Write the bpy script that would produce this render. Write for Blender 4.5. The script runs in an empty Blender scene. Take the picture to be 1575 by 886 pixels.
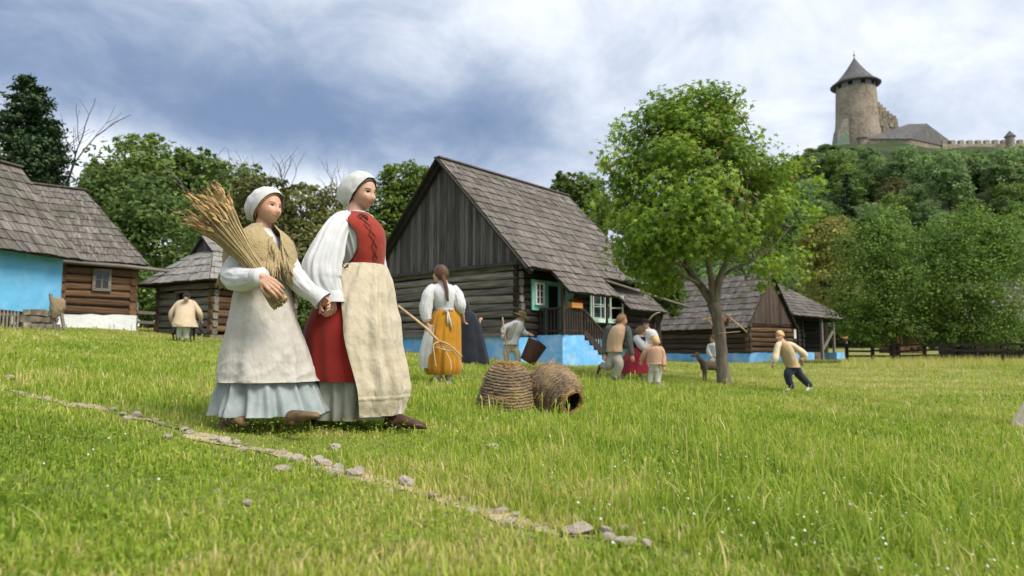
import bpy, math, random
import numpy as np
from mathutils import Vector, Matrix, noise

random.seed(11)
RNG = np.random.default_rng(11)
R = math.radians
scene = bpy.context.scene
COL = scene.collection

# ---------------------------------------------------------------- camera
F, CX, CY = 1060.0, 787.5, 443.0            # focal length and centre in the photo's pixels
PITCH = math.atan(98.0 / F)
cam_d = bpy.data.cameras.new("camera")
cam = bpy.data.objects.new("camera", cam_d)
COL.objects.link(cam)
cam.location = (0, 0, 0)                     # z = 0 is eye level, the ground lies about 0.55 m below
cam.rotation_euler = (R(90) + PITCH, 0, 0)
cam_d.sensor_width = 36.0
cam_d.lens = F / 1575.0 * 36.0
cam_d.clip_start = 0.05
cam_d.clip_end = 5000
cam_d.dof.use_dof = True
cam_d.dof.focus_distance = 4.4
cam_d.dof.aperture_fstop = 2.6
scene.camera = cam

# ---------------------------------------------------------------- world, sun, exposure
SUN_EL, SUN_AZ = R(52), R(128)               # azimuth clockwise from +Y: the sun stands right of and behind the camera
world = bpy.data.worlds.new("World")
scene.world = world
world.use_nodes = True
def build_world():
    nt = world.node_tree; N = nt.nodes; L = nt.links
    N.clear()
    out = N.new("ShaderNodeOutputWorld")
    def math_(op, a, b=None, clamp=False):
        n = N.new("ShaderNodeMath"); n.operation = op; n.use_clamp = clamp
        for i, s in enumerate((a, b)):
            if s is None: continue
            if isinstance(s, (int, float)): n.inputs[i].default_value = s
            else: L.new(s, n.inputs[i])
        return n.outputs[0]
    sky = N.new("ShaderNodeTexSky"); sky.sky_type = 'NISHITA'; sky.sun_disc = False
    sky.sun_elevation = SUN_EL; sky.sun_rotation = SUN_AZ
    skyb = N.new("ShaderNodeBackground"); skyb.inputs[1].default_value = 0.09
    L.new(sky.outputs[0], skyb.inputs[0])
    tc = N.new("ShaderNodeTexCoord")
    sep = N.new("ShaderNodeSeparateXYZ"); L.new(tc.outputs['Generated'], sep.inputs[0])
    x, y, z = sep.outputs
    zz = math_('ADD', math_('MAXIMUM', z, 0.0), 0.42)
    cmb = N.new("ShaderNodeCombineXYZ")
    L.new(math_('DIVIDE', x, zz), cmb.inputs[0]); L.new(math_('DIVIDE', y, zz), cmb.inputs[1])
    n1 = N.new("ShaderNodeTexNoise"); n1.inputs['Scale'].default_value = 1.35; n1.inputs['Detail'].default_value = 6
    n1.inputs['Roughness'].default_value = 0.55; n1.inputs['Distortion'].default_value = 0.35
    L.new(cmb.outputs[0], n1.inputs['Vector'])
    n2 = N.new("ShaderNodeTexNoise"); n2.inputs['Scale'].default_value = 4.6; n2.inputs['Detail'].default_value = 7
    n2.inputs['Roughness'].default_value = 0.6; n2.inputs['Distortion'].default_value = 0.5
    L.new(cmb.outputs[0], n2.inputs['Vector'])
    def blob(x0, z0, sx, sz, amp):
        a = math_('POWER', math_('ABSOLUTE', math_('DIVIDE', math_('SUBTRACT', x, x0), sx)), 2.0)
        b = math_('POWER', math_('ABSOLUTE', math_('DIVIDE', math_('SUBTRACT', z, z0), sz)), 2.0)
        e = math_('EXPONENT', math_('MULTIPLY', math_('ADD', a, b), -1.0))
        return math_('MULTIPLY', e, amp)
    v = math_('ADD', 0.745, math_('MULTIPLY', math_('SUBTRACT', n1.outputs[0], 0.5), 1.35))
    v = math_('ADD', v, math_('MULTIPLY', math_('SUBTRACT', n2.outputs[0], 0.5), 1.0))
    # the bank of heavy cloud left of centre, thinner cloud elsewhere
    for bl in CLOUD_BANKS:
        v = math_('ADD', v, blob(*bl))
    ramp = N.new("ShaderNodeValToRGB")
    L.new(v, ramp.inputs[0])
    cr = ramp.color_ramp; cr.interpolation = 'B_SPLINE'
    cr.elements[0].position = 0.0; cr.elements[0].color = (0.11, 0.16, 0.27, 1)
    cr.elements[1].position = 1.0; cr.elements[1].color = (0.68, 0.70, 0.73, 1)
    e = cr.elements.new(0.33); e.color = (0.195, 0.252, 0.350, 1)
    e = cr.elements.new(0.66); e.color = (0.42, 0.46, 0.54, 1)
    cb = N.new("ShaderNodeBackground"); L.new(ramp.outputs[0], cb.inputs[0]); cb.inputs[1].default_value = 0.84
    mix = N.new("ShaderNodeMixShader"); mix.inputs[0].default_value = 0.92
    L.new(skyb.outputs[0], mix.inputs[1]); L.new(cb.outputs[0], mix.inputs[2])
    L.new(mix.outputs[0], out.inputs[0])
CLOUD_BANKS = [(-0.32, 0.41, 0.40, 0.07, -0.18), (-0.30, 0.305, 0.36, 0.065, -0.58), (-0.05, 0.31, 0.24, 0.07, -0.22), (-0.58, 0.40, 0.18, 0.10, -0.25),
               (-0.55, 0.235, 0.13, 0.06, 0.62), (-0.30, 0.215, 0.14, 0.035, 0.30), (0.0, 0.22, 0.2, 0.05, -0.08), (0.45, 0.32, 0.35, 0.2, 0.14), (-0.2, 0.06, 0.6, 0.06, 0.1)]
build_world()
sun_d = bpy.data.lights.new("sun", 'SUN')
sun_d.energy = 2.2
sun_d.angle = R(28)
sun_d.color = (1.0, 0.93, 0.82)
sun = bpy.data.objects.new("sun", sun_d)
COL.objects.link(sun)
sdir = Vector((math.cos(SUN_EL) * math.sin(SUN_AZ), math.cos(SUN_EL) * math.cos(SUN_AZ), math.sin(SUN_EL)))
sun.rotation_euler = sdir.to_track_quat('Z', 'Y').to_euler()
sun.location = sdir * 60
vs = scene.view_settings
vs.view_transform = 'Standard'; vs.look = 'None'; vs.exposure = 1.06; vs.gamma = 1.0; vs.use_curve_mapping = False
scene.render.film_transparent = False
scene.cycles.max_bounces = 8
scene.cycles.transparent_max_bounces = 8
scene.cycles.use_denoising = True

# ---------------------------------------------------------------- helpers
_ct, _st = math.cos(PITCH), math.sin(PITCH)
def at(px, py, Y):
    """the world point seen at a pixel of the photo, Y metres in front of the camera"""
    xc, yc = (px - CX) / F, (CY - py) / F
    d = Vector((xc, _ct - yc * _st, _st + yc * _ct))
    return d * (Y / d.y)

_fx = np.array([-200, -60, -30, -14.3, -10, -4, 0, 3, 6, 9, 14, 20, 40, 100, 300.])
_fz = np.array([8, 3.2, 1.95, 1.03, .66, .27, 0, -.2, -.39, -.46, -.42, -.35, 0, 2, 6.])
_yx = np.array([-50, 0, 5, 9.5, 13.5, 16, 20, 26, 30, 40, 100, 600.])
_yz = np.array([0, 0, 0, .03, .12, .16, .2, .3, .36, .45, 1.2, 3.])
def _smooth(xs, xp, fp, w):
    return sum(np.interp(xs + k * w, xp, fp) for k in (-1, -.5, 0, .5, 1)) / 5
def gz(x, y):
    x = np.asarray(x, float); y = np.asarray(y, float)
    z = -0.55 + _smooth(x, _fx, _fz, 1.2) + _smooth(y, _yx, _yz, 1.2)
    z = z + 0.02 * np.sin(x * 1.3 + y * .7) * np.cos(y * .9 - x * .4)
    return z
def g1(x, y): return float(gz(x, y))

class MB:
    """collects geometry for ONE mesh object; r is a random value per vertex, read by the materials"""
    def __init__(s): s.v = []; s.f = []; s.m = []; s.r = []
    def add(s, vs, fs, mi=0, r=None):
        o = len(s.v)
        s.v.extend([tuple(p) for p in vs])
        if r is None: r = random.random()
        s.r.extend([r] * len(vs) if not hasattr(r, '__len__') else list(r))
        for f in fs: s.f.append(tuple(i + o for i in f)); s.m.append(mi)
    def box(s, c, d, mi=0, r=None, jit=0.0):
        cx, cy, cz = c; dx, dy, dz = d[0] / 2, d[1] / 2, d[2] / 2
        vs = [(cx + sx * dx + random.uniform(-jit, jit), cy + sy * dy + random.uniform(-jit, jit), cz + sz * dz + random.uniform(-jit, jit)) for sx in (-1, 1) for sy in (-1, 1) for sz in (-1, 1)]
        s.add(vs, [(0, 1, 3, 2), (4, 6, 7, 5), (0, 4, 5, 1), (2, 3, 7, 6), (0, 2, 6, 4), (1, 5, 7, 3)], mi, r)
    def beam(s, p0, p1, w, h, up=(0, 0, 1), mi=0, r=None):
        p0, p1 = Vector(p0), Vector(p1); a = (p1 - p0).normalized()
        side = a.cross(Vector(up))
        if side.length < 1e-4: side = a.cross(Vector((1, 0, 0)))
        side.normalize(); u = side.cross(a)
        vs = [p + side * (sx * w / 2) + u * (sz * h / 2) for p in (p0, p1) for sx in (-1, 1) for sz in (-1, 1)]
        s.add(vs, [(0, 1, 3, 2), (4, 6, 7, 5), (0, 4, 5, 1), (2, 3, 7, 6), (0, 2, 6, 4), (1, 5, 7, 3)], mi, r)
    def slab(s, poly, n, t, mi=0, r=None):
        """a polygon given thickness t along -n"""
        n = Vector(n).normalized(); k = len(poly)
        top = [Vector(p) for p in poly]; bot = [p - n * t for p in top]
        fs = [tuple(range(k)), tuple(range(2 * k - 1, k - 1, -1))] + [(i, i + k, (i + 1) % k + k, (i + 1) % k) for i in range(k)]
        s.add(top + bot, fs, mi, r)
    def tube(s, pts, rad, n=8, mi=0, r=None, cap=True, squash=1.0, wob=0.0):
        pts = [Vector(p) for p in pts]; m = len(pts)
        if not hasattr(rad, '__len__'): rad = [rad] * m
        vs = []; ref = None
        for i, p in enumerate(pts):
            a = (pts[min(i + 1, m - 1)] - pts[max(i - 1, 0)])
            if a.length < 1e-9: a = Vector((0, 0, 1))
            a.normalize()
            if ref is None: ref = Vector((0, 0, 1)) if abs(a.z) < .9 else Vector((1, 0, 0))
            e1 = (ref - a * ref.dot(a)).normalized(); e2 = a.cross(e1); ref = e1
            for k in range(n):
                t = 2 * math.pi * k / n
                q = rad[i] * (1 + (random.uniform(-wob, wob) if wob else 0))
                vs.append(p + e1 * (math.cos(t) * q * squash) + e2 * (math.sin(t) * q))
        fs = [(i * n + k, i * n + (k + 1) % n, (i + 1) * n + (k + 1) % n, (i + 1) * n + k) for i in range(m - 1) for k in range(n)]
        if cap: fs += [tuple(range(n - 1, -1, -1)), tuple(range((m - 1) * n, m * n))]
        s.add(vs, fs, mi, r)
    def build(s, name, mats, parent=None, smooth=False, world=False):
        me = bpy.data.meshes.new(name)
        vs = s.v
        if world and parent is not None:
            inv = XF[parent.name].inverted(); vs = [tuple(inv @ Vector(p)) for p in vs]
        me.from_pydata([tuple(p) for p in vs], [], s.f)
        if not isinstance(mats, (list, tuple)): mats = [mats]
        for m in mats: me.materials.append(m)
        if len(mats) > 1: me.polygons.foreach_set("material_index", s.m)
        if smooth: me.polygons.foreach_set("use_smooth", [True] * len(me.polygons))
        at_ = me.attributes.new("rnd", 'FLOAT', 'POINT'); at_.data.foreach_set("value", s.r)
        me.update()
        o = bpy.data.objects.new(name, me); COL.objects.link(o)
        if parent is not None: o.parent = parent
        return o
XF = {}
def thing(name, label, cat, loc=(0, 0, 0), rotz=0.0, group=None):
    o = bpy.data.objects.new(name, None); COL.objects.link(o)
    o.location = loc; o.rotation_euler = (0, 0, rotz); o.empty_display_size = .2
    XF[o.name] = Matrix.Translation(Vector(loc)) @ Matrix.Rotation(rotz, 4, 'Z')
    return tag(o, label, cat, group)
def tag(o, label, cat, group=None):
    o['label'] = label; o['category'] = cat
    if group: o['group'] = group
    return o
def kind(o, k): o['kind'] = k; return o
def copy_tree(src, loc, rotz, scale, label=None):
    c = src.copy(); COL.objects.link(c)
    c.location = loc; c.rotation_euler = (0, 0, rotz); c.scale = scale
    if label: c['label'] = label
    for ch in list(src.children):
        d = ch.copy(); COL.objects.link(d); d.parent = c
    return c

# ---------------------------------------------------------------- materials
MATS = {}
def mat(name, c1, c2=None, scale=(8, 8, 8), rough=.8, bump=0.0, bscale=None, rnd=0.0, rnd_c=None, c3=None, scale3=1.0, fac3=.5, detail=5, spec=.3, trans=0.0, sheen=0.0, coords='Object', contrast=(.3, .7)):
    """noise between c1 and c2, patches of c3, brightness jitter rnd from the 'rnd' attribute, bump"""
    m = bpy.data.materials.new(name); m.use_nodes = True
    nt = m.node_tree; N = nt.nodes; L = nt.links
    b = N['Principled BSDF']; b.inputs['Roughness'].default_value = rough
    b.inputs['Specular IOR Level'].default_value = spec
    if sheen: b.inputs['Sheen Weight'].default_value = sheen
    tc = N.new("ShaderNodeTexCoord"); mp = N.new("ShaderNodeMapping")
    L.new(tc.outputs[coords], mp.inputs[0]); mp.inputs['Scale'].default_value = scale if hasattr(scale, '__len__') else (scale,) * 3
    col = None
    def rgb(c): return (c[0], c[1], c[2], 1)
    nz = N.new("ShaderNodeTexNoise"); nz.inputs['Scale'].default_value = 1; nz.inputs['Detail'].default_value = detail; nz.inputs['Roughness'].default_value = .6
    L.new(mp.outputs[0], nz.inputs['Vector'])
    if c2 is not None:
        rp = N.new("ShaderNodeValToRGB"); L.new(nz.outputs[0], rp.inputs[0])
        rp.color_ramp.elements[0].position = contrast[0]; rp.color_ramp.elements[1].position = contrast[1]
        rp.color_ramp.elements[0].color = rgb(c1); rp.color_ramp.elements[1].color = rgb(c2)
        col = rp.outputs[0]
    else:
        v = N.new("ShaderNodeRGB"); v.outputs[0].default_value = rgb(c1); col = v.outputs[0]
    def mixn(f, a, bb, mode='MIX'):
        n = N.new("ShaderNodeMix"); n.data_type = 'RGBA'; n.blend_type = mode
        for i, s in ((0, f), (6, a), (7, bb)):
            if hasattr(s, 'is_output'): L.new(s, n.inputs[i])
            elif isinstance(s, (int, float)): n.inputs[i].default_value = s
            else: n.inputs[i].default_value = rgb(s)
        return n.outputs[2]
    if c3 is not None:
        n3 = N.new("ShaderNodeTexNoise"); n3.inputs['Scale'].default_value = scale3; n3.inputs['Detail'].default_value = 4
        L.new(tc.outputs[coords], n3.inputs['Vector'])
        r3 = N.new("ShaderNodeMapRange"); r3.inputs[1].default_value = .48; r3.inputs[2].default_value = .68; r3.inputs[4].default_value = fac3
        L.new(n3.outputs[0], r3.inputs[0])
        col = mixn(r3.outputs[0], col, c3)
    if rnd:
        at_ = N.new("ShaderNodeAttribute"); at_.attribute_name = 'rnd'
        mr = N.new("ShaderNodeMapRange"); mr.inputs[3].default_value = 1 - rnd; mr.inputs[4].default_value = 1 + rnd
        L.new(at_.outputs['Fac'], mr.inputs[0])
        cc = N.new("ShaderNodeCombineColor")
        for i in range(3): L.new(mr.outputs[0], cc.inputs[i])
        col = mixn(1.0, col, cc.outputs[0], 'MULTIPLY')
        if rnd_c is not None:
            mr2 = N.new("ShaderNodeMath"); mr2.operation = 'MULTIPLY'; L.new(at_.outputs['Fac'], mr2.inputs[0]); mr2.inputs[1].default_value = 7.31
            fr = N.new("ShaderNodeMath"); fr.operation = 'FRACT'; L.new(mr2.outputs[0], fr.inputs[0])
            pw = N.new("ShaderNodeMath"); pw.operation = 'POWER'; L.new(fr.outputs[0], pw.inputs[0]); pw.inputs[1].default_value = 2.2
            col = mixn(pw.outputs[0], col, rnd_c)
    L.new(col, b.inputs['Base Color'])
    if bump:
        nb = nz
        if bscale is not None:
            nb = N.new("ShaderNodeTexNoise"); nb.inputs['Scale'].default_value = 1; nb.inputs['Detail'].default_value = 6
            mb_ = N.new("ShaderNodeMapping"); L.new(tc.outputs[coords], mb_.inputs[0]); mb_.inputs['Scale'].default_value = bscale if hasattr(bscale, '__len__') else (bscale,) * 3
            L.new(mb_.outputs[0], nb.inputs['Vector'])
        bp = N.new("ShaderNodeBump"); bp.inputs['Strength'].default_value = 1.0; bp.inputs['Distance'].default_value = bump
        L.new(nb.outputs[0], bp.inputs['Height']); L.new(bp.outputs[0], b.inputs['Normal'])
    if trans:
        out = N['Material Output']; tr = N.new("ShaderNodeBsdfTranslucent"); mx = N.new("ShaderNodeMixShader")
        mx.inputs[0].default_value = trans; L.new(col, tr.inputs[0])
        L.new(b.outputs[0], mx.inputs[1]); L.new(tr.outputs[0], mx.inputs[2]); L.new(mx.outputs[0], out.inputs[0])
    MATS[name] = m
    return m
# ================================================================ ground
m_ground = mat("meadow soil", (.135, .165, .035), (.20, .22, .055), scale=3.0, rough=1, bump=.02, bscale=40, c3=(.27, .23, .10), scale3=.6, fac3=.6)
def build_ground():
    xs = np.unique(np.concatenate([np.linspace(-30, 30, 121), np.linspace(-300, 300, 61)]))
    ys = np.unique(np.concatenate([np.linspace(-6, 45, 103), np.linspace(45, 420, 40), np.linspace(-60, -6, 8)]))
    X, Y = np.meshgrid(xs, ys); Z = gz(X, Y)
    nx, ny = len(xs), len(ys)
    mb = MB(); mb.v = list(zip(X.ravel().tolist(), Y.ravel().tolist(), Z.ravel().tolist())); mb.r = [0.5] * len(mb.v)
    mb.f = [(j * nx + i, j * nx + i + 1, (j + 1) * nx + i + 1, (j + 1) * nx + i) for j in range(ny - 1) for i in range(nx - 1)]
    mb.m = [0] * len(mb.f)
    kind(mb.build("ground", m_ground, smooth=True), 'structure')
build_ground()

# the castle hill: profile of its crest seen along the valley
m_hill = mat("hill undergrowth", (.020, .035, .010), (.045, .062, .018), scale=.15, rough=1)
_hx = np.array([-60, 10, 40, 60, 78, 92, 104, 112, 120, 140, 165, 190, 240, 320.])
_hz = np.array([0, 4, 20, 36, 52, 63, 69.5, 72, 73, 71.5, 70, 69, 66, 60.])
def hillz(x, y):
    crest = np.interp(x, _hx, _hz)
    t = np.clip((y - 75) / (246 - 75), 0, 1); t = t * t * (3 - 2 * t) * .45 + t * .55
    back = np.clip((y - 262) / 120, 0, 1)
    return g1(x, y) - 1.5 + crest * t * (1 - back * .8) + (1.2 * math.sin(x * .21 + y * .13) + 1.0 * math.sin(x * .08 - y * .17)) * min(1, t * 4) * (1 if y < 236 or y > 275 else .1)
def build_hill():
    xs = np.linspace(-60, 320, 96); ys = np.linspace(60, 400, 86)
    mb = MB()
    for y in ys:
        for x in xs: mb.v.append((x, y, hillz(x, y)))
    nx = len(xs); mb.r = [.5] * len(mb.v)
    mb.f = [(j * nx + i, j * nx + i + 1, (j + 1) * nx + i + 1, (j + 1) * nx + i) for j in range(len(ys) - 1) for i in range(nx - 1)]
    mb.m = [0] * len(mb.f)
    kind(mb.build("hill", m_hill, smooth=True), 'structure')
build_hill()

# ================================================================ wood, shingle and masonry materials
def wood(name, c1, c2, axis, rnd=.3, dark=None, bump=.012):
    s = [22, 22, 22]; s[axis] = 1.1
    return mat(name, c1, c2, scale=tuple(s), rough=.85, bump=bump, rnd=rnd, rnd_c=dark, spec=.2)
m_log_x = wood("weathered logs", (.045, .038, .031), (.175, .155, .132), 0, .35)
m_log_y = wood("weathered gable logs", (.055, .048, .040), (.290, .262, .225), 1, .35)
m_logbrown_x = wood("brown logs", (.050, .028, .016), (.200, .118, .066), 0, .4)
m_logbrown_y = wood("brown end logs", (.050, .028, .016), (.210, .115, .060), 1, .4)
m_logdark = wood("dark stained logs", (.014, .011, .009), (.050, .040, .033), 0, .35)
m_plank = wood("grey gable planks", (.036, .033, .031), (.165, .152, .142), 2, .42)
m_plankbrown = wood("brown gable planks", (.045, .032, .026), (.130, .094, .076), 2, .35)
m_shing = mat("old grey shingles", (.066, .057, .051), (.220, .196, .178), scale=(16, 2.2, 2.2), rough=.9, bump=.01, rnd=.34, c3=(.075, .078, .050), scale3=.9, fac3=.6, spec=.2)
m_shinglight = mat("pale shingles", (.150, .140, .130), (.330, .315, .295), scale=(16, 2.2, 2.2), rough=.9, bump=.01, rnd=.2, c3=(.16, .145, .125), scale3=.9, fac3=.4, spec=.2)
m_dark = mat("tarred boards", (.018, .015, .013), (.045, .038, .032), scale=(9, 9, 3), rough=.9, rnd=.2)
m_railwood = mat("dark stained railing wood", (.022, .015, .012), (.060, .042, .033), scale=(9, 9, 3), rough=.75, rnd=.25)
m_gap = mat("unlit interior", (.008, .007, .006), rough=1)
m_blue = mat("blue limewash", (.13, .40, .76), (.20, .50, .86), scale=2.2, rough=.95, bump=.03, bscale=6, c3=(.42, .60, .78), scale3=1.9, fac3=.75)
m_blueclay = mat("blue painted clay", (.115, .385, .66), (.155, .46, .74), scale=2.2, rough=.95, bump=.012, bscale=5, c3=(.24, .53, .76), scale3=1.6, fac3=.7)
m_white = mat("white limewash", (.66, .68, .70), (.80, .81, .82), scale=2, rough=.95, bump=.02, bscale=7)
m_mint = mat("mint green paint", (.16, .42, .36), (.22, .50, .43), scale=6, rough=.6, rnd=.06)
m_mintpale = mat("pale mint paint", (.45, .66, .58), (.54, .74, .66), scale=6, rough=.6)
m_whitepaint = mat("white window paint", (.70, .72, .70), (.80, .80, .78), scale=6, rough=.6)
m_glass = mat("dim window glass", (.012, .014, .016), (.030, .035, .040), scale=2, rough=.12, spec=.5)
m_stone = mat("rubble stone", (.12, .10, .075), (.30, .26, .20), scale=5, rough=.95, bump=.04, rnd=.35)
m_palebeam = wood("bleached beam", (.12, .105, .085), (.29, .265, .225), 0, .2)

def shingles(mb, A, B, C, D, row=.40, w=.15, t=.022, over=.12, jit=.034, seed=1):
    """boards laid in lapped rows over the quad A-B (eave) D-C (ridge); the slab below closes the roof"""
    A, B, C, D = map(Vector, (A, B, C, D))
    rs = random.Random(seed)
    n = ((B - A).cross(D - A))
    if n.length < 1e-6: n = (C - A).cross(D - A)
    n.normalize()
    if n.z < 0: n = -n
    H = ((D + C) / 2 - (A + B) / 2).length
    rows = max(2, round(H / row))
    low = [p - n * .012 for p in (A, B, C, D)]
    mb.slab(low, n, .05, 1, .2)
    for k in range(rows):
        v0 = k / rows; v1 = min(1.0, (k + 1) / rows + over / H)
        l0, r0 = A.lerp(D, v0), B.lerp(C, v0); l1, r1 = A.lerp(D, v1), B.lerp(C, v1)
        Lw = (r0 - l0).length
        if Lw < .05: continue
        cuts = [0.0]
        while cuts[-1] < 1: cuts.append(cuts[-1] + w * rs.uniform(.7, 1.35) / Lw)
        cuts[-1] = 1.0
        rowr = rs.uniform(-.12, .12)
        for a, b in zip(cuts[:-1], cuts[1:]):
            g = .004 / Lw
            dv = rs.uniform(-jit, jit) * .8
            dn = (l0 - l1).normalized() * dv
            lift = t * rs.uniform(.5, 1.9)
            p = [l0.lerp(r0, a + g) + dn + n * (lift + .018), l0.lerp(r0, b - g) + dn + n * (lift * rs.uniform(.8, 1.2) + .018), l1.lerp(r1, b - g) + n * .006, l1.lerp(r1, a + g) + n * .006]
            q = [p[0] - n * t, p[1] - n * t]
            rr = min(1, max(0, rs.random() * .75 + .12 + rowr))
            mb.add(p + q, [(0, 1, 2, 3), (4, 5, 1, 0), (4, 0, 3), (1, 5, 2)], 0, rr)

def logwall(mb, axis, a0, a1, off, z0, z1, h=.24, depth=.2, ext=.16, seed=1, mi=0, gap=.10, holes=()):
    """horizontal logs along a local axis (0 = x, 1 = y) at the other coordinate off; holes = (a, b, z0, z1)"""
    rs = random.Random(seed)
    n = max(1, round((z1 - z0) / h)); h = (z1 - z0) / n
    inner = a0 + .02, a1 - .02
    if not holes:
        c = ((inner[0] + inner[1]) / 2, off, (z0 + z1) / 2) if axis == 0 else (off, (inner[0] + inner[1]) / 2, (z0 + z1) / 2)
        d = (inner[1] - inner[0], depth * .45, z1 - z0) if axis == 0 else (depth * .45, inner[1] - inner[0], z1 - z0)
        mb.box(c, d, 1, .1)
    for k in range(n):
        zc = z0 + (k + .5) * h
        segs = [(a0 - ext * rs.uniform(.8, 1.2), a1 + ext * rs.uniform(.8, 1.2))]
        for (ha, hb, hz0, hz1) in holes:
            if zc > hz0 and zc < hz1:
                new = []
                for s0, s1 in segs:
                    if ha > s0 + .02: new.append((s0, min(s1, ha)))
                    if hb < s1 - .02: new.append((max(s0, hb), s1))
                    if ha >= s1 or hb <= s0: new = new or [(s0, s1)]
                segs = new
        for s0, s1 in segs:
            if s1 - s0 < .05: continue
            m = max(2, int((s1 - s0) / .7) + 1)
            hh = h * rs.uniform(.97, 1.0 + gap) * .5 - .018
            ph = rs.uniform(0, 6)
            pts = []; nn = 8; vs = []
            if holes: pass
            for i in range(m):
                a = s0 + (s1 - s0) * i / (m - 1)
                zz = zc + .018 * math.sin(a * 1.1 + ph); dd = depth / 2 * (1 + .08 * math.sin(a * 1.7 + ph * 2)); h2 = hh * (1 + .06 * math.sin(a * 2.1 + ph))
                for j in range(nn):
                    t = 2 * math.pi * (j + .5) / nn
                    u = math.copysign(abs(math.cos(t)) ** .6, math.cos(t)) * dd; w = math.copysign(abs(math.sin(t)) ** .75, math.sin(t)) * h2
                    vs.append((a, off + u, zz + w) if axis == 0 else (off + u, a, zz + w))
            fs = [(i * nn + j, i * nn + (j + 1) % nn, (i + 1) * nn + (j + 1) % nn, (i + 1) * nn + j) for i in range(m - 1) for j in range(nn)]
            fs += [tuple(range(nn)), tuple(range((m - 1) * nn, m * nn))]
            mb.add(vs, fs, mi, rs.random())

def planks_gable(mb, y0, y1, zb, apex_y, apex_z, slope, x, w=.19, t=.03, seed=3, inset=.05, ytop=None):
    rs = random.Random(seed)
    y = y0
    while y < y1 - .03:
        b = min(y1, y + w * rs.uniform(.7, 1.3))
        za = apex_z - slope * abs(y - apex_y) - inset; zc = apex_z - slope * abs(b - apex_y) - inset
        zl = zb - rs.uniform(0, .07)
        za = max(za, zl + .02); zc = max(zc, zl + .02)
        dx = x + rs.uniform(-.012, .012)
        g = .006
        front = [(dx, y + g, zl), (dx, b - g, zl + rs.uniform(-.01, .01))]
        if y < apex_y < b: front += [(dx, b - g, zc), (dx, apex_y, apex_z - inset), (dx, y + g, za)]
        else: front += [(dx, b - g, zc), (dx, y + g, za)]
        mb.slab(front, (-1, 0, 0), t, 0, rs.random())
        y = b

def window_on(parent, axis, c, w, h, face, mf, name='window', nx=2, ny=3, fr=.06, mpane=None, depth=.07):
    """window > pane; axis = the wall's running axis, face = outward sign on the other axis; c = centre on the wall surface"""
    mb = MB()
    def put(a, z, da, dz, out, th):
        if axis == 0: mb.box((c[0] + a, c[1] + face * out, c[2] + z), (da, th, dz))
        else: mb.box((c[0] + face * out, c[1] + a, c[2] + z), (th, da, dz))
    put(-w / 2 + fr / 2, 0, fr, h, depth / 2, depth); put(w / 2 - fr / 2, 0, fr, h, depth / 2, depth)
    put(0, h / 2 - fr / 2, w - 2 * fr, fr, depth / 2, depth); put(0, -h / 2 + fr / 2, w - 2 * fr, fr, depth / 2, depth)
    iw, ih = w - 2 * fr, h - 2 * fr
    for i in range(1, nx): put(-iw / 2 + iw * i / nx, 0, .035, ih, depth / 2, depth * .6)
    for j in range(1, ny): put(0, -ih / 2 + ih * j / ny, iw, .022, depth / 2, depth * .5)
    f = mb.build(name, mf, parent)
    mb = MB(); put(0, 0, iw, ih, .012, .012)
    mb.build('pane', mpane or m_glass, f)
    return f

def plinth(mb, x0, x1, y0, y1, z0, z1, mi=0, seed=0, top_jit=.03):
    """a plastered stone footing, its faces slightly uneven"""
    rs = random.Random(seed)
    def wallquad(p, q):
        n = max(2, int((Vector(q) - Vector(p)).length / .35)); vs = []
        nv = 4
        for i in range(n + 1):
            for j in range(nv):
                a = i / n; v = Vector(p).lerp(Vector(q), a)
                zz = z0 + (z1 - z0) * j / (nv - 1)
                d = Vector((q[1] - p[1], -(q[0] - p[0]), 0)).normalized() * (rs.uniform(-.018, .018) + .05 * (1 - j / (nv - 1))) * (0 if i in (0, n) else 1)
                vs.append((v.x + d.x, v.y + d.y, zz + (rs.uniform(-top_jit, 0) if j == nv - 1 else 0)))
        mb.add(vs, [(i * nv + j, (i + 1) * nv + j, (i + 1) * nv + j + 1, i * nv + j + 1) for i in range(n) for j in range(nv - 1)], mi, .5)
    c = [(x0, y0, 0), (x1, y0, 0), (x1, y1, 0), (x0, y1, 0)]
    for i in range(4): wallquad(c[i], c[(i + 1) % 4])
    mb.add([(x0, y0, z1 - top_jit), (x1, y0, z1 - top_jit), (x1, y1, z1 - top_jit), (x0, y1, z1 - top_jit)], [(0, 1, 2, 3)], mi, .5)

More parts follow.
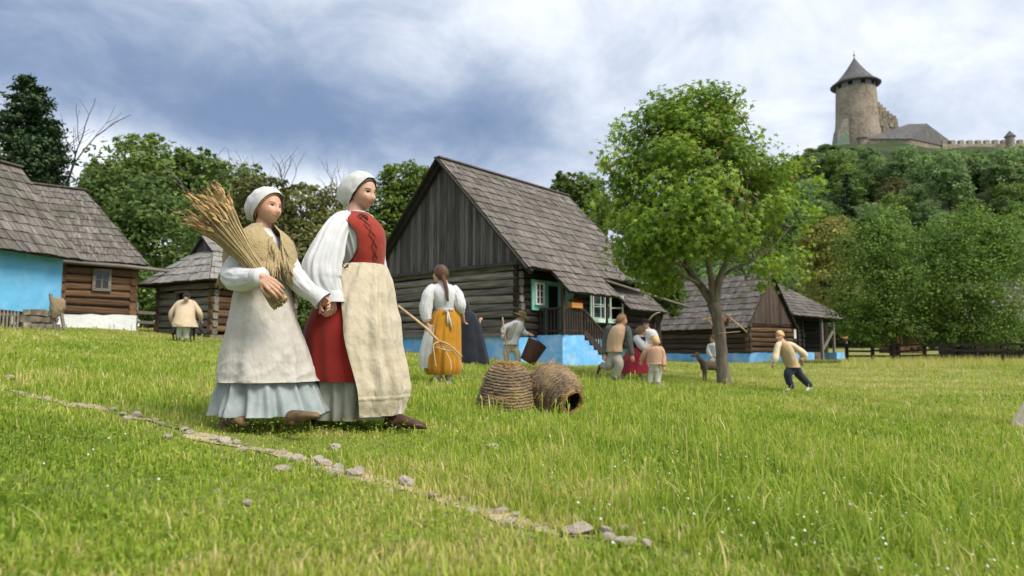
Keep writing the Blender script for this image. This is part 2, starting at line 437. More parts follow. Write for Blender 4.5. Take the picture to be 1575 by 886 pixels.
# ================================================================ the large house in the middle
def build_main_house():
    zb = -.45
    h = thing('log_house', 'large grey log house with steep shingle roof, mint porch door and blue footing', 'house', (.21, 22.0, zb), math.atan2(.765, .644))
    W, Lh, Zf, Zw, Zr = 6.7, 7.1, .98, 3.32, 7.28      # width, length, top of footing, top of logs, ridge (all above the base)
    ry = W / 2; sl = 1.035
    def rz(y): return Zr - sl * abs(y - ry)
    mb = MB(); plinth(mb, -.05, Lh, -.05, W, -.6, Zf, seed=2)
    mb.build('footing', m_blue, h, True)
    mb = MB(); plinth(mb, .86, 2.1, -1.1, -.07, -.6, Zf + .02, seed=3)
    # stepped flank of the stair
    for i in range(5):
        mb.box((2.1 + .26 * i + .13, -.585, (Zf - .16 * (i + 1) - .6) / 2), (.26, 1.03, Zf - .16 * (i + 1) + .6), 0, .5)
    mb.build('porch_base', m_blue, h, False)
    mb = MB()
    logwall(mb, 1, 0, W, 0, Zf + .02, Zw, h=.255, seed=4)
    logwall(mb, 1, 0, W, Lh, Zf + .02, Zw, h=.255, seed=5)
    mb.build('gable_wall', [m_log_y, m_gap], h)
    mb = MB()
    logwall(mb, 0, 0, Lh, 0, Zf - .1, Zw, h=.255, seed=6)
    logwall(mb, 0, 0, Lh, W, Zf - .1, Zw, h=.255, seed=7)
    mb.build('side_wall', [m_logdark, m_gap], h)
    mb = MB(); mb.beam((-.06, -.1, Zf + .02), (-.06, W + .1, Zf + .04), .2, .12); mb.build('sill_beam', m_palebeam, h)
    mb = MB()
    planks_gable(mb, -.25, W + .25, Zw - .05, ry, Zr - .12, sl, -.13, seed=8)
    mb.beam((-.2, -.3, Zw - .05), (-.2, W + .3, Zw - .05), .10, .10, r=.05)
    mb.build('gable_boards', m_plank, h)
    # roof
    x0, x1, oe = -.42, Lh + .35, .72
    mb = MB()
    shingles(mb, (x0, -oe, rz(-oe)), (x1, -oe, rz(-oe)), (x1, ry, Zr), (x0, ry, Zr), row=.405, seed=21)
    shingles(mb, (x0, W + .42, rz(-.42)), (x1, W + .42, rz(-.42)), (x1, ry, Zr), (x0, ry, Zr), row=.405, seed=22)
    mb.beam((x0 - .02, ry + .04, Zr + .03), (x1, ry + .04, Zr + .03), .3, .05, r=.2)
    roof = mb.build('roof', [m_shing, m_dark], h)
    mb = MB()
    for s in (-1, 1):
        o2 = oe if s < 0 else .42; p0 = Vector((x0 - .03, ry + s * (ry + o2), rz(-o2) - .05)); p1 = Vector((x0 - .03, ry, Zr - .05))
        mb.beam(p0, p1, .04, .17, up=(1, 0, 0)); 
        for k in range(8):
            pass
        mb.beam(p0 + Vector((.2, 0, -.10)), p1 + Vector((.2, 0, -.10)), .14, .14, r=.2)
    mb.build('bargeboard', m_dark, roof)
    # porch roof continues the slope further down over the landing
    mb = MB()
    shingles(mb, (.8, -1.42, rz(-1.42)), (3.85, -1.42, rz(-1.42)), (3.85, -.66, rz(-.66) - .02), (.8, -.66, rz(-.66) - .02), row=.40, seed=23)
    mb.build('porch_roof', [m_shing, m_dark], h)
    # lean-to roof below the far eave
    mb = MB()
    shingles(mb, (5.2, -1.05, 2.0), (8.0, -1.05, 2.0), (8.0, .05, 3.0), (5.2, .05, 3.0), row=.36, seed=24)
    mb.build('lean_to_roof', [m_shing, m_dark], h)
    mb = MB(); logwall(mb, 0, 5.6, 7.8, -.5, Zf - .4, 2.35, h=.26, seed=31); logwall(mb, 1, -.5, 3, 7.8, Zf - .4, 2.2, h=.26, seed=32)
    mb.build('annex_wall', [m_logdark, m_gap], h)
    mb = MB(); mb.tube([(3.7, -.95, 2.95), (6.5, -1.15, 2.62), (9.4, -1.3, 2.30)], .045, 7); mb.build('gutter_log', m_palebeam, h, True)
    # mint panel with the door
    mb = MB()
    t0, t1, zt, zw = .50, 2.14, 2.80, 1.80
    mb.box(((t0 + 1.24) / 2, -.135, (zt + zw) / 2), (1.24 - t0, .05, zt - zw))            # panel round the small window
    mb.box((1.30, -.135, (zt + Zf) / 2), (.11, .08, zt - Zf)); mb.box((t1 - .06, -.135, (zt + Zf) / 2), (.12, .08, zt - Zf))
    mb.box(((1.36 + t1 - .12) / 2, -.135, zt - .07), (t1 - .12 - 1.36, .08, .14))
    fr = mb.build('door_frame', m_mint, h)
    mb = MB(); mb.box((1.69, -.11, (zt - .14 + Zf) / 2), (.62, .02, zt - .14 - Zf)); mb.build('doorway', m_gap, h)
    mb = MB(); mb.beam((1.93, -.15, (Zf + zt) / 2 - .05), (2.02, -.72, (Zf + zt) / 2 - .05), .035, zt - Zf - .16)
    d = mb.build('door', m_mint, h)
    mb = MB(); mb.box((2.0, -.60, 1.85), (.08, .05, .03)); mb.build('handle', m_railwood, d)
    window_on(h, 0, (.86, -.16, 2.34), .48, .74, -1, m_whitepaint, nx=2, ny=3, fr=.055)
    # double window with an open casement
    w = window_on(h, 0, (4.55, -.13, 2.18), 1.42, 1.15, -1, m_mintpale, nx=2, ny=2, fr=.09)
    mb = MB(); mb.box((4.55, -.2, 1.56), (1.66, .2, .10)); mb.build('window_sill', m_mintpale, w)
    for xx in (3.98, 5.15):
        mb = MB(); a = Vector((xx, -.21, 2.08)); b = a + Vector((.30 if xx > 5 else .22, -.36, 0))
        for p in (a, b): mb.box((p.x, p.y, 2.08), (.05, .05, .92))
        for dz in (-.44, 0, .44): mb.beam(a + Vector((0, 0, dz)), b + Vector((0, 0, dz)), .04, .045)
        mb.build('casement', m_whitepaint, w)
    # railing, posts and stair
    mb = MB(); zt = Zf + .86
    mb.beam((.9, -.1, zt), (.9, -1.06, zt), .08, .07); mb.beam((.9, -1.06, zt), (2.1, -1.06, zt), .08, .07)
    mb.beam((.9, -.1, Zf + .14), (.9, -1.06, Zf + .14), .06, .06); mb.beam((.9, -1.06, Zf + .14), (2.1, -1.06, Zf + .14), .06, .06)
    for k in range(6): mb.box((.9, -.2 - .14 * k, (Zf + zt) / 2), (.035, .06, zt - Zf))
    for k in range(8): mb.box((1.02 + .14 * k, -1.06, (Zf + zt) / 2), (.085, .03, zt - Zf))
    z1 = Zf - .8
    mb.beam((2.1, -1.07, zt), (3.45, -1.07, z1 + .82), .08, .07); mb.beam((2.1, -1.07, Zf + .12), (3.45, -1.07, z1 + .1), .07, .22)
    for k in range(9):
        f_ = (k + .5) / 9; xx = 2.1 + 1.35 * f_; zz = Zf + .12 - (Zf + .02 - z1) * f_
        mb.box((xx, -1.07, zz + .4), (.07, .03, .80))
    mb.build('railing', m_railwood, h)
    for xx in (.9, 3.5):
        mb = MB(); zz = rz(-1.1) - .06; mb.box((xx, -1.1, (zz + (Zf if xx < 1 else -.3)) / 2), (.11 if xx < 1 else .07, .11 if xx < 1 else .07, zz - (Zf if xx < 1 else -.3)), r=.5)
        mb.build('post', m_railwood, h)
    mb = MB()
    for i in range(5): mb.box((2.1 + .26 * i + .13, -.58, Zf - .16 * (i + 1) + .03), (.3, .9, .05))
    mb.build('stair_tread', m_palebeam, h)
    # flower box standing on the rail
    fl = thing('flower_box', 'orange wooden flower box with red geraniums on the porch rail', 'flower box', h.location + Vector((0, 0, 0)), h.rotation_euler.z)
    fl.location = XF[h.name] @ Vector((1.62, -1.07, zt + .035)); XF[fl.name] = Matrix.Translation(fl.location) @ Matrix.Rotation(h.rotation_euler.z, 4, 'Z')
    m_or = mat("orange painted box", (.50, .20, .05), (.60, .27, .08), scale=9, rough=.7)
    mb = MB(); mb.box((0, 0, .085), (.62, .18, .17)); mb.build('box', m_or, fl)
    m_gf = mat("geranium leaves", (.03, .07, .015), (.07, .13, .03), scale=20, rough=.8)
    m_rf = mat("red geranium petals", (.55, .02, .02), (.70, .05, .04), scale=20, rough=.8)
    rs = random.Random(4); mb = MB(); mr = MB()
    for k in range(170):
        p = Vector((rs.gauss(0, .15), rs.gauss(0, .06), .18 + abs(rs.gauss(0, .10)))); s_ = rs.uniform(.02, .045)
        a = Vector((rs.gauss(0, 1), rs.gauss(0, 1), rs.gauss(0, 1))).normalized(); b = a.orthogonal().normalized()
        (mb if rs.random() < .68 or p.z < .23 else mr).add([p + a * s_, p + b * s_, p - a * s_, p - b * s_], [(0, 1, 2, 3)])
    mb.build('leaves', m_gf, fl); kind(mr.build('flowers', m_rf, fl), 'stuff')
    return h
main_house = build_main_house()

# ================================================================ the two cottages on the left
def build_blue_cottage():
    zb = .55
    # local x runs along the wall away from the viewer; the wall's right end is the origin; -y is the outside
    h = thing('blue_cottage', 'leftmost cottage with bright blue clay wall above a stone and slatted base', 'house', (-13.85, 21.0, zb), math.atan2(.959, .283))
    Zb, Zw, sl = .62, 2.42, 1.10
    mb = MB()
    n, m_ = 40, 10; vs = []
    for i in range(n + 1):
        for j in range(m_ + 1):
            x = -6.5 + 6.5 * i / n; z = Zb + (Zw - Zb) * j / m_
            vs.append((x, -.02 + .03 * noise.noise((x * 1.3, z * 1.3, 4)), z + (.05 * noise.noise((x * 2, 3, 1)) if j == 0 else 0)))
    mb.add(vs, [(i * (m_ + 1) + j, (i + 1) * (m_ + 1) + j, (i + 1) * (m_ + 1) + j + 1, i * (m_ + 1) + j + 1) for i in range(n) for j in range(m_)], 0, .5)
    mb.box((-3.25, .22, (Zb + Zw) / 2), (6.5, .36, Zw - Zb), 0, .5)
    mb.box((.02, 2.3, (Zb + Zw) / 2), (.1, 4.6, Zw - Zb), 0, .5)
    mb.build('wall', m_blueclay, h)
    mb = MB(); rs = random.Random(5)
    for k in range(4):                       # rubble corner of the base
        for i in range(5):
            mb.box((-.14 - .24 * i + (k % 2) * .1, .08, .0 + .2 * k), (.25 * rs.uniform(.8, 1.05), .25 + rs.uniform(-.03, .05), .19 * rs.uniform(.85, 1.0)), 0, rs.random(), jit=.022)
    mb.box((-.55, .12, .25), (1.1, .2, .8), 0, .1)
    mb.build('stone_base', m_stone, h)
    mb = MB()
    for k in range(26): mb.box((-1.25 - .105 * k, -.0, .26), (.045, .035, .74 + rs.uniform(-.04, .04)), 0, rs.random())
    mb.beam((-1.2, .04, .1), (-4, .04, .1), .04, .07); mb.beam((-1.2, .04, .5), (-4, .04, .5), .04, .07)
    mb.build('slatted_grille', m_palebeam, h)
    mb = MB(); mb.box((-3.6, .5, .2), (4.9, .1, .9), 0, .2); mb.build('cellar_back', m_gap, h)
    hw = 2.35; oe = .5; ap = Zw - .05 + sl * (hw + oe) - .1
    zE = ap - sl * (hw + oe)
    mb = MB(); x0, x1 = -7, .35
    shingles(mb, (x0, -oe, zE), (x1, -oe, zE), (x1, hw, ap), (x0, hw, ap), row=.42, seed=41)
    shingles(mb, (x0, 2 * hw + oe, zE), (x1, 2 * hw + oe, zE), (x1, hw, ap), (x0, hw, ap), row=.42, seed=42)
    mb.beam((x0, hw, ap + .04), (x1, hw, ap + .04), .26, .05, r=.3)
    mb.build('roof', [m_shing, m_dark], h)
    mb = MB(); planks_gable_x(mb, 0, 2 * hw, Zw - .05, hw, ap - .12, sl, .05)
    mb.build('gable_boards', m_plank, h)
def planks_gable_x(mb, y0, y1, zb, ay, az, sl, x):
    planks_gable(mb, y0, y1, zb, ay, az, sl, x, seed=9)
build_blue_cottage()

def build_log_cottage():
    zb = .65
    # origin: right front corner; local x runs left-to-right along the front (.8,.6); the house lies behind (+y)
    h = thing('log_cottage', 'brown log cottage on a white footing with one small window, behind the blue cottage', 'house', (-14.35, 26.0, zb), math.atan2(.6, .8))
    Zf, Zw, dep, wid = .72, 2.72, 6.8, 7.5
    mb = MB(); plinth(mb, -wid, .12, -.28, dep, -.6, Zf, seed=12, top_jit=.06); mb.build('footing', m_white, h, True)
    mb = MB(); logwall(mb, 0, -wid, 0, 0, Zf, Zw, h=.285, depth=.24, seed=13); logwall(mb, 0, -wid, 0, dep, Zf, Zw, h=.285, seed=14)
    mb.build('front_wall', [m_logbrown_x, m_gap], h)
    mb = MB(); logwall(mb, 1, 0, dep, 0, Zf - .12, Zw, h=.285, depth=.24, seed=15); logwall(mb, 1, 0, dep, -2.25, Zf - .12, Zw, h=.285, seed=16, ext=.22)
    mb.build('side_wall', [m_logbrown_y, m_gap], h)
    window_on(h, 0, (-1.05, -.13, 1.98), .60, .82, -1, m_palebeam, nx=2, ny=2, fr=.10, mpane=m_glass)
    oe = .55; Zr = 5.95; zE = Zw - .12; hip = 1.5
    A, B = (-wid - oe, -oe, zE), (oe * .7, -oe, zE); C, D = (-hip, dep / 2, Zr), (-wid + .5, dep / 2, Zr)
    mb = MB(); shingles(mb, A, B, C, D, row=.46, seed=43)
    shingles(mb, (oe * .7, dep + oe, zE), (-wid - oe, dep + oe, zE), D, C, row=.46, seed=44)
    shingles(mb, B, (oe * .7, dep + oe, zE), C, C, row=.46, seed=45)
    mb.beam(Vector(D) + Vector((0, 0, .04)), Vector(C) + Vector((.1, 0, .04)), .26, .05, r=.3)
    mb.build('roof', [m_shing, m_dark], h)
    mb = MB(); mb.tube([(-2.6, -.5, Zw - .18), (-.4, -.52, Zw - .22), (1.25, -.5, Zw - .30)], [.07, .075, .065], 8); mb.build('eave_pole', m_palebeam, h, True)
build_log_cottage()

def build_small_hut():
    zb = .42
    # origin: near corner; local x runs right and away (.532,.847), local y runs left and away
    h = thing('log_hut', 'small log hut with pale hipped shingle roof topped by a tiny gable', 'hut', (-10.85, 25.0, zb), math.atan2(.847, .532))
    W, Lh, Zw = 3.35, 3.6, 2.15
    mb = MB(); rs = random.Random(8)
    for k in range(7): mb.box((.0, .1 + .55 * k, .02), (.3, .5, .35), 0, rs.random(), jit=.03)
    for k in range(7): mb.box((.1 + .55 * k, 0, .02), (.5, .3, .35), 0, rs.random(), jit=.03)
    mb.build('footing', m_stone, h)
    mb = MB(); logwall(mb, 1, 0, W, 0, .18, Zw, h=.27, depth=.22, seed=51, holes=((1.45, 2.15, .4, 1.75),)); logwall(mb, 1, 0, W, Lh, .18, Zw, h=.27, seed=52)
    mb.build('front_wall', [m_log_y, m_gap], h)
    mb = MB(); logwall(mb, 0, 0, Lh, 0, .3, Zw, h=.27, depth=.22, seed=53); logwall(mb, 0, 0, Lh, W, .3, Zw, h=.27, seed=54)
    mb.build('side_wall', [m_logbrown_x, m_gap], h)
    mb = MB(); mb.box((.04, 1.8, 1.08), (.03, .7, 1.4)); mb.build('doorway', m_gap, h)
    mb = MB(); mb.box((-.11, 1.43, 1.1), (.08, .08, 1.5)); mb.box((-.11, 2.17, 1.1), (.08, .08, 1.5)); mb.box((-.11, 1.8, 1.82), (.08, .7, .08)); mb.build('door_frame', m_palebeam, h)
    oe = .62; zE = Zw - .02; zg = 3.42; Zr = 4.05; cx, cy = 1.35, W / 2
    f = .72                                     # the hip climbs to the foot of the tiny gable
    e = [(-oe, -oe), (Lh + oe, -oe), (Lh + oe, W + oe), (-oe, W + oe)]
    hw = .62
    mb = MB()
    xg0, xg1 = .62, Lh - .62
    shingles(mb, (-oe, W + oe, zE), (-oe, -oe, zE), (xg0, cy - hw, zg), (xg0, cy + hw, zg), row=.40, w=.17, seed=61)
    shingles(mb, (Lh + oe, -oe, zE), (Lh + oe, W + oe, zE), (xg1, cy + hw, zg), (xg1, cy - hw, zg), row=.40, w=.17, seed=62)
    shingles(mb, (-oe, -oe, zE), (Lh + oe, -oe, zE), (xg1, cy - hw, zg), (xg0, cy - hw, zg), row=.40, w=.17, seed=63)
    shingles(mb, (Lh + oe, W + oe, zE), (-oe, W + oe, zE), (xg0, cy + hw, zg), (xg1, cy + hw, zg), row=.40, w=.17, seed=64)
    shingles(mb, (xg0 - .12, cy - hw - .06, zg - .03), (xg1 + .1, cy - hw - .06, zg - .03), (xg1 + .1, cy, Zr), (xg0 - .12, cy, Zr), row=.4, w=.17, seed=65)
    shingles(mb, (xg1 + .1, cy + hw + .06, zg - .03), (xg0 - .12, cy + hw + .06, zg - .03), (xg0 - .12, cy, Zr), (xg1 + .1, cy, Zr), row=.4, w=.17, seed=66)
    mb.build('roof', [m_shinglight, m_dark], h)
    mb = MB(); planks_gable(mb, cy - hw, cy + hw, zg, cy, Zr - .04, (Zr - zg) / hw, xg0 + .02, seed=10, w=.12); mb.build('gable_boards', m_plank, h)
build_small_hut()

# ================================================================ the farmstead behind the maple
def build_right_house():
    zb = -.75
    # origin: near corner; local x runs right and away along the gable front, local y runs left and away along the side
    h = thing('log_farmhouse', 'dark log farmhouse with two shingle roofs, plank gable and posts, behind the round maple', 'house', (12.3, 36.0, zb), math.atan2(.596, .803))
    Zf, Zw = .72, 2.30
    W = 3.9; ap = 5.0; sl = (ap - Zw + .0) / (W / 2); Ly = 7.5
    mb = MB(); plinth(mb, -.06, 6.2, -.06, Ly, -.7, Zf, seed=71); plinth(mb, 8.0, 8.9, -.4, 1.5, -.7, Zf, seed=72)
    mb.build('footing', m_blue, h, True)
    mb = MB()
    for i in range(5): mb.box((7.1, -.3 + .25 * i, -.35 + .2 * i), (1.7, .35, .5), 0, random.random(), jit=.03)
    mb.build('stone_steps', m_stone, h)
    mb = MB(); logwall(mb, 0, 0, W, 0, Zf, Zw, h=.28, seed=73); mb.build('gable_wall', [m_logbrown_x, m_gap], h)
    mb = MB(); logwall(mb, 1, 0, Ly, 0, Zf - .1, Zw, h=.28, seed=74); mb.build('side_wall', [m_log_dk2, m_gap], h)
    mb = MB(); logwall(mb, 0, W + .1, 10, 1.6, Zf, 2.6, h=.28, seed=75); logwall(mb, 0, W + .1, 5.6, .35, Zf, 2.6, h=.28, seed=76); logwall(mb, 1, .35, 1.6, 5.6, Zf, 2.6, h=.28, seed=77)
    mb.build('porch_wall', [m_logdark, m_gap], h)
    # plank gable: drawn in the front plane
    mb = MB(); y = 0.0; rs = random.Random(6)
    x = -.05
    while x < W + .05:
        b = min(W + .06, x + rs.uniform(.13, .24))
        za = ap - .08 - sl * abs(x - W / 2); zc = ap - .08 - sl * abs(b - W / 2); zl = Zw - rs.uniform(.05, .12)
        pts = [(x + .006, -.14, zl), (b - .006, -.14, zl), (b - .006, -.14, max(zc, zl + .02))]
        if x < W / 2 < b: pts.append((W / 2, -.14, ap - .08))
        pts.append((x + .006, -.14, max(za, zl + .02)))
        mb.slab(pts, (0, -1, 0), .03, 0, rs.random()); x = b
    mb.build('gable_boards', m_plankbrown, h)
    mb = MB(); oe = .5
    def rz(x): return ap - sl * abs(x - W / 2)
    shingles(mb, (-oe, Ly, rz(-oe) + .35), (-oe, -.3, rz(-oe) + .35), (W / 2, -.3, ap), (W / 2, Ly, ap), row=.42, seed=81)
    shingles(mb, (W + .3, -.3, rz(W + .3) + .2), (W + .3, Ly, rz(W + .3) + .2), (W / 2, Ly, ap), (W / 2, -.3, ap), row=.42, seed=82)
    mb.build('roof', [m_shing, m_dark], h)
    # hipped roof of the porch wing
    mb = MB(); zE = 2.62; Zr = 5.05
    shingles(mb, (3.6, -.35, zE + .15), (10.3, -.35, zE), (7.3, 3.0, Zr), (3.2, 3.0, Zr), row=.4, seed=83)
    shingles(mb, (10.3, -.35, zE), (10.3, 6.3, zE), (7.3, 3.0, Zr), (7.3, 3.0, Zr), row=.4, seed=84)
    shingles(mb, (10.3, 6.3, zE), (3.2, 6.3, zE), (3.2, 3.0, Zr), (7.3, 3.0, Zr), row=.4, seed=85)
    mb.beam((3.75, -.3, zE + .2), (3.15, 2.9, Zr - .05), .1, .14, r=.1)
    mb.build('porch_roof', [m_shing, m_dark], h)
    for i, xx in enumerate((7.0, 8.3, 9.7)):
        mb = MB(); mb.box((xx, -.1, 1.3 if i else 1.1), (.13, .13, 2.7 if i else 3.1)); mb.build('post', m_palebeam, h)
    mb = MB(); mb.beam((7.05, -.1, .85), (8.3, -.1, 2.0), .09, .12); mb.build('brace', m_palebeam, h)
    mb = MB(); mb.box((4.75, .22, 1.75), (.22, .03, .52)); mb.build('notice', m_whitepaint, h)
    mb = MB(); mb.box((5.1, .21, 1.6), (.08, .06, 1.7)); mb.build('door_frame', m_railwood, h)
    fb = thing('flower_box', 'orange flower box hung on the farmhouse porch rail', 'flower box', XF[h.name] @ Vector((9.0, -.35, 1.55)), h.rotation_euler.z)
    mb = MB(); mb.box((0, 0, .08), (.6, .16, .16)); mb.build('box', MATS["orange painted box"], fb)
    rs = random.Random(9); mb = MB()
    for k in range(60):
        p = Vector((rs.gauss(0, .16), rs.gauss(0, .05), .17 + abs(rs.gauss(0, .07)))); a = Vector((rs.gauss(0, 1), rs.gauss(0, 1), rs.gauss(0, 1))).normalized() * .04; b = a.orthogonal()
        mb.add([p + a, p + b, p - a, p - b], [(0, 1, 2, 3)])
    mb.build('leaves', MATS["geranium leaves"], fb)
    mb = MB(); mb.beam((8.4, -.2, 1.5), (10.2, -.2, 1.5), .07, .07); mb.beam((8.4, -.2, 1.0), (10.2, -.2, 1.0), .05, .05); mb.build('railing', m_railwood, h)
m_log_dk2 = wood("dark side logs", (.030, .022, .017), (.115, .088, .068), 1, .35)
build_right_house()

# shed and barn seen through the trees on the far right
def build_shed():
    p = at(1402, 550, 44)
    h = thing('plank_shed', 'small reddish brown plank shed glimpsed under the trees by the fence', 'shed', (p.x, p.y, g1(p.x, p.y) + .2), .3)
    mb = MB(); rs = random.Random(3)
    for k in range(16): mb.box((-1.2 + .15 * k, 0, .8), (.14, .05, 1.6), 0, rs.random())
    for k in range(10): mb.box((1.2, .1 + .15 * k, .8), (.05, .14, 1.6), 0, rs.random())
    mb.box((0, .8, .8), (2.2, 1.3, 1.55), 0, .2)
    mb.build('wall', mat("rusty brown planks", (.09, .042, .024), (.19, .085, .048), scale=(12, 12, 2), rough=.8, rnd=.3), h)
    mb = MB(); shingles(mb, (-1.5, -.3, 1.6), (1.5, -.3, 1.6), (1.5, .8, 2.2), (-1.5, .8, 2.2)); shingles(mb, (1.5, 1.9, 1.6), (-1.5, 1.9, 1.6), (-1.5, .8, 2.2), (1.5, .8, 2.2)); mb.build('roof', [m_shing, m_dark], h)
build_shed()
def build_barn():
    p = at(1600, 562, 36)
    h = thing('dark_barn', 'nearly black log barn with pale footing at the right edge behind the trees', 'barn', (p.x, p.y, -.75), -.35)
    mb = MB(); logwall(mb, 0, -3.6, 5, 0, .3, 2.4, h=.27, seed=91); logwall(mb, 1, 0, 4, -3.6, .3, 2.4, h=.27, seed=92); mb.build('wall', [m_logdark, m_gap], h)
    mb = MB(); plinth(mb, -3.6, 5, -.1, 4, -.6, .3, seed=9); mb.build('footing', mat("bluish white limewash", (.42, .52, .66), (.56, .64, .74), scale=3, rough=.95), h, True)
    mb = MB(); shingles(mb, (-4.2, -.7, 2.3), (5.5, -.7, 2.3), (5.5, 2, 4.6), (-3.0, 2, 4.6), seed=93); shingles(mb, (5.5, 4.7, 2.3), (-4.2, 4.7, 2.3), (-3.0, 2, 4.6), (5.5, 2, 4.6), seed=94); shingles(mb, (-4.2, 4.7, 2.3), (-4.2, -.7, 2.3), (-3, 2, 4.6), (-3, 2, 4.6), seed=95)
    mb.build('roof', [m_shing, m_dark], h)
build_barn()

# ================================================================ fences
def build_fences():
    # rail fence below the trees on the right
    f = thing('rail_fence', 'low dark rail fence running below the trees on the right', 'fence', at(1290, 556, 31.0))
    pts = []
    for i in range(9):
        px = 1302 + i * 40; Y = 34.5 - .55 * i; q = at(px, 540, Y); pts.append(Vector((q.x, q.y, g1(q.x, q.y))))
    for i, q in enumerate(pts):
        mb = MB(); mb.box((q.x, q.y, q.z + .42), (.13, .13, 1.0), jit=.015); mb.build('post', m_railwood, f, world=True)
    for hgt in (.3, .56, .82):
        mb = MB()
        for a, b in zip(pts[:-1], pts[1:]): mb.beam(a + Vector((0, -.09, hgt + random.uniform(-.04, .04))), b + Vector((0, -.09, hgt + random.uniform(-.05, .05))), .05, .10)
        mb.build('rail', m_railwood, f, world=True)
    # pale fence between the cottage and the hut
    f = thing('rail_fence', 'pale weathered rail fence between the log cottage and the small hut', 'fence', at(210, 500, 28.5))
    a = at(196, 500, 28.0); b = at(262, 505, 29.5); pts = []
    for k in range(4):
        q = a.lerp(b, (k - .5) / 2 if k else -.1); pts.append(Vector((q.x, q.y, g1(q.x, q.y))))
    for q in (pts[0], Vector((at(208, 500, 28.3).x, 28.3, g1(at(208, 500, 28.3).x, 28.3))), pts[3]):
        mb = MB(); mb.box((q.x, q.y, q.z + .5), (.13, .13, 1.3)); mb.build('post', m_palebeam, f, world=True)
    for hgt in (.35, .75):
        mb = MB(); mb.beam(pts[0] + Vector((0, -.08, hgt)), pts[3] + Vector((0, -.08, hgt)), .06, .12); mb.build('rail', m_palebeam, f, world=True)
build_fences()

# ================================================================ the castle
m_cstone = mat("castle rubble", (.155, .125, .090), (.320, .270, .205), scale=.9, rough=1, bump=.25, bscale=1.1, c3=(.36, .31, .24), scale3=.16, fac3=.6)
m_croof = mat("castle shingles", (.070, .068, .068), (.135, .130, .128), scale=(.8, .8, .25), rough=.9, c3=(.10, .095, .085), scale3=.2)
m_copen = mat("dark loophole", (.012, .010, .009), rough=1)
def lathe(mb, prof, c, n=40, mi=0, wob=0.0, seed=0):
    vs = []
    for i, (r, z) in enumerate(prof):
        for k in range(n):
            t = 2 * math.pi * k / n; q = r * (1 + wob * noise.noise((math.cos(t) * 2.2 + seed, math.sin(t) * 2.2, z * .35)))
            vs.append((c[0] + q * math.cos(t), c[1] + q * math.sin(t), c[2] + z))
    m = len(prof)
    mb.add(vs, [(i * n + k, i * n + (k + 1) % n, (i + 1) * n + (k + 1) % n, (i + 1) * n + k) for i in range(m - 1) for k in range(n)], mi, .5)
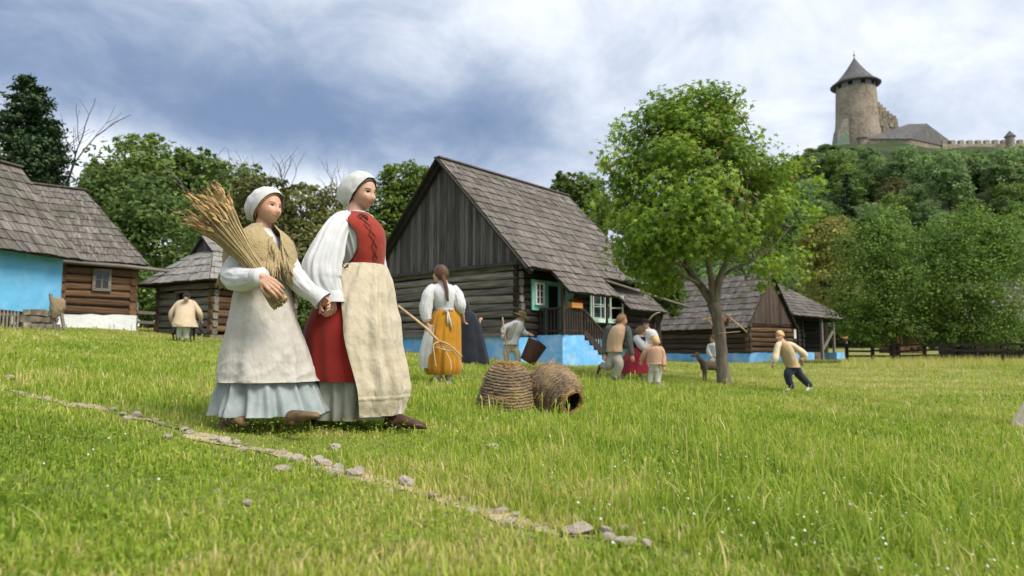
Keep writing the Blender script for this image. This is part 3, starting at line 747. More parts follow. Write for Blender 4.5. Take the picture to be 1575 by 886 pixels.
def build_castle():
    Y = 250.0; k = Y / F * 1.0
    base = at(1320, 222, Y)
    h = thing('castle_tower', 'round stone castle tower with conical shingle roof on the wooded hill', 'castle', (base.x, base.y, base.z))
    mb = MB(); prof = [(8.3, -6), (8.0, 0), (7.75, 4), (7.4, 9), (7.1, 15), (6.85, 20.5)]
    lathe(mb, prof, (0, 0, 0), 48, wob=.02)
    mb.build('wall', m_cstone, h, True)
    mb = MB(); lathe(mb, [(6.75, 20.5), (6.75, 22.6), (.5, 22.6)], (0, 0, 0), 40)
    mb.build('gallery', mat("weathered gallery boards", (.13, .125, .12), (.22, .21, .20), scale=2, rough=.9), h)
    for t in range(10):
        a = 2 * math.pi * (t + .35) / 10; mb = MB(); c, s = math.cos(a), math.sin(a)
        mb.beam((6.7 * c, 6.7 * s, 21.6), (6.9 * c, 6.9 * s, 21.6), 1.5, 1.3); mb.build('opening', m_copen, h)
    mb = MB(); lathe(mb, [(7.2, 22.3), (8.6, 22.3), (8.7, 22.5), (6.4, 24.3), (4.0, 27.2), (1.8, 30.4), (.25, 33.0), (.12, 33.4)], (0, 0, 0), 40); r = mb.build('roof', m_croof, h, True)
    mb = MB(); mb.tube([(0, 0, 33), (0, 0, 36.2)], [.16, .06], 6); lathe(mb, [(.02, 33.9), (.42, 34.3), (.02, 34.7)], (0, 0, 0), 8); mb.build('finial', m_dark, r)
    for (az, z, w_, hh) in ((-1.45, 15, .7, 1.1), (-1.0, 16.4, .9, 1.0), (-2.2, 12.4, 1.3, 1.6), (-1.35, 8.6, .7, .8), (-1.75, 5.0, .6, .9)):
        c, s = math.cos(az), math.sin(az); rr = 7.9 - z * .047
        mb = MB(); mb.beam((c * (rr - .75), s * (rr - .75), z), (c * (rr - .18), s * (rr - .18), z), w_, hh); mb.build('loophole', m_copen, h)
    # broken wall stub against the tower
    w = thing('ruined_wall', 'jagged broken wall stub leaning on the right side of the castle tower', 'ruin', (base.x + 8.6, base.y - 3.5, base.z))
    mb = MB(); rs = random.Random(12)
    cols = [(-4.6, 12.6), (-3.4, 14.2), (-2.2, 13.4), (-1.0, 12.4), (.2, 10.8), (1.2, 9.8), (2.2, 9.0), (3.0, 8.0)]
    for i, (x, zt) in enumerate(cols):
        for j in range(9):
            z0 = -5 + (zt + 5) * j / 9; z1 = -5 + (zt + 5) * (j + 1) / 9 + .1
            mb.box((x + rs.uniform(-.15, .15), rs.uniform(-.2, .2), (z0 + z1) / 2), (1.45 * rs.uniform(.9, 1.1), 3.2 + rs.uniform(-.4, .4), z1 - z0), 0, rs.random(), jit=.18)
    mb.build('wall', m_cstone, w)
    # buttress with green patch at the foot left of the tower
    w = thing('tower_buttress', 'sloping stone buttress with greenish patch at the left foot of the tower', 'buttress', (base.x - 8.6, base.y - 4, base.z))
    mb = MB(); mb.add([(-2.8, -2, -5), (2.4, -2, -5), (2.4, -2, 8.4), (.4, -2, 7.2), (-1.4, -2, 3.2), (-2.8, 2, -5), (2.4, 2, -5), (2.4, 2, 8.4), (.4, 2, 7.2), (-1.4, 2, 3.2)],
                      [(0, 1, 2, 3, 4), (9, 8, 7, 6, 5), (2, 1, 6, 7), (3, 2, 7, 8), (4, 3, 8, 9), (0, 4, 9, 5)], 0, .5)
    mb.build('wall', mat("mossy rubble", (.13, .125, .095), (.28, .26, .20), scale=.9, rough=1, bump=.2, c3=(.09, .22, .17), scale3=.22, fac3=.8), w)
    # small turret in front of the tower
    q = at(1326, 221, 243); w = thing('corner_turret', 'tiny capped stone turret below the castle tower', 'turret', q)
    mb = MB(); lathe(mb, [(1.7, -8), (1.6, 2.0)], (0, 0, 0), 16); mb.build('wall', m_cstone, w, True)
    mb = MB(); lathe(mb, [(1.6, 1.9), (2.15, 1.8), (.05, 4.0)], (0, 0, 0), 16); mb.build('roof', m_croof, w)
    # hall
    a = at(1338, 222, 240); b = at(1402, 226, 240); c = at(1472, 219, 252)
    w = thing('castle_hall', 'castle hall with broad hipped grey roof right of the round tower', 'castle building', (b.x, b.y, b.z))
    A, B, Cc = a - b, Vector((0, 0, 0)), c - b
    A.z = Cc.z = 0
    D = A + Cc; up = Vector((0, 0, 1)); ez = 3.2
    mb = MB()
    for p, q in ((A, B), (B, Cc), (Cc, D), (D, A)):
        mb.add([p - up * 9, q - up * 9, q + up * ez, p + up * ez], [(0, 1, 2, 3)], 0, .5)
    mb.build('wall', m_cstone, w)
    mb = MB(); o = .08
    def ex(p, f=1.1): return (p - D / 2) * f + D / 2
    e = [ex(p) + up * (ez - .4) for p in (A, B, Cc, D)]
    r0 = (A + D) / 2 * .62 + D * .19 + up * 10.2; r1 = (B + Cc) / 2 * .72 + D * .14 + up * 10.4
    r0 = e[0].lerp(e[3], .5).lerp(e[1].lerp(e[2], .5), .38); r0.z = 10.4; r1 = e[0].lerp(e[3], .5).lerp(e[1].lerp(e[2], .5), .80); r1.z = 10.6
    mb.add([e[0], e[1], r1, r0], [(0, 1, 2, 3)], 0, .4); mb.add([e[1], e[2], r1], [(0, 1, 2)], 0, .6); mb.add([e[2], e[3], r0, r1], [(0, 1, 2, 3)], 0, .5); mb.add([e[3], e[0], r0], [(0, 1, 2)], 0, .5)
    mb.build('roof', m_croof, w)
    # battlement wall
    p0 = at(1448, 226, 248); p1 = at(1640, 224, 262); n = 30
    w = thing('battlement_wall', 'crenellated stone curtain wall along the hill top right of the hall', 'castle wall', p0)
    mb = MB(); d = (p1 - p0) / n
    mb.beam(p0 - up * 4, p1 - up * 4, 1.6, 9.6)
    for i in range(n):
        if i % 2 == 0: q = p0 + d * (i + .5) + up * 1.5; mb.beam(q - d * .52, q + d * .52, 1.2, 1.6)
    mb.build('wall', m_cstone, w, world=True)
    q = at(1554, 222, 250); w = thing('wall_turret', 'slim round turret with pointed cap on the battlement wall', 'turret', q)
    mb = MB(); lathe(mb, [(1.55, -7), (1.5, 3.0)], (0, 0, 0), 18); mb.build('wall', m_cstone, w, True)
    mb = MB(); lathe(mb, [(1.5, 2.9), (1.95, 2.8), (.05, 5.2)], (0, 0, 0), 18); mb.build('roof', m_croof, w)
build_castle()
# ================================================================ foliage
def leafmat(name, dark, mid, light, extra=None, trans=.42, objrnd=.25):
    m = bpy.data.materials.new(name); m.use_nodes = True
    nt = m.node_tree; N = nt.nodes; L = nt.links; b = N['Principled BSDF']
    b.inputs['Roughness'].default_value = .55; b.inputs['Specular IOR Level'].default_value = .25
    a = N.new("ShaderNodeAttribute"); a.attribute_name = 'rnd'
    rp = N.new("ShaderNodeValToRGB"); L.new(a.outputs['Fac'], rp.inputs[0])
    cr = rp.color_ramp; cr.elements[0].color = (*dark, 1); cr.elements[1].color = (*light, 1); cr.elements[1].position = .93
    e = cr.elements.new(.5); e.color = (*mid, 1)
    if extra: e = cr.elements.new(.975); e.color = (*extra, 1)
    oi = N.new("ShaderNodeObjectInfo"); mr = N.new("ShaderNodeMapRange"); mr.inputs[3].default_value = 1 - objrnd; mr.inputs[4].default_value = 1 + objrnd
    L.new(oi.outputs['Random'], mr.inputs[0])
    hs = N.new("ShaderNodeHueSaturation"); L.new(rp.outputs[0], hs.inputs['Color']); L.new(mr.outputs[0], hs.inputs['Value'])
    col = hs.outputs[0]
    L.new(col, b.inputs['Base Color'])
    tr = N.new("ShaderNodeBsdfTranslucent"); mx = N.new("ShaderNodeMixShader"); mx.inputs[0].default_value = trans
    L.new(col, tr.inputs[0]); L.new(b.outputs[0], mx.inputs[1]); L.new(tr.outputs[0], mx.inputs[2]); L.new(mx.outputs[0], N['Material Output'].inputs[0])
    return m
lf_maple = leafmat("maple leaves", (0.065, 0.123, 0.013), (0.172, 0.285, 0.025), (0.343, 0.458, 0.046), (0.434, 0.228, 0.090), objrnd=0, trans=.42)
lf_dark = leafmat("dark broad leaves", (0.060, 0.112, 0.028), (0.143, 0.234, 0.057), (0.255, 0.366, 0.081))
lf_mid = leafmat("green leaves", (0.069, 0.120, 0.026), (0.157, 0.240, 0.047), (0.272, 0.358, 0.073))
lf_fence = leafmat("fence side leaves", (0.055, 0.104, 0.019), (0.125, 0.206, 0.034), (0.216, 0.307, 0.052))
lf_bright = leafmat("bright leaves", (0.061, 0.110, 0.015), (0.138, 0.215, 0.031), (0.220, 0.292, 0.050))
lf_olive = leafmat("olive leaves", (0.079, 0.089, 0.026), (0.159, 0.165, 0.049), (0.251, 0.247, 0.086))
lf_yellow = leafmat("yellow green leaves", (0.112, 0.126, 0.022), (0.238, 0.245, 0.049), (0.378, 0.336, 0.084))
lf_hill = leafmat("hillside leaves", (0.069, 0.125, 0.041), (0.168, 0.262, 0.086), (0.308, 0.418, 0.164), objrnd=.38)
lf_conifer = leafmat("conifer needles", (0.018, 0.042, 0.018), (0.039, 0.079, 0.029), (0.081, 0.134, 0.042), trans=.1)
m_bark = mat("grey bark", (.085, .070, .052), (.230, .195, .155), scale=(14, 14, 3), rough=.95, bump=.03)
m_barkdark = mat("dark bark", (.022, .018, .014), (.060, .050, .040), scale=(10, 10, 2), rough=.95)
m_barkbare = mat("bare grey twigs", (.075, .066, .060), (.150, .135, .125), scale=3, rough=.95)

def mesh_np(name, V, tris_or_quads, rnd, mats, parent=None, loc=None, smooth=False):
    """fast mesh from numpy arrays; the face array is (n, 3) or (n, 4)"""
    me = bpy.data.meshes.new(name)
    V = np.asarray(V, np.float32); Fc = np.asarray(tris_or_quads, np.int32)
    n, k = Fc.shape
    me.vertices.add(len(V)); me.vertices.foreach_set("co", V.ravel())
    me.loops.add(n * k); me.loops.foreach_set("vertex_index", Fc.ravel())
    me.polygons.add(n); me.polygons.foreach_set("loop_start", np.arange(0, n * k, k, dtype=np.int32))
    if smooth: me.polygons.foreach_set("use_smooth", np.ones(n, bool))
    a = me.attributes.new("rnd", 'FLOAT', 'POINT'); a.data.foreach_set("value", np.asarray(rnd, np.float32))
    for m in (mats if isinstance(mats, (list, tuple)) else [mats]): me.materials.append(m)
    me.update(calc_edges=True)
    o = bpy.data.objects.new(name, me); COL.objects.link(o)
    if parent is not None: o.parent = parent
    if loc is not None: o.location = loc
    return o

def unit(a): return a / np.maximum(1e-9, np.linalg.norm(a, axis=-1, keepdims=True))
# leaf outlines in the (u, v) plane
LEAF_OVAL = (np.array([[0, -.5], [.30, -.05], [0, .6], [-.30, -.05]]), np.array([[0, 1, 2, 3]]))
_la = [(180, .05), (112, .62), (78, .30), (52, .86), (26, .42), (0, 1.0), (-26, .42), (-52, .86), (-78, .30), (-112, .62)]
LEAF_MAPLE = (np.array([[math.sin(R(a)) * r * .62, math.cos(R(a)) * r * .62 - .1] for a, r in _la]),
              np.array([[0, 1, 2], [0, 2, 4], [2, 3, 4], [0, 4, 6], [4, 5, 6], [0, 6, 8], [6, 7, 8], [0, 8, 9]]))
def leaves(C, Nrm, size, rnd, shape, rng, droop=.25):
    """leaf polygons at the points C, facing Nrm"""
    uv, fc = shape; n = len(C)
    t = unit(np.cross(Nrm, rng.normal(size=(n, 3)))); b = np.cross(Nrm, t)
    s = np.asarray(size).reshape(-1, 1, 1) if hasattr(size, '__len__') else size
    lift = (-np.abs(uv[:, 0]) * droop - np.maximum(0, uv[:, 1]) ** 2 * droop)[None, :, None] * Nrm[:, None, :]
    V = C[:, None, :] + s * (uv[None, :, 0, None] * t[:, None, :] + uv[None, :, 1, None] * b[:, None, :] + lift)
    k = len(uv)
    Fc = (fc[None] + (np.arange(n) * k)[:, None, None]).reshape(-1, fc.shape[1])
    return V.reshape(-1, 3), Fc, np.repeat(rnd, k)

def crown_points(lobes, n, rng, clump=.28, nclump=26, shell=.75):
    """points in leaf clumps spread through the lobes; lobes = (centre, (rx, ry, rz))"""
    w = np.array([(l[1][0] * l[1][2]) for l in lobes], float); w /= w.sum()
    P = []; Nn = []; Rn = []
    for (c, r), f in zip(lobes, w):
        c = np.array(c); r = np.array(r); m = max(20, int(n * f)); k = max(6, int(nclump * f * len(lobes)))
        d = unit(rng.normal(size=(k, 3))); rad = shell + (1 - shell) * rng.random((k, 1)) ** .5 * 1.25 - .35 * (rng.random((k, 1)) < .25)
        cc = c + d * r * rad
        cr = rng.uniform(.6, 1.3, k) * clump * r.mean()
        cb = rng.normal(0, .13, k)
        i = rng.integers(0, k, m)
        q = unit(rng.normal(size=(m, 3))); rr = rng.random((m, 1)) ** (1 / 2.4)
        pts = cc[i] + q * rr * cr[i, None] * np.array([1.15, 1.15, .72])
        P.append(pts); nn = q * .5 + d[i] * .4 + np.array([0, 0, .55]) + rng.normal(0, .45, (m, 3)); Nn.append(unit(nn))
        Rn.append(np.clip(.45 + cb[i] + rng.normal(0, .2, m), 0, .93))
    return np.concatenate(P), np.concatenate(Nn), np.concatenate(Rn)

def limb(mb, p0, p1, r0, r1, rs, seg=5, bend=.12, n=7):
    p0, p1 = Vector(p0), Vector(p1); L = (p1 - p0).length; pts = [p0]
    for i in range(1, seg):
        t = i / seg; pts.append(p0.lerp(p1, t) + Vector((rs.uniform(-1, 1), rs.uniform(-1, 1), rs.uniform(-.4, .8))) * bend * L * math.sin(t * math.pi) * .6)
    pts.append(p1)
    mb.tube(pts, [r0 + (r1 - r0) * i / seg for i in range(seg + 1)], n, cap=False, wob=.05)
    return pts

def tree(label, base, lobes, mleaf, n=5000, size=.3, trunk_r=.2, group=None, seed=1, name='broadleaf_tree', bark=None, shape=LEAF_OVAL, nclump=26, clump=.28, nlimb=9):
    base = Vector(base); rs = random.Random(seed); rng = np.random.default_rng(seed)
    t = thing(name, label, 'tree', base, 0, group)
    rel = [(np.array(Vector(c) - base), r) for c, r in lobes]
    P, Nn, Rr = crown_points(rel, n, rng, clump, nclump)
    keep = P[:, 2] > -.1; P, Nn, Rr = P[keep], Nn[keep], Rr[keep]
    V, Fc, rn = leaves(P, Nn, rng.uniform(.7, 1.3, len(P)) * size, Rr, shape, rng)
    mesh_np('crown', V, Fc, rn, mleaf, t)
    mb = MB(); top = np.mean([c for c, r in rel], axis=0); zmax = max(c[2] for c, r in rel); zmin = min(c[2] - r[2] for c, r in rel)
    fork = Vector((top[0] * .25, top[1] * .25, max(.6, min(zmin + .6, zmax * .45))))
    mb.tube([(0, 0, -.3), (0, 0, .15), fork * .5, fork], [trunk_r * 1.5, trunk_r * 1.08, trunk_r * .95, trunk_r * .8], 9, cap=False, wob=.05)
    for k in range(nlimb):
        c, r = rel[k % len(rel)]
        e = Vector(c) + Vector((rs.uniform(-.7, .7) * r[0], rs.uniform(-.7, .7) * r[1], rs.uniform(-.3, .7) * r[2]))
        limb(mb, fork, e, trunk_r * .55, .02, rs)
    mb.build('trunk', bark or m_barkdark, t, True)
    return t
def lobe(px, py, Y, rx, ry, depth=None):
    s = Y / F
    return (tuple(at(px, py, Y)), (rx * s, (depth or (rx + ry) / 2) * s, ry * s))

# ---------------------------------------------------------------- the maple in front of the farmhouse
def build_maple():
    Y = 15.0; b = at(1113, 592, Y); base = Vector((b.x, b.y, g1(b.x, b.y)))
    t = thing('maple_tree', 'round bright green maple standing alone in the meadow, goat at its trunk', 'tree', base)
    rs = random.Random(77); rng = np.random.default_rng(77)
    prof = [(136, 1035, 1128), (160, 990, 1136), (190, 955, 1146), (218, 940, 1192), (250, 925, 1232), (290, 915, 1262), (330, 918, 1255), (365, 922, 1232), (400, 942, 1240), (425, 958, 1236), (440, 985, 1215)]
    py_ = np.array([p[0] for p in prof]); pl = np.array([p[1] for p in prof]); pr = np.array([p[2] for p in prof])
    cl = []; tries = 0
    while len(cl) < 215 and tries < 20000:
        tries += 1
        y = rng.uniform(141, 440); l, r = np.interp(y, py_, pl) + 16, np.interp(y, py_, pr) - 16
        u = rng.uniform(-1, 1); dmax = (1 - u * u) ** .5
        x = (l + r) / 2 + u * (r - l) / 2
        dep = rng.uniform(-1, 1)
        rad = (u * u + dep * dep) ** .5
        if rad > 1 or (rad < .45 and rng.random() < .75): continue
        if y > 388 and abs(x - 1100) < 78 and rng.random() < .93: continue
        # lower centre is open: limbs show
        q = at(x, y, Y + dep * min(2.3, (r - l) / 2 * Y / F))
        if any((q - c).length < .27 for c in cl): continue
        cl.append(q)
    P = []; Nn = []; Rr = []
    ctr = at(1090, 300, Y)
    for c in cl:
        m = rng.integers(78, 124); d = np.array((c - ctr).normalized())
        q = unit(rng.normal(size=(m, 3))); rr = rng.random((m, 1)) ** .45
        P.append(np.array(c) + q * rr * rng.uniform(.34, .52) * np.array([1.1, 1.1, .8]))
        Nn.append(unit(q * .35 + d * .5 + np.array([0, -.1, .5]) + rng.normal(0, .4, (m, 3))))
        cb = rng.normal(0, .12); red = rng.random() < .25
        v = np.clip(.46 + cb + rng.normal(0, .2, m), 0, .92)
        if red: v[rng.random(m) < .05] = 1.0
        Rr.append(v)
    # single sprays standing out of the outline
    for k in range(70):
        y = rng.uniform(136, 436); side = rng.integers(0, 2); x = np.interp(y, py_, pl) + rng.uniform(-6, 12) if side else np.interp(y, py_, pr) - rng.uniform(-6, 12)
        q = at(x, y, Y + rng.uniform(-.6, .6)); m = 9
        P.append(np.array(q) + rng.normal(0, .11, (m, 3))); Nn.append(unit(rng.normal(0, .6, (m, 3)) + np.array([0, -.3, .5]))); Rr.append(np.clip(rng.normal(.6, .18, m), 0, .92))
    P = np.concatenate(P) - np.array(base); Nn = np.concatenate(Nn); Rr = np.concatenate(Rr)
    V, Fc, rn = leaves(P, Nn, rng.uniform(.75, 1.25, len(P)) * .168, Rr, LEAF_MAPLE, rng, droop=.35)
    mesh_np('crown', V, Fc, rn, lf_maple, t)
    mb = MB(); T = lambda px, py, dy=0: at(px, py, Y + dy) - base
    s = Y / F
    mb.tube([(T(1113, 592) + Vector((0, 0, -.2))), T(1114, 588), T(1112, 570), T(1110, 540), T(1107, 510), T(1102, 485), T(1097, 466)], [.20, .160, .136, .122, .118, .122, .138], 14, cap=False, wob=.04)
    main = [((1098, 470), (1078, 440), (1056, 412), (1035, 375), (1010, 330), .125), ((1098, 470), (1094, 430), (1088, 395), (1085, 340), (1080, 250), .105),
            ((1100, 470), (1106, 430), (1118, 402), (1135, 360), (1150, 280), .12), ((1108, 428), (1125, 415), (1160, 400), (1185, 385), (1215, 350), .06), ((1075, 436), (1050, 424), (1020, 405), (985, 390), (955, 360), .055),
            ((1088, 395), (1065, 350), (1050, 300), (1050, 240), (1065, 170), .06), ((1118, 402), (1120, 350), (1110, 290), (1105, 220), (1105, 160), .06)]
    for i, (*pts, r0) in enumerate(main):
        dy = rs.uniform(-.5, .5); q = [T(p[0], p[1], dy * k / 2) for k, p in enumerate(pts)]
        mb.tube(q, [r0 * .82 * (1 - .2 * k) for k in range(5)], 8, cap=False, wob=.05)
    for c in cl[::2]:
        k = rs.choice(main); j = rs.randint(2, 4); p = T(k[j][0], k[j][1]); limb(mb, p, c - base, .022, .006, rs, seg=3, n=5)
    # a bare twig hanging low on the right
    limb(mb, T(1125, 415), T(1165, 430), .02, .006, rs, n=5)
    mb.build('trunk', m_bark, t, True)
build_maple()

# ---------------------------------------------------------------- trees behind the cottages
def g_at(px, Y):
    q = at(px, 500, Y); return Vector((q.x, q.y, g1(q.x, q.y) - .1))
TREES = [
    ('dark spreading willow just behind the small hut', 235, 42, [(205, 325, 70, 60), (255, 370, 72, 70), (180, 385, 55, 70), (265, 440, 60, 55), (170, 300, 36, 40)], lf_dark, 9000, .30),
    ('tall broad dark green tree behind the willow, highest of the left wood', 205, 50, [(215, 262, 66, 46), (190, 310, 60, 60), (250, 300, 60, 60)], lf_mid, 7500, .34),
    ('rounded dark green tree between the tall broad tree and the girl', 295, 52, [(292, 272, 46, 40), (310, 330, 56, 60), (330, 290, 40, 40)], lf_dark, 6500, .34),
    ('green tree with olive top directly left of the girl in the bonnet', 365, 50, [(358, 290, 46, 42), (370, 350, 56, 70), (340, 400, 60, 60)], lf_mid, 6500, .34),
    ('olive green tree showing above the bonnet of the girl', 415, 46, [(405, 308, 40, 36), (420, 370, 52, 66), (400, 430, 60, 50)], lf_olive, 6000, .30),
    ('yellowish olive tree mixed with bare branches between girl and woman', 475, 46, [(470, 330, 42, 44), (485, 400, 56, 66), (455, 450, 60, 45)], lf_olive, 6500, .28),
    ('olive shrub like tree just left of the woman in the headscarf', 520, 48, [(510, 330, 30, 44), (525, 400, 46, 70)], lf_olive, 4500, .28),
    ('tall bright green tree between the woman and the large house', 610, 52, [(622, 282, 36, 32), (600, 320, 36, 40), (640, 330, 34, 46), (600, 380, 46, 56), (650, 278, 18, 20)], lf_bright, 7500, .34),
    ('pale green treetop rising behind the ridge of the large house', 885, 46, [(885, 292, 34, 24), (905, 330, 40, 40), (865, 325, 26, 24)], lf_bright, 4500, .28),
    ('light green young tree between the large house and the farmhouse', 1012, 30.5, [(1012, 440, 30, 34), (1032, 452, 20, 34), (992, 462, 20, 26)], lf_bright, 5200, .13),
    ('yellow green tree behind the right end of the farmhouse roof', 1268, 58, [(1262, 388, 32, 40), (1285, 370, 34, 34), (1275, 430, 40, 50)], lf_yellow, 6500, .26),
    ('leafy green tree behind the rail fence, left of the two', 1372, 33.5, [(1350, 385, 58, 48), (1335, 440, 55, 50), (1395, 430, 60, 60), (1350, 350, 34, 26), (1380, 490, 62, 30), (1310, 480, 32, 34), (1338, 508, 44, 26), (1415, 510, 40, 26)], lf_fence, 19000, .125),
    ('leafy green tree behind the rail fence, right of the two', 1470, 33.0, [(1490, 380, 62, 50), (1470, 440, 56, 55), (1530, 430, 60, 66), (1500, 490, 62, 36), (1450, 360, 30, 26), (1560, 370, 40, 50), (1450, 512, 34, 24), (1525, 515, 52, 26)], lf_fence, 20000, .125),
    ('low dense bush filling the gap between girl and woman, far behind', 470, 38, [(470, 478, 44, 30), (440, 470, 34, 34), (505, 470, 36, 36)], lf_dark, 4500, .2),
    ('low green bush behind the left corner of the large house', 575, 40, [(575, 470, 26, 40), (560, 440, 24, 40)], lf_mid, 3500, .2),
    ('bushy hedge tree at the back between the cottage and the hut', 222, 36, [(225, 462, 30, 26), (205, 440, 30, 40), (250, 450, 24, 30)], lf_dark, 3500, .2),
]
for i, (lab, px, Y, ls, m, n, sz) in enumerate(TREES):
    rr_ = random.Random(900 + i); ls = list(ls)
    for (a, b, rx, ry) in list(ls):
        for _ in range(2):
            w_ = rr_.uniform(-.5, 3.6); q_ = rr_.uniform(.25, .42); ls.append((a + math.cos(w_) * rx * .95, b - math.sin(w_) * ry * .95, rx * q_, ry * q_))
    tree(lab, g_at(px, Y), [lobe(a, b, Y, rx, ry) for a, b, rx, ry in ls], m, int(n * 1.7), sz, trunk_r=.22 if Y > 35 else .17, seed=200 + i, nclump=60, clump=.30, group='trees around the village')

# ---------------------------------------------------------------- conifers
def conifer(label, px, ytop, Y, rpx, n=9000, seed=5, group=None, name='conifer_tree'):
    base = g_at(px, Y); H = at(px, ytop, Y).z - base.z; rad = rpx * Y / F
    t = thing(name, label, 'tree', base, 0, group); rs = random.Random(seed); rng = np.random.default_rng(seed)
    mb = MB(); mb.tube([(0, 0, -.3), (0, 0, H * .5), (0, 0, H)], [H * .018, H * .012, .02], 8, cap=False)
    P = []; Nn = []; Rr = []
    nb = 150
    for k in range(nb):
        f = (k + rs.random()) / nb; z = H * (.12 + .86 * f); L = rad * (1 - f) ** .68 * rs.uniform(.45, 1.15) + .25; a = rs.uniform(0, 2 * math.pi)
        d = Vector((math.cos(a), math.sin(a), 0)); tip = d * L + Vector((0, 0, z - .12 * L + .25 * L * f))
        mb.tube([(0, 0, z), tip], [.03, .008], 4, cap=False)
        m = int(n / nb * (.3 + 1.4 * (1 - f) ** .6)); u = rng.random(m) ** .6
        c = np.array([0, 0, z]) + (np.array(tip) - np.array([0, 0, z])) * u[:, None]
        w = .10 * L + .12
        P.append(c + rng.normal(0, 1, (m, 3)) * np.array([w, w, w * .45])); Nn.append(unit(rng.normal(0, .5, (m, 3)) + np.array([d.x * .3, d.y * .3, .8])))
        Rr.append(np.clip(rng.normal(.42, .2, m) + rs.gauss(0, .08), 0, .92))
    P = np.concatenate(P); V, Fc, rn = leaves(P, np.concatenate(Nn), rng.uniform(.6, 1.3, len(P)) * .013 * H + .04, np.concatenate(Rr), LEAF_OVAL, rng)
    mesh_np('crown', V, Fc, rn, lf_conifer, t); mb.build('trunk', m_barkdark, t)
    return t
conifer('tall dark spruce rising behind the blue cottage, at the left edge', 22, 112, 40, 104, n=42000, seed=6)
conifer('shorter dark spruce beside the tall one, above the cottage ridge', 66, 200, 43, 40, n=14000, seed=7)

# ---------------------------------------------------------------- bare trees
def bare_tree(label, px, Y, ytop, wpx, seed, dens=1.0):
    base = g_at(px, Y); H = at(px, ytop, Y).z - base.z; W = wpx * Y / F
    t = thing('bare_tree', label, 'tree', base, 0, 'leafless trees'); rs = random.Random(seed); mb = MB()
    def grow(p, d, L, r, lev):
        q = p + d * L; m = p.lerp(q, .5) + Vector((rs.uniform(-1, 1), rs.uniform(-1, 1), 0)) * L * .06
        mb.tube([p, m, q], [r, r * .85, r * .66], 6 if lev < 2 else 4, cap=False)
        if lev >= 5: return
        for k in range(2 if lev != 2 else 3):
            nd = (d + Vector((rs.uniform(-1, 1), rs.uniform(-1, 1), rs.uniform(-.1, .5))) * (.42 + .06 * lev)).normalized()
            nd.x *= 1.0; grow(q if k == 0 else m.lerp(q, rs.uniform(.2, 1)), nd, L * rs.uniform(.62, .86), r * (.66 if k == 0 else .5), lev + 1)
    lean = Vector((rs.uniform(-.15, .15), rs.uniform(-.1, .1), 1)).normalized()
    grow(Vector((0, 0, -.2)), lean, H * .36, H * .016, 0)
    zz = np.array([p[2] for p in mb.v]); k = H / zz.max(); mb.v = [(p[0], p[1], p[2] * k if p[2] > 0 else p[2]) for p in mb.v]
    mb.build('trunk', m_barkbare, t)
bare_tree('bare forked tree above the ridge of the log cottage', 112, 44, 178, 60, 3)
bare_tree('second bare tree leaning over the log cottage ridge', 140, 45, 232, 40, 9)
bare_tree('tall bare tree above the olive wood, left of the three', 418, 48, 220, 30, 12)
bare_tree('tall bare tree in the middle above the olive wood', 455, 49, 232, 36, 18)
bare_tree('bare tree just left of the white headscarf, above the olive wood', 496, 49, 242, 36, 23)
bare_tree('thin bare tree low between the girl and the bare trees', 388, 50, 245, 24, 31)

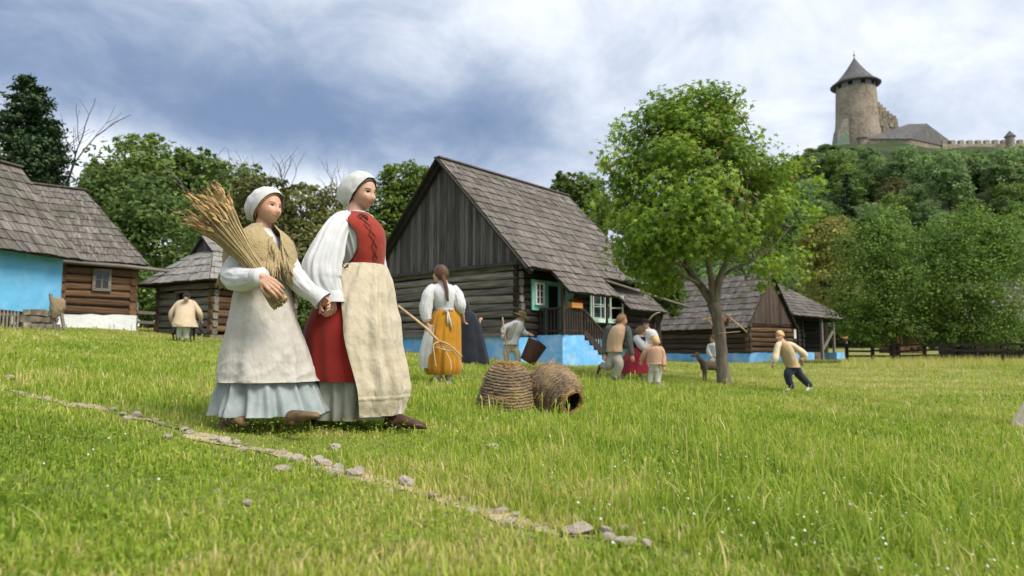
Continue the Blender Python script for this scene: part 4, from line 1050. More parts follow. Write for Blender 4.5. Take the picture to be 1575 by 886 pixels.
# ---------------------------------------------------------------- wood on the castle hill: every tree a thing
def build_hill_trees():
    rng = np.random.default_rng(5); rs = random.Random(5); protos = []
    kinds = [(lf_hill, 1.0, .95), (lf_hill, .9, 1.15), (lf_mid, 1.05, .95), (lf_dark, .95, 1.0), (lf_olive, .95, .95)]
    for k, (m, wx, hz) in enumerate(kinds):
        lobes = [((0, 0, 7.0 * hz), (3.1 * wx, 3.1 * wx, 2.8 * hz)), ((1.6 * wx, .6, 5.2 * hz), (2.6, 2.6, 2.2)), ((-1.7 * wx, -.5, 5.4 * hz), (2.5, 2.5, 2.3)), ((.2, -1.6, 4.2 * hz), (2.6, 2.4, 2.2)), ((-.4, 1.4, 8.0 * hz), (2.0, 2.0, 1.9))]
        t = tree('broadleaf tree in the wood covering the castle hill', (0, 0, 0), lobes, m, 4600, .50, trunk_r=.22, seed=300 + k, name='hillside_tree', nclump=34, clump=.34, nlimb=5)
        protos.append(t)
    used = [False] * len(protos); n = 0; pts = []
    tries = 0
    while n < 296 and tries < 30000:
        tries += 1
        crest = n < 56 and tries < 8000
        y = rs.uniform(212, 236) if crest else rs.uniform(66, 225) if rs.random() < .8 else rs.uniform(66, 130)
        x = rs.uniform(.40 * y, .80 * y) if crest else rs.uniform(.10 * y, .80 * y)
        px = CX + F * x / y
        if px < 1090 or px > 1620: continue
        z = hillz(x, y)
        if z - g1(x, y) < -1.0: continue
        d = 6.3 * (.75 + y / 500) * (.50 if crest else 1)
        if any((x - a) ** 2 + (y - b) ** 2 < d * d for a, b in pts): continue
        # keep the castle's own ground open
        if y > 238.5 and x > 100: continue
        sc = rs.uniform(.80, 1.25) * (1.0 if y < 200 else .85)
        lim = np.interp(px, [1010, 1100, 1190, 1215, 1270, 1340, 1400, 1480, 1575], [430, 345, 262, 238, 213, 219, 226, 222, 224]) if y > 120 else np.interp(px, [1010, 1190, 1250, 1575], [440, 345, 330, 322])
        smax = ((541 - lim) / 1060 * y - z) / 10.6
        sc = min(sc, smax)
        if crest: sc = min(max(sc, .13), .3)
        if sc < .14: continue
        wd = max(sc, .5)
        k = rs.choices(range(5), (5, 5, 3, 3, 1.3))[0]
        if not used[k]:
            o = protos[k]; used[k] = True; o.location = (x, y, z - .4); o.scale = (wd, wd, sc); o.rotation_euler = (0, 0, rs.uniform(0, 6.28))
        else: o = copy_tree(protos[k], (x, y, z - .4), rs.uniform(0, 6.28), (wd * rs.uniform(.9, 1.15), wd * rs.uniform(.9, 1.15), sc * rs.uniform(.85, 1.1)))
        o['group'] = 'wood on the castle hill'
        pts.append((x, y)); n += 1
    for k, u in enumerate(used):
        if not u:
            for c in list(protos[k].children): bpy.data.objects.remove(c)
            bpy.data.objects.remove(protos[k])
    # low bushes along the crest under the walls
build_hill_trees()
conifer('dark pointed spruce standing out of the castle hill wood', 1312, 262, 150, 26, n=9000, seed=16)
# ================================================================ meadow: stones, path, grass, clover
def ground_at(px, py):
    lo, hi = 1.0, 60.0
    for _ in range(40):
        m = (lo + hi) / 2; q = at(px, py, m)
        if q.z < g1(q.x, q.y): hi = m
        else: lo = m
    q = at(px, py, lo); return Vector((q.x, q.y, g1(q.x, q.y)))
PATH_PX = [(-60, 585), (10, 600), (90, 618), (160, 632), (240, 650), (330, 678), (430, 700), (520, 728), (620, 752), (700, 775), (780, 800), (870, 826), (960, 836), (1060, 850), (1180, 878)]
PATH = np.array([[*ground_at(a, b)][:2] for a, b in PATH_PX])
def path_dist(x, y):
    """signed distance to the stone line: negative on the near (lawn) side"""
    P = np.stack([x, y], -1); best = np.full(len(x), 1e9); sg = np.zeros(len(x))
    for a, b in zip(PATH[:-1], PATH[1:]):
        d = b - a; t = np.clip(((P - a) @ d) / (d @ d), 0, 1); q = a + t[:, None] * d; e = P - q; dist = np.hypot(e[:, 0], e[:, 1])
        cr = d[0] * (P[:, 1] - a[1]) - d[1] * (P[:, 0] - a[0])
        up = dist < best; best = np.where(up, dist, best); sg = np.where(up, np.sign(cr), sg)
    return best * sg
m_path = mat("dry trodden soil", (.32, .25, .15), (.50, .41, .27), scale=9, rough=1, bump=.02, bscale=50, c3=(.10, .12, .03), scale3=4, fac3=.8)
def build_path():
    mb = MB(); rs = random.Random(4)
    pts = []
    for a, b in zip(PATH[:-1], PATH[1:]):
        m = max(2, int(np.hypot(*(b - a)) / .12))
        for i in range(m): pts.append(a + (b - a) * i / m)
    pts = np.array(pts); pts = pts[:int(len(pts) * .93)]; vs = []
    for i, p in enumerate(pts):
        d = pts[min(i + 1, len(pts) - 1)] - pts[max(i - 1, 0)]; nrm = np.array([-d[1], d[0]]) / np.hypot(*d)
        w = max(.003, .035 + .26 * noise.noise((i * .21, 2, 1)))
        for s in (-1, -.33, .33, 1):
            q = p + nrm * (s * w + rs.uniform(-.025, .025)); vs.append((q[0], q[1], g1(*q) + .006 + .006 * (1 - abs(s))))
    mb.add(vs, [(i * 4 + j, i * 4 + j + 1, i * 4 + j + 5, i * 4 + j + 4) for i in range(len(pts) - 1) for j in range(3)], 0, .5)
    kind(mb.build('path', m_path, smooth=True), 'structure')
build_path()

def rock_mesh(seed):
    import bmesh
    bm = bmesh.new(); bmesh.ops.create_icosphere(bm, subdivisions=3, radius=1)
    o = Vector((seed * 3.1, seed * 1.7, 0))
    cuts = [(Vector((random.gauss(0, 1), random.gauss(0, 1), random.gauss(0, 1))).normalized(), random.uniform(.55, .85)) for _ in range(9)]
    for v in bm.verts:
        p = v.co.copy()
        for n_, d in cuts:
            e = p.dot(n_) - d
            if e > 0: p -= n_ * e * .85
        p *= 1 + .10 * noise.noise(v.co * 2.5 + o); v.co = Vector((p.x, p.y * .8, p.z * .46))
    me = bpy.data.meshes.new('stone'); bm.to_mesh(me); bm.free()
    a = me.attributes.new("rnd", 'FLOAT', 'POINT'); a.data.foreach_set("value", [random.random()] * len(me.vertices))
    me.materials.append(m_rock); return me
m_rock = mat("pale field stone", (.72, .61, .49), (.92, .82, .69), scale=7, rough=.9, bump=.03, bscale=14, rnd=.15, c3=(.70, .55, .43), scale3=3, fac3=.6)
def build_stones():
    protos = [rock_mesh(k) for k in range(7)]; rs = random.Random(8)
    spots = [(12, 582, 18), (75, 614, 12), (170, 632, 13), (195, 638, 15), (213, 641, 14), (205, 645, 16), (268, 672, 13), (285, 662, 12), (322, 607, 18), (320, 678, 16), (345, 682, 20), (362, 684, 16), (388, 690, 15), (385, 784, 14),
             (443, 719, 19), (440, 700, 17), (462, 706, 20), (478, 711, 17), (507, 690, 19), (498, 717, 21), (512, 733, 24), (533, 731, 24), (550, 729, 20), (556, 732, 17), (490, 722, 15), (525, 722, 15),
             (623, 751, 26), (615, 755, 15), (660, 768, 14), (718, 770, 15), (720, 788, 18), (752, 692, 20), (766, 793, 18), (785, 803, 20), (764, 790, 12), (876, 824, 30), (862, 818, 22), (940, 828, 26), (968, 822, 20), (950, 840, 24), (965, 838, 20),
             (905, 832, 22), (345, 757, 12), (250, 655, 11), (235, 648, 12), (130, 625, 11), (300, 668, 12), (405, 696, 14), (420, 694, 12), (575, 742, 14), (690, 775, 13), (820, 812, 15), (1000, 842, 18)]
    for i, (px, py, w) in enumerate(spots):
        q = ground_at(px, py + 2); s = w / F * q.y * .5 * 1.1
        o = bpy.data.objects.new('stone', protos[i % 7]); COL.objects.link(o)
        s *= rs.uniform(.9, 1.35); q.x += rs.gauss(0, .02); q.y += rs.gauss(0, .03); o.location = (q.x, q.y, q.z + s * .20 + .010); o.scale = (s, s * rs.uniform(.8, 1.2), s * rs.uniform(.9, 1.3)); o.rotation_euler = (rs.uniform(-.2, .2), rs.uniform(-.2, .2), rs.uniform(0, 6.28))
        tag(o, 'pale rough stone half sunk in the grass along the trodden line', 'stone', 'stones along the trodden line')
build_stones()

def grassmat():
    m = bpy.data.materials.new("grass blades"); m.use_nodes = True
    nt = m.node_tree; N = nt.nodes; L = nt.links; b = N['Principled BSDF']; b.inputs['Roughness'].default_value = .5; b.inputs['Specular IOR Level'].default_value = .25
    a = N.new("ShaderNodeAttribute"); a.attribute_name = 'rnd'
    rp = N.new("ShaderNodeValToRGB"); L.new(a.outputs['Fac'], rp.inputs[0]); cr = rp.color_ramp
    cr.elements[0].color = (0.119, 0.192, 0.021, 1); cr.elements[1].color = (0.665, 0.572, 0.289, 1)
    for p, c in ((.35, (0.236, 0.358, 0.033)), (.62, (0.372, 0.469, 0.054)), (.80, (0.498, 0.511, 0.106)), (.92, (0.665, 0.572, 0.243))):
        e = cr.elements.new(p); e.color = (*c, 1)
    L.new(rp.outputs[0], b.inputs['Base Color'])
    tr = N.new("ShaderNodeBsdfTranslucent"); mx = N.new("ShaderNodeMixShader"); mx.inputs[0].default_value = .48
    L.new(rp.outputs[0], tr.inputs[0]); L.new(b.outputs[0], mx.inputs[1]); L.new(tr.outputs[0], mx.inputs[2]); L.new(mx.outputs[0], N['Material Output'].inputs[0])
    return m
m_grass = grassmat()
def vnoise(x, y, s, seed):
    """cheap smooth value noise"""
    r = np.random.default_rng(seed); T = r.random((64, 64)); u, v = x * s + 500.3, y * s + 500.7; i, j = np.floor(u).astype(int), np.floor(v).astype(int); f, g = u - i, v - j
    f = f * f * (3 - 2 * f); g = g * g * (3 - 2 * g); q = lambda a, b: T[a % 64, b % 64]
    return (q(i, j) * (1 - f) + q(i + 1, j) * f) * (1 - g) + (q(i, j + 1) * (1 - f) + q(i + 1, j + 1) * f) * g
def build_grass(n=520000):
    rng = np.random.default_rng(3)
    Y = np.exp(rng.uniform(math.log(1.0), math.log(50), n)); X = rng.uniform(-1, 1, n) * (.90 * Y + 1.6)
    sd = path_dist(X, Y); lawn = sd < 0
    nz = vnoise(X, Y, .55, 1) * .6 + vnoise(X, Y, 1.9, 2) * .4
    nf = vnoise(X, Y, 5, 7)
    onpath = np.abs(sd + (nf - .5) * .2) < .035 + .16 * np.clip(vnoise(X, Y, 1.6, 77) - .35, 0, 1)
    keep = ~(onpath & (rng.random(n) < .6))
    bare = (vnoise(X, Y, 1.4, 9) > .72) & (np.abs(sd) < 1.2) & (rng.random(n) < .55)
    keep &= ~bare
    X, Y, sd, lawn, nz, nf = (q[keep] for q in (X, Y, sd, lawn, nz, nf)); n = len(X); d = np.hypot(X, Y)
    h = np.where(lawn, rng.gamma(6, .0036, n) * (.7 + .6 * nf) + .008, rng.gamma(5, .0105, n) * (.35 + .75 * nz + .75 * np.clip(nf - .35, 0, 1)) + .02)
    h = np.where(~lawn & (sd < .5), h * (.55 + .9 * np.clip(sd, 0, .5)), h)
    h *= np.interp(d, [0, 6, 10, 16, 50], [1, 1, .95, .72, .8]) * (1 - .68 * np.exp(-((X + .90) / .95) ** 4 - ((Y - 4.0) / .75) ** 4))
    h = np.clip(h, .015, .26)
    w = (.0016 + .0010 * np.minimum(d, 6) * .55 + .00045 * np.maximum(0, d - 6)) * rng.uniform(.6, 1.4, n)
    yaw = rng.uniform(0, 2 * np.pi, n); lean = np.abs(rng.normal(.0, .42, n)) + .08
    dx, dy = np.cos(yaw), np.sin(yaw); sx, sy = -dy, dx
    # turn most blades so that some width shows
    Z = gz(X, Y); B = np.stack([X, Y, Z], -1)
    D = np.stack([dx, dy, np.zeros(n)], -1); S = np.stack([sx, sy, np.zeros(n)], -1); U = np.array([0, 0, 1.0])
    l1 = (lean * .35)[:, None]; l2 = lean[:, None]; hh = h[:, None]; ww = w[:, None]
    M = B + U * hh * .55 + D * hh * l1 * .55; T = B + U * hh * (1 - .35 * l2 ** 1.5) + D * hh * l2 * .95
    V = np.stack([B - S * ww, B + S * ww, M - S * ww * .75, M + S * ww * .75, T], 1).reshape(-1, 3)
    o = (np.arange(n) * 5)[:, None]
    Fc = np.concatenate([o + np.array([0, 1, 3]), o + np.array([0, 3, 2]), o + np.array([2, 3, 4])])
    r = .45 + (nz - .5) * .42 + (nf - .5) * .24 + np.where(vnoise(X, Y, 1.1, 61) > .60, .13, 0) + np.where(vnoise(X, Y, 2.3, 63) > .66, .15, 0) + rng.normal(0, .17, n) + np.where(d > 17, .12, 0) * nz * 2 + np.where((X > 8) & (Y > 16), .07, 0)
    dry = rng.random(n) < np.where(lawn, .045, .045) + .12 * (np.abs(sd) < .35)
    r = np.where(dry, rng.uniform(.78, 1, n), r); r = np.where(lawn & ~dry, r - .0, r)
    r = np.clip(r, 0, 1)
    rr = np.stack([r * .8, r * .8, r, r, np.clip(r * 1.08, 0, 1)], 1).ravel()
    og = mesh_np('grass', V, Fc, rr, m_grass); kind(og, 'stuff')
    og['label'] = 'green meadow grass over the whole foreground'; og['category'] = 'grass'
    # long broad blades standing out of the sward
    n = 9000; Y = np.exp(rng.uniform(math.log(1.3), math.log(14), n)); X = rng.uniform(-.8, .8, n) * (Y + .3); sd = path_dist(X, Y)
    k = ((sd > .15) | (rng.random(n) < .03)) & (vnoise(X, Y, 1.3, 91) > .45) & (np.hypot((X + .9) / 1.1, (Y - 4.0) / .9) > 1); X, Y = X[k], Y[k]; n = len(X); d = np.hypot(X, Y)
    h = (rng.uniform(.07, .20, n) * np.interp(X / Y, [-.6, 0, .6], [.7, .85, 1.15]))[:, None]; w = (rng.uniform(.0016, .0032, n) * (1 + .10 * d))[:, None]; yaw = rng.uniform(0, 6.28, n); ln = rng.uniform(.2, 1.0, n)[:, None]
    D = np.stack([np.cos(yaw), np.sin(yaw), 0 * yaw], -1); S = np.stack([-np.sin(yaw), np.cos(yaw), 0 * yaw], -1); B = np.stack([X, Y, gz(X, Y)], -1)
    pts = [B + U * h * (f - .42 * ln * f ** 2.2) + D * h * ln * f ** 1.8 for f in (0, .35, .65, .87, 1)]
    V = np.stack([pts[0] - S * w, pts[0] + S * w, pts[1] - S * w, pts[1] + S * w, pts[2] - S * w * .85, pts[2] + S * w * .85, pts[3] - S * w * .5, pts[3] + S * w * .5, pts[4]], 1).reshape(-1, 3); o = (np.arange(n) * 9)[:, None]
    Fc = np.concatenate([o + np.array(t) for t in ((0, 1, 3), (0, 3, 2), (2, 3, 5), (2, 5, 4), (4, 5, 7), (4, 7, 6), (6, 7, 8))])
    r = np.clip(rng.normal(.40, .17, n), .05, .95); r = np.where(rng.random(n) < .08, rng.uniform(.8, .98, n), r); og = mesh_np('long_grass', V, Fc, np.repeat(r, 9), m_grass); kind(og, 'stuff')
    # seed stalks
    n = 2300; Y = np.exp(rng.uniform(math.log(2.3), math.log(40), n)); X = rng.uniform(-.8, .8, n) * Y; sd = path_dist(X, Y); k = (sd > .12) & (vnoise(X, Y, .5, 21) > .40) & (np.hypot((X + .95) / 1.1, (Y - 4.0) / .9) > 1); X, Y = X[k], Y[k]; n = len(X); d = np.hypot(X, Y)
    h = rng.uniform(.11, .26, n)[:, None] * (.75 + .5 * vnoise(X, Y, .8, 5)[:, None]); w = (.0012 + .0004 * d)[:, None]; yaw = rng.uniform(0, 6.28, n); ln = rng.uniform(.02, .3, n)[:, None]
    D = np.stack([np.cos(yaw), np.sin(yaw), 0 * yaw], -1); S = np.tile(np.array([1.0, 0, 0]), (n, 1)); B = np.stack([X, Y, gz(X, Y)], -1)
    M = B + U * h * .8 + D * h * ln * .5; T = B + U * h + D * h * ln; w2 = w * rng.uniform(1.2, 2.3, (n, 1))
    V = np.stack([B - S * w, B + S * w, M - S * w * .8, M + S * w * .8, (M + T) / 2 - S * w2, (M + T) / 2 + S * w2, T], 1).reshape(-1, 3); o = (np.arange(n) * 7)[:, None]
    Fc = np.concatenate([o + np.array(t) for t in ((0, 1, 3), (0, 3, 2), (2, 3, 5), (2, 5, 4), (4, 5, 6))])
    r = np.clip(rng.normal(.66, .13, n), .4, 1); og = mesh_np('seed_stalks', V, Fc, np.repeat(r, 7), m_grass); kind(og, 'stuff')
    # clover leaves low in the sward, and white clover heads
    n = 42000; Y = np.exp(rng.uniform(math.log(1.0), math.log(11), n)); X = rng.uniform(-.82, .82, n) * (Y + .3); sd = path_dist(X, Y)
    k = (np.abs(sd) > .1) & (vnoise(X, Y, .9, 31) * .6 + vnoise(X, Y, 3, 33) * .4 > .42); X, Y, sd = X[k], Y[k], sd[k]; n = len(X)
    C = np.stack([X, Y, gz(X, Y) + np.where(sd < 0, rng.uniform(.015, .05, n), rng.uniform(.03, .11, n))], -1)
    V, Fc, rn = leaves(C, unit(rng.normal(0, .35, (n, 3)) + U), rng.uniform(.008, .018, n) * (1 + np.hypot(X, Y) * .06), np.clip(rng.normal(.33, .12, n), 0, .7), LEAF_OVAL, rng)
    og = mesh_np('clover', V, Fc, rn, m_grass); kind(og, 'stuff')
    n = 1500; Y = np.exp(rng.uniform(math.log(1.6), math.log(16), n)); X = rng.uniform(-.8, .8, n) * Y; sd = path_dist(X, Y)
    k = (vnoise(X, Y, .7, 41) * .6 + vnoise(X, Y, 2.3, 43) * .4 > .5) & ((sd > .1) | (rng.random(n) < .15)); X, Y = X[k], Y[k]; n = len(X); d = np.hypot(X, Y)
    C = np.stack([X, Y, gz(X, Y) + rng.uniform(.03, .09, n)], -1); s = rng.uniform(.0035, .0062, n) * (1 + d * .03)
    oct_ = np.array([[1, 0, 0], [0, 1, 0], [-1, 0, 0], [0, -1, 0], [0, 0, 1.0], [0, 0, -.7]]); of = np.array([[0, 1, 4], [1, 2, 4], [2, 3, 4], [3, 0, 4], [1, 0, 5], [2, 1, 5], [3, 2, 5], [0, 3, 5]])
    V = (C[:, None] + s[:, None, None] * oct_[None]).reshape(-1, 3); Fc = (of[None] + (np.arange(n) * 6)[:, None, None]).reshape(-1, 3)
    og = mesh_np('clover_flowers', V, Fc, rng.random(n * 6), mat("white clover heads", (.55, .55, .42), (.72, .72, .62), scale=30, rough=.9)); kind(og, 'stuff')
    # tall straw coloured grass along the right fence
    n = 2600; px = rng.uniform(1290, 1600, n); Yd = rng.uniform(27, 31.5, n); X = (px - CX) / F * Yd; k = vnoise(X, Yd, .6, 51) > .42; X, Yd = X[k], Yd[k]; n = len(X)
    B = np.stack([X, Yd, gz(X, Yd)], -1); h = rng.uniform(.2, .48, n)[:, None]; D = rng.normal(0, .2, (n, 3)); D[:, 2] = 0; S = np.array([1.0, 0, 0])
    V = np.stack([B - S * .013, B + S * .013, B + U * h + D * h], 1).reshape(-1, 3); Fc = np.arange(3 * n).reshape(-1, 3)
    og = mesh_np('tall_grass', V, Fc, np.repeat(np.clip(rng.normal(.82, .1, n), .5, 1), 3), m_grass); kind(og, 'stuff')
build_grass()
# ================================================================ people: tools
def cloth(name, c, c2=None, wrinkle=.012, ws=9, weave=420, wv=.0006, rough=.9, sheen=.15, rnd=0, c3=None, scale3=3, fac3=.5):
    """a woven cloth: broad soft wrinkles and a fine weave in the bump"""
    c2 = c2 or tuple(min(1, x * 1.16) for x in c)
    m = mat(name, c, c2, scale=ws * .7, rough=rough, bump=wrinkle, bscale=(ws, ws, ws * .55), sheen=sheen, rnd=rnd, c3=c3, scale3=scale3, fac3=fac3, spec=.15)
    nt = m.node_tree; N = nt.nodes; L = nt.links
    bp = [n for n in N if n.type == 'BUMP'][0]; tc = [n for n in N if n.type == 'TEX_COORD'][0]
    w = N.new("ShaderNodeTexNoise"); w.inputs['Scale'].default_value = weave; w.inputs['Detail'].default_value = 1; L.new(tc.outputs['Object'], w.inputs['Vector'])
    b2 = N.new("ShaderNodeBump"); b2.inputs['Distance'].default_value = wv; L.new(w.outputs[0], b2.inputs['Height']); L.new(bp.outputs[0], b2.inputs['Normal'])
    L.new(b2.outputs[0], N['Principled BSDF'].inputs['Normal'])
    return m
def skinmat(name, c, red):
    m = mat(name, c, tuple(x * 1.08 for x in c), scale=9, rough=.52, c3=red, scale3=9, fac3=.45, spec=.35)
    b = m.node_tree.nodes['Principled BSDF']; b.inputs['Subsurface Weight'].default_value = .12; b.inputs['Subsurface Radius'].default_value = (.012, .005, .003)
    return m
m_skin = skinmat("fair skin", (.50, .30, .215), (.55, .23, .16)); m_skin2 = skinmat("sun warmed skin", (.52, .305, .21), (.54, .23, .155))
m_lip = mat("lips", (.42, .19, .15), rough=.45); m_eyed = mat("dark iris", (.018, .010, .007), rough=.2); m_eyew = mat("eye white", (.55, .50, .46), rough=.3)
m_brow = mat("brow hair", (.15, .085, .055), rough=.8); m_browfair = mat("fair brow hair", (.24, .15, .08), rough=.8)
def hairmat(name, c): return mat(name, c, tuple(x * 2.1 for x in c), scale=(60, 60, 14), rough=.55, bump=.004, bscale=(120, 120, 20))
m_hairdk = hairmat("dark brown hair", (.022, .012, .008)); m_hairbr = hairmat("brown hair", (.060, .030, .016)); m_hairbl = hairmat("blond hair", (.36, .235, .11)); m_hairlt = hairmat("light brown hair", (.13, .075, .038))
m_linen = cloth("white linen", (0.512, 0.520, 0.536), (0.576, 0.576, 0.584), ws=10, wrinkle=.016)
m_linen2 = cloth("white cotton", (0.512, 0.512, 0.504), (0.576, 0.576, 0.560), ws=14, wrinkle=.010)
m_red = cloth("red wool", (.215, .024, .016), (.30, .040, .026), ws=16, wrinkle=.006)
m_reddk = cloth("deep red wool", (0.198, 0.014, 0.011), (0.267, 0.022, 0.017), ws=7, wrinkle=.012)
m_apron = cloth("cream apron linen", (0.447, 0.387, 0.284), (0.525, 0.464, 0.353), ws=13, wrinkle=.030)
m_girl = cloth("natural linen", (0.413, 0.387, 0.344), (0.490, 0.464, 0.421), ws=11, wrinkle=.034)
m_under = cloth("pale blue grey gauze", (0.232, 0.275, 0.275), (0.344, 0.387, 0.387), ws=14, wrinkle=.016)
m_undergrey = cloth("grey green underskirt", (.23, .23, .19), (.33, .33, .28), ws=10, wrinkle=.014)
m_knit = cloth("tan knitted wool", (.33, .25, .125), (.43, .335, .185), ws=55, wrinkle=.010, weave=130, wv=.006)
m_mustard = cloth("mustard cloth", (0.361, 0.159, 0.010), (0.447, 0.215, 0.019), ws=9, wrinkle=.012)
m_navy = cloth("navy black wool", (.016, .018, .026), (.034, .037, .050), ws=7)
m_tan = cloth("tan waistcoat cloth", (.36, .24, .145), (.44, .31, .20), ws=12)
m_beige = cloth("beige felt", (.46, .36, .24), (.54, .44, .31), ws=8)
m_sack = cloth("sand coloured blouse", (.42, .30, .17), (.50, .37, .23), ws=12)
m_cream = cloth("cream sleeves", (.58, .48, .32), (.66, .56, .41), ws=12)
m_greyt = cloth("grey trousers", (.26, .25, .21), (.36, .35, .30), ws=12)
m_greydk = cloth("slate sleeves", (.055, .062, .060), (.090, .10, .095), ws=12)
m_oat = cloth("oat coloured trousers", (.46, .44, .36), (.56, .54, .46), ws=14)
m_khaki = cloth("straw coloured breeches", (.56, .47, .32), (.64, .55, .40), ws=12)
m_navytr = cloth("navy trousers", (.016, .020, .034), (.030, .036, .055), ws=12)
m_maroon = cloth("maroon skirt cloth", (0.146, 0.009, 0.019), (0.215, 0.015, 0.031), ws=10)
m_pink = cloth("pinkish brown knit", (.42, .24, .16), (.50, .31, .22), ws=18)
m_black = cloth("black felt", (.010, .009, .010), (.022, .020, .021), ws=12)
m_olive = cloth("olive felt", (.10, .09, .025), (.16, .145, .045), ws=12)
m_shoe = mat("brown shoe leather", (.040, .018, .012), (.085, .042, .026), scale=14, rough=.5, bump=.004)
m_shoetan = mat("worn tan leather", (.075, .044, .022), (.19, .12, .062), scale=12, rough=.7, bump=.006)
m_lace = mat("brown lace cord", (.045, .018, .010), (.080, .035, .020), scale=60, rough=.8)

def crom(P, u):
    """Catmull-Rom through the numpy rows of P at u in [0, 1]"""
    n = len(P) - 1; t = min(max(u, 0), 1) * n; i = min(int(t), n - 1); f = t - i
    p0, p1, p2, p3 = P[max(i - 1, 0)], P[i], P[i + 1], P[min(i + 2, n)]
    return .5 * (2 * p1 + (p2 - p0) * f + (2 * p0 - 5 * p1 + 4 * p2 - p3) * f * f + (3 * p1 - p0 - 3 * p2 + p3) * f ** 3)
def loft(mb, rings, n=64, m=30, fold=None, th0=None, th1=None, mi=0, capend=False, r=.5):
    """a surface through elliptical rings (centre, semi-axis a, semi-axis b); th0(u), th1(u) open it; fold(u, theta) scales the radius"""
    Pc = np.array([list(q[0]) for q in rings]); Pa = np.array([list(q[1]) for q in rings]); Pb = np.array([list(q[2]) for q in rings])
    vs = []; opened = th0 is not None; cols = n + 1 if opened else n
    for i in range(m + 1):
        u = i / m; c, a, b = crom(Pc, u), crom(Pa, u), crom(Pb, u)
        t0, t1 = (th0(u), th1(u)) if opened else (0, 2 * math.pi)
        for k in range(cols):
            t = t0 + (t1 - t0) * k / n; s = 1 + (fold(u, t) if fold else 0)
            vs.append(c + (a * math.cos(t) + b * math.sin(t)) * s)
    fs = [(i * cols + k, i * cols + (k + 1) % cols, (i + 1) * cols + (k + 1) % cols, (i + 1) * cols + k) for i in range(m) for k in range(cols - 1 if opened else cols)]
    if capend and not opened: fs += [tuple(range(cols - 1, -1, -1)), tuple(range(m * cols, (m + 1) * cols))]
    mb.add(vs, fs, mi, r)
def pleats(k, amp, seed=0, soft=.5, top=.25):
    rs = random.Random(seed); ph = [rs.uniform(0, 6.28) for _ in range(6)]; kk = [k, k * 1.63, k * .52, k * 2.4]
    def f(u, t):
        a = amp * (top + (1 - top) * u)
        return a * (math.sin(k * t + ph[0] + .5 * math.sin(3 * t + ph[4])) * .5 + math.sin(kk[1] * t + ph[1] + u) * .25 + math.sin(kk[2] * t + ph[2] + 1.2 * u) * .5 + .35 * noise.noise((t * 2.2, u * 3.2, seed)))
    return f
def crumple(amp, s=3, seed=0):
    return lambda u, t: amp * (noise.noise((math.cos(t) * s, math.sin(t) * s, u * s * 2.2 + seed)) + .5 * noise.noise((math.cos(t) * s * 2.3, math.sin(t) * s * 2.3, u * s * 5 + seed)))
def fpath(mb, pts, rad, n=28, m=26, amp=.10, seed=0, squash=1.0, mi=0, s=2.2, cap=True, gather=0.0):
    """a sleeve or trouser leg: a soft tube through pts with folds"""
    P = np.array([list(p) for p in pts]); Rr = np.array([[x] for x in rad]); vs = []; ref = None
    for i in range(m + 1):
        u = i / m; c = crom(P, u); q = crom(Rr, u)[0]; a = Vector(crom(P, min(1, u + .02)) - crom(P, max(0, u - .02))).normalized()
        if ref is None: ref = a.orthogonal().normalized()
        e1 = (ref - a * ref.dot(a)).normalized(); e2 = a.cross(e1); ref = e1
        for k in range(n):
            t = 2 * math.pi * k / n
            f = 1 + amp * (noise.noise((math.cos(t) * s, math.sin(t) * s, u * 6 + seed)) + .7 * math.sin(u * 30 + 2 * math.sin(t + seed)) * noise.noise((u * 5, t * .8, seed + 3))) + gather * math.sin(u * math.pi) ** .5 * (math.sin(11 * t + seed + 2 * math.sin(u * 4)) * .6 + math.sin(17 * t + 3 * u) * .4 - abs(noise.noise((t * 1.5, u * 4, seed))) * 1.2)
            vs.append(Vector(c) + (e1 * math.cos(t) * squash + e2 * math.sin(t)) * q * f)
    fs = [(i * n + k, i * n + (k + 1) % n, (i + 1) * n + (k + 1) % n, (i + 1) * n + k) for i in range(m) for k in range(n)]
    if cap: fs += [tuple(range(n - 1, -1, -1)), tuple(range(m * n, (m + 1) * n))]
    mb.add(vs, fs, mi, .5)
def caps(mb, p0, r0, p1, r1, n=12):
    """a capsule that tapers from r0 to r1"""
    p0, p1 = Vector(p0), Vector(p1); a = (p1 - p0)
    if a.length < 1e-6: a = Vector((0, 0, 1e-4))
    a = a.normalized()
    mb.tube([p0 - a * r0 * .97, p0 - a * r0 * .7, p0, p1, p1 + a * r1 * .7, p1 + a * r1 * .97], [r0 * .24, r0 * .71, r0, r1, r1 * .71, r1 * .24], n)
def chain(mb, pts, rad, n=12):
    for a, b, r0, r1 in zip(pts[:-1], pts[1:], rad[:-1], rad[1:]): caps(mb, a, r0, b, r1, n)
def _g(a, b): return math.exp(-(a * a + b * b))
class Frame:
    """o + x forward + y left + z up"""
    def __init__(s, o, yaw, pitch=0.0, roll=0.0, k=1.0):
        s.o = Vector(o); s.M = Matrix.Rotation(yaw, 3, 'Z') @ Matrix.Rotation(pitch, 3, 'Y') @ Matrix.Rotation(roll, 3, 'X'); s.k = k; s.Mi = s.M.inverted()
    def __call__(s, x, y, z): return s.o + s.M @ Vector((x, y, z)) * s.k
    def inv(s, p): return s.Mi @ (Vector(p) - s.o) / s.k
    def d(s, x, y, z): return s.M @ Vector((x, y, z))
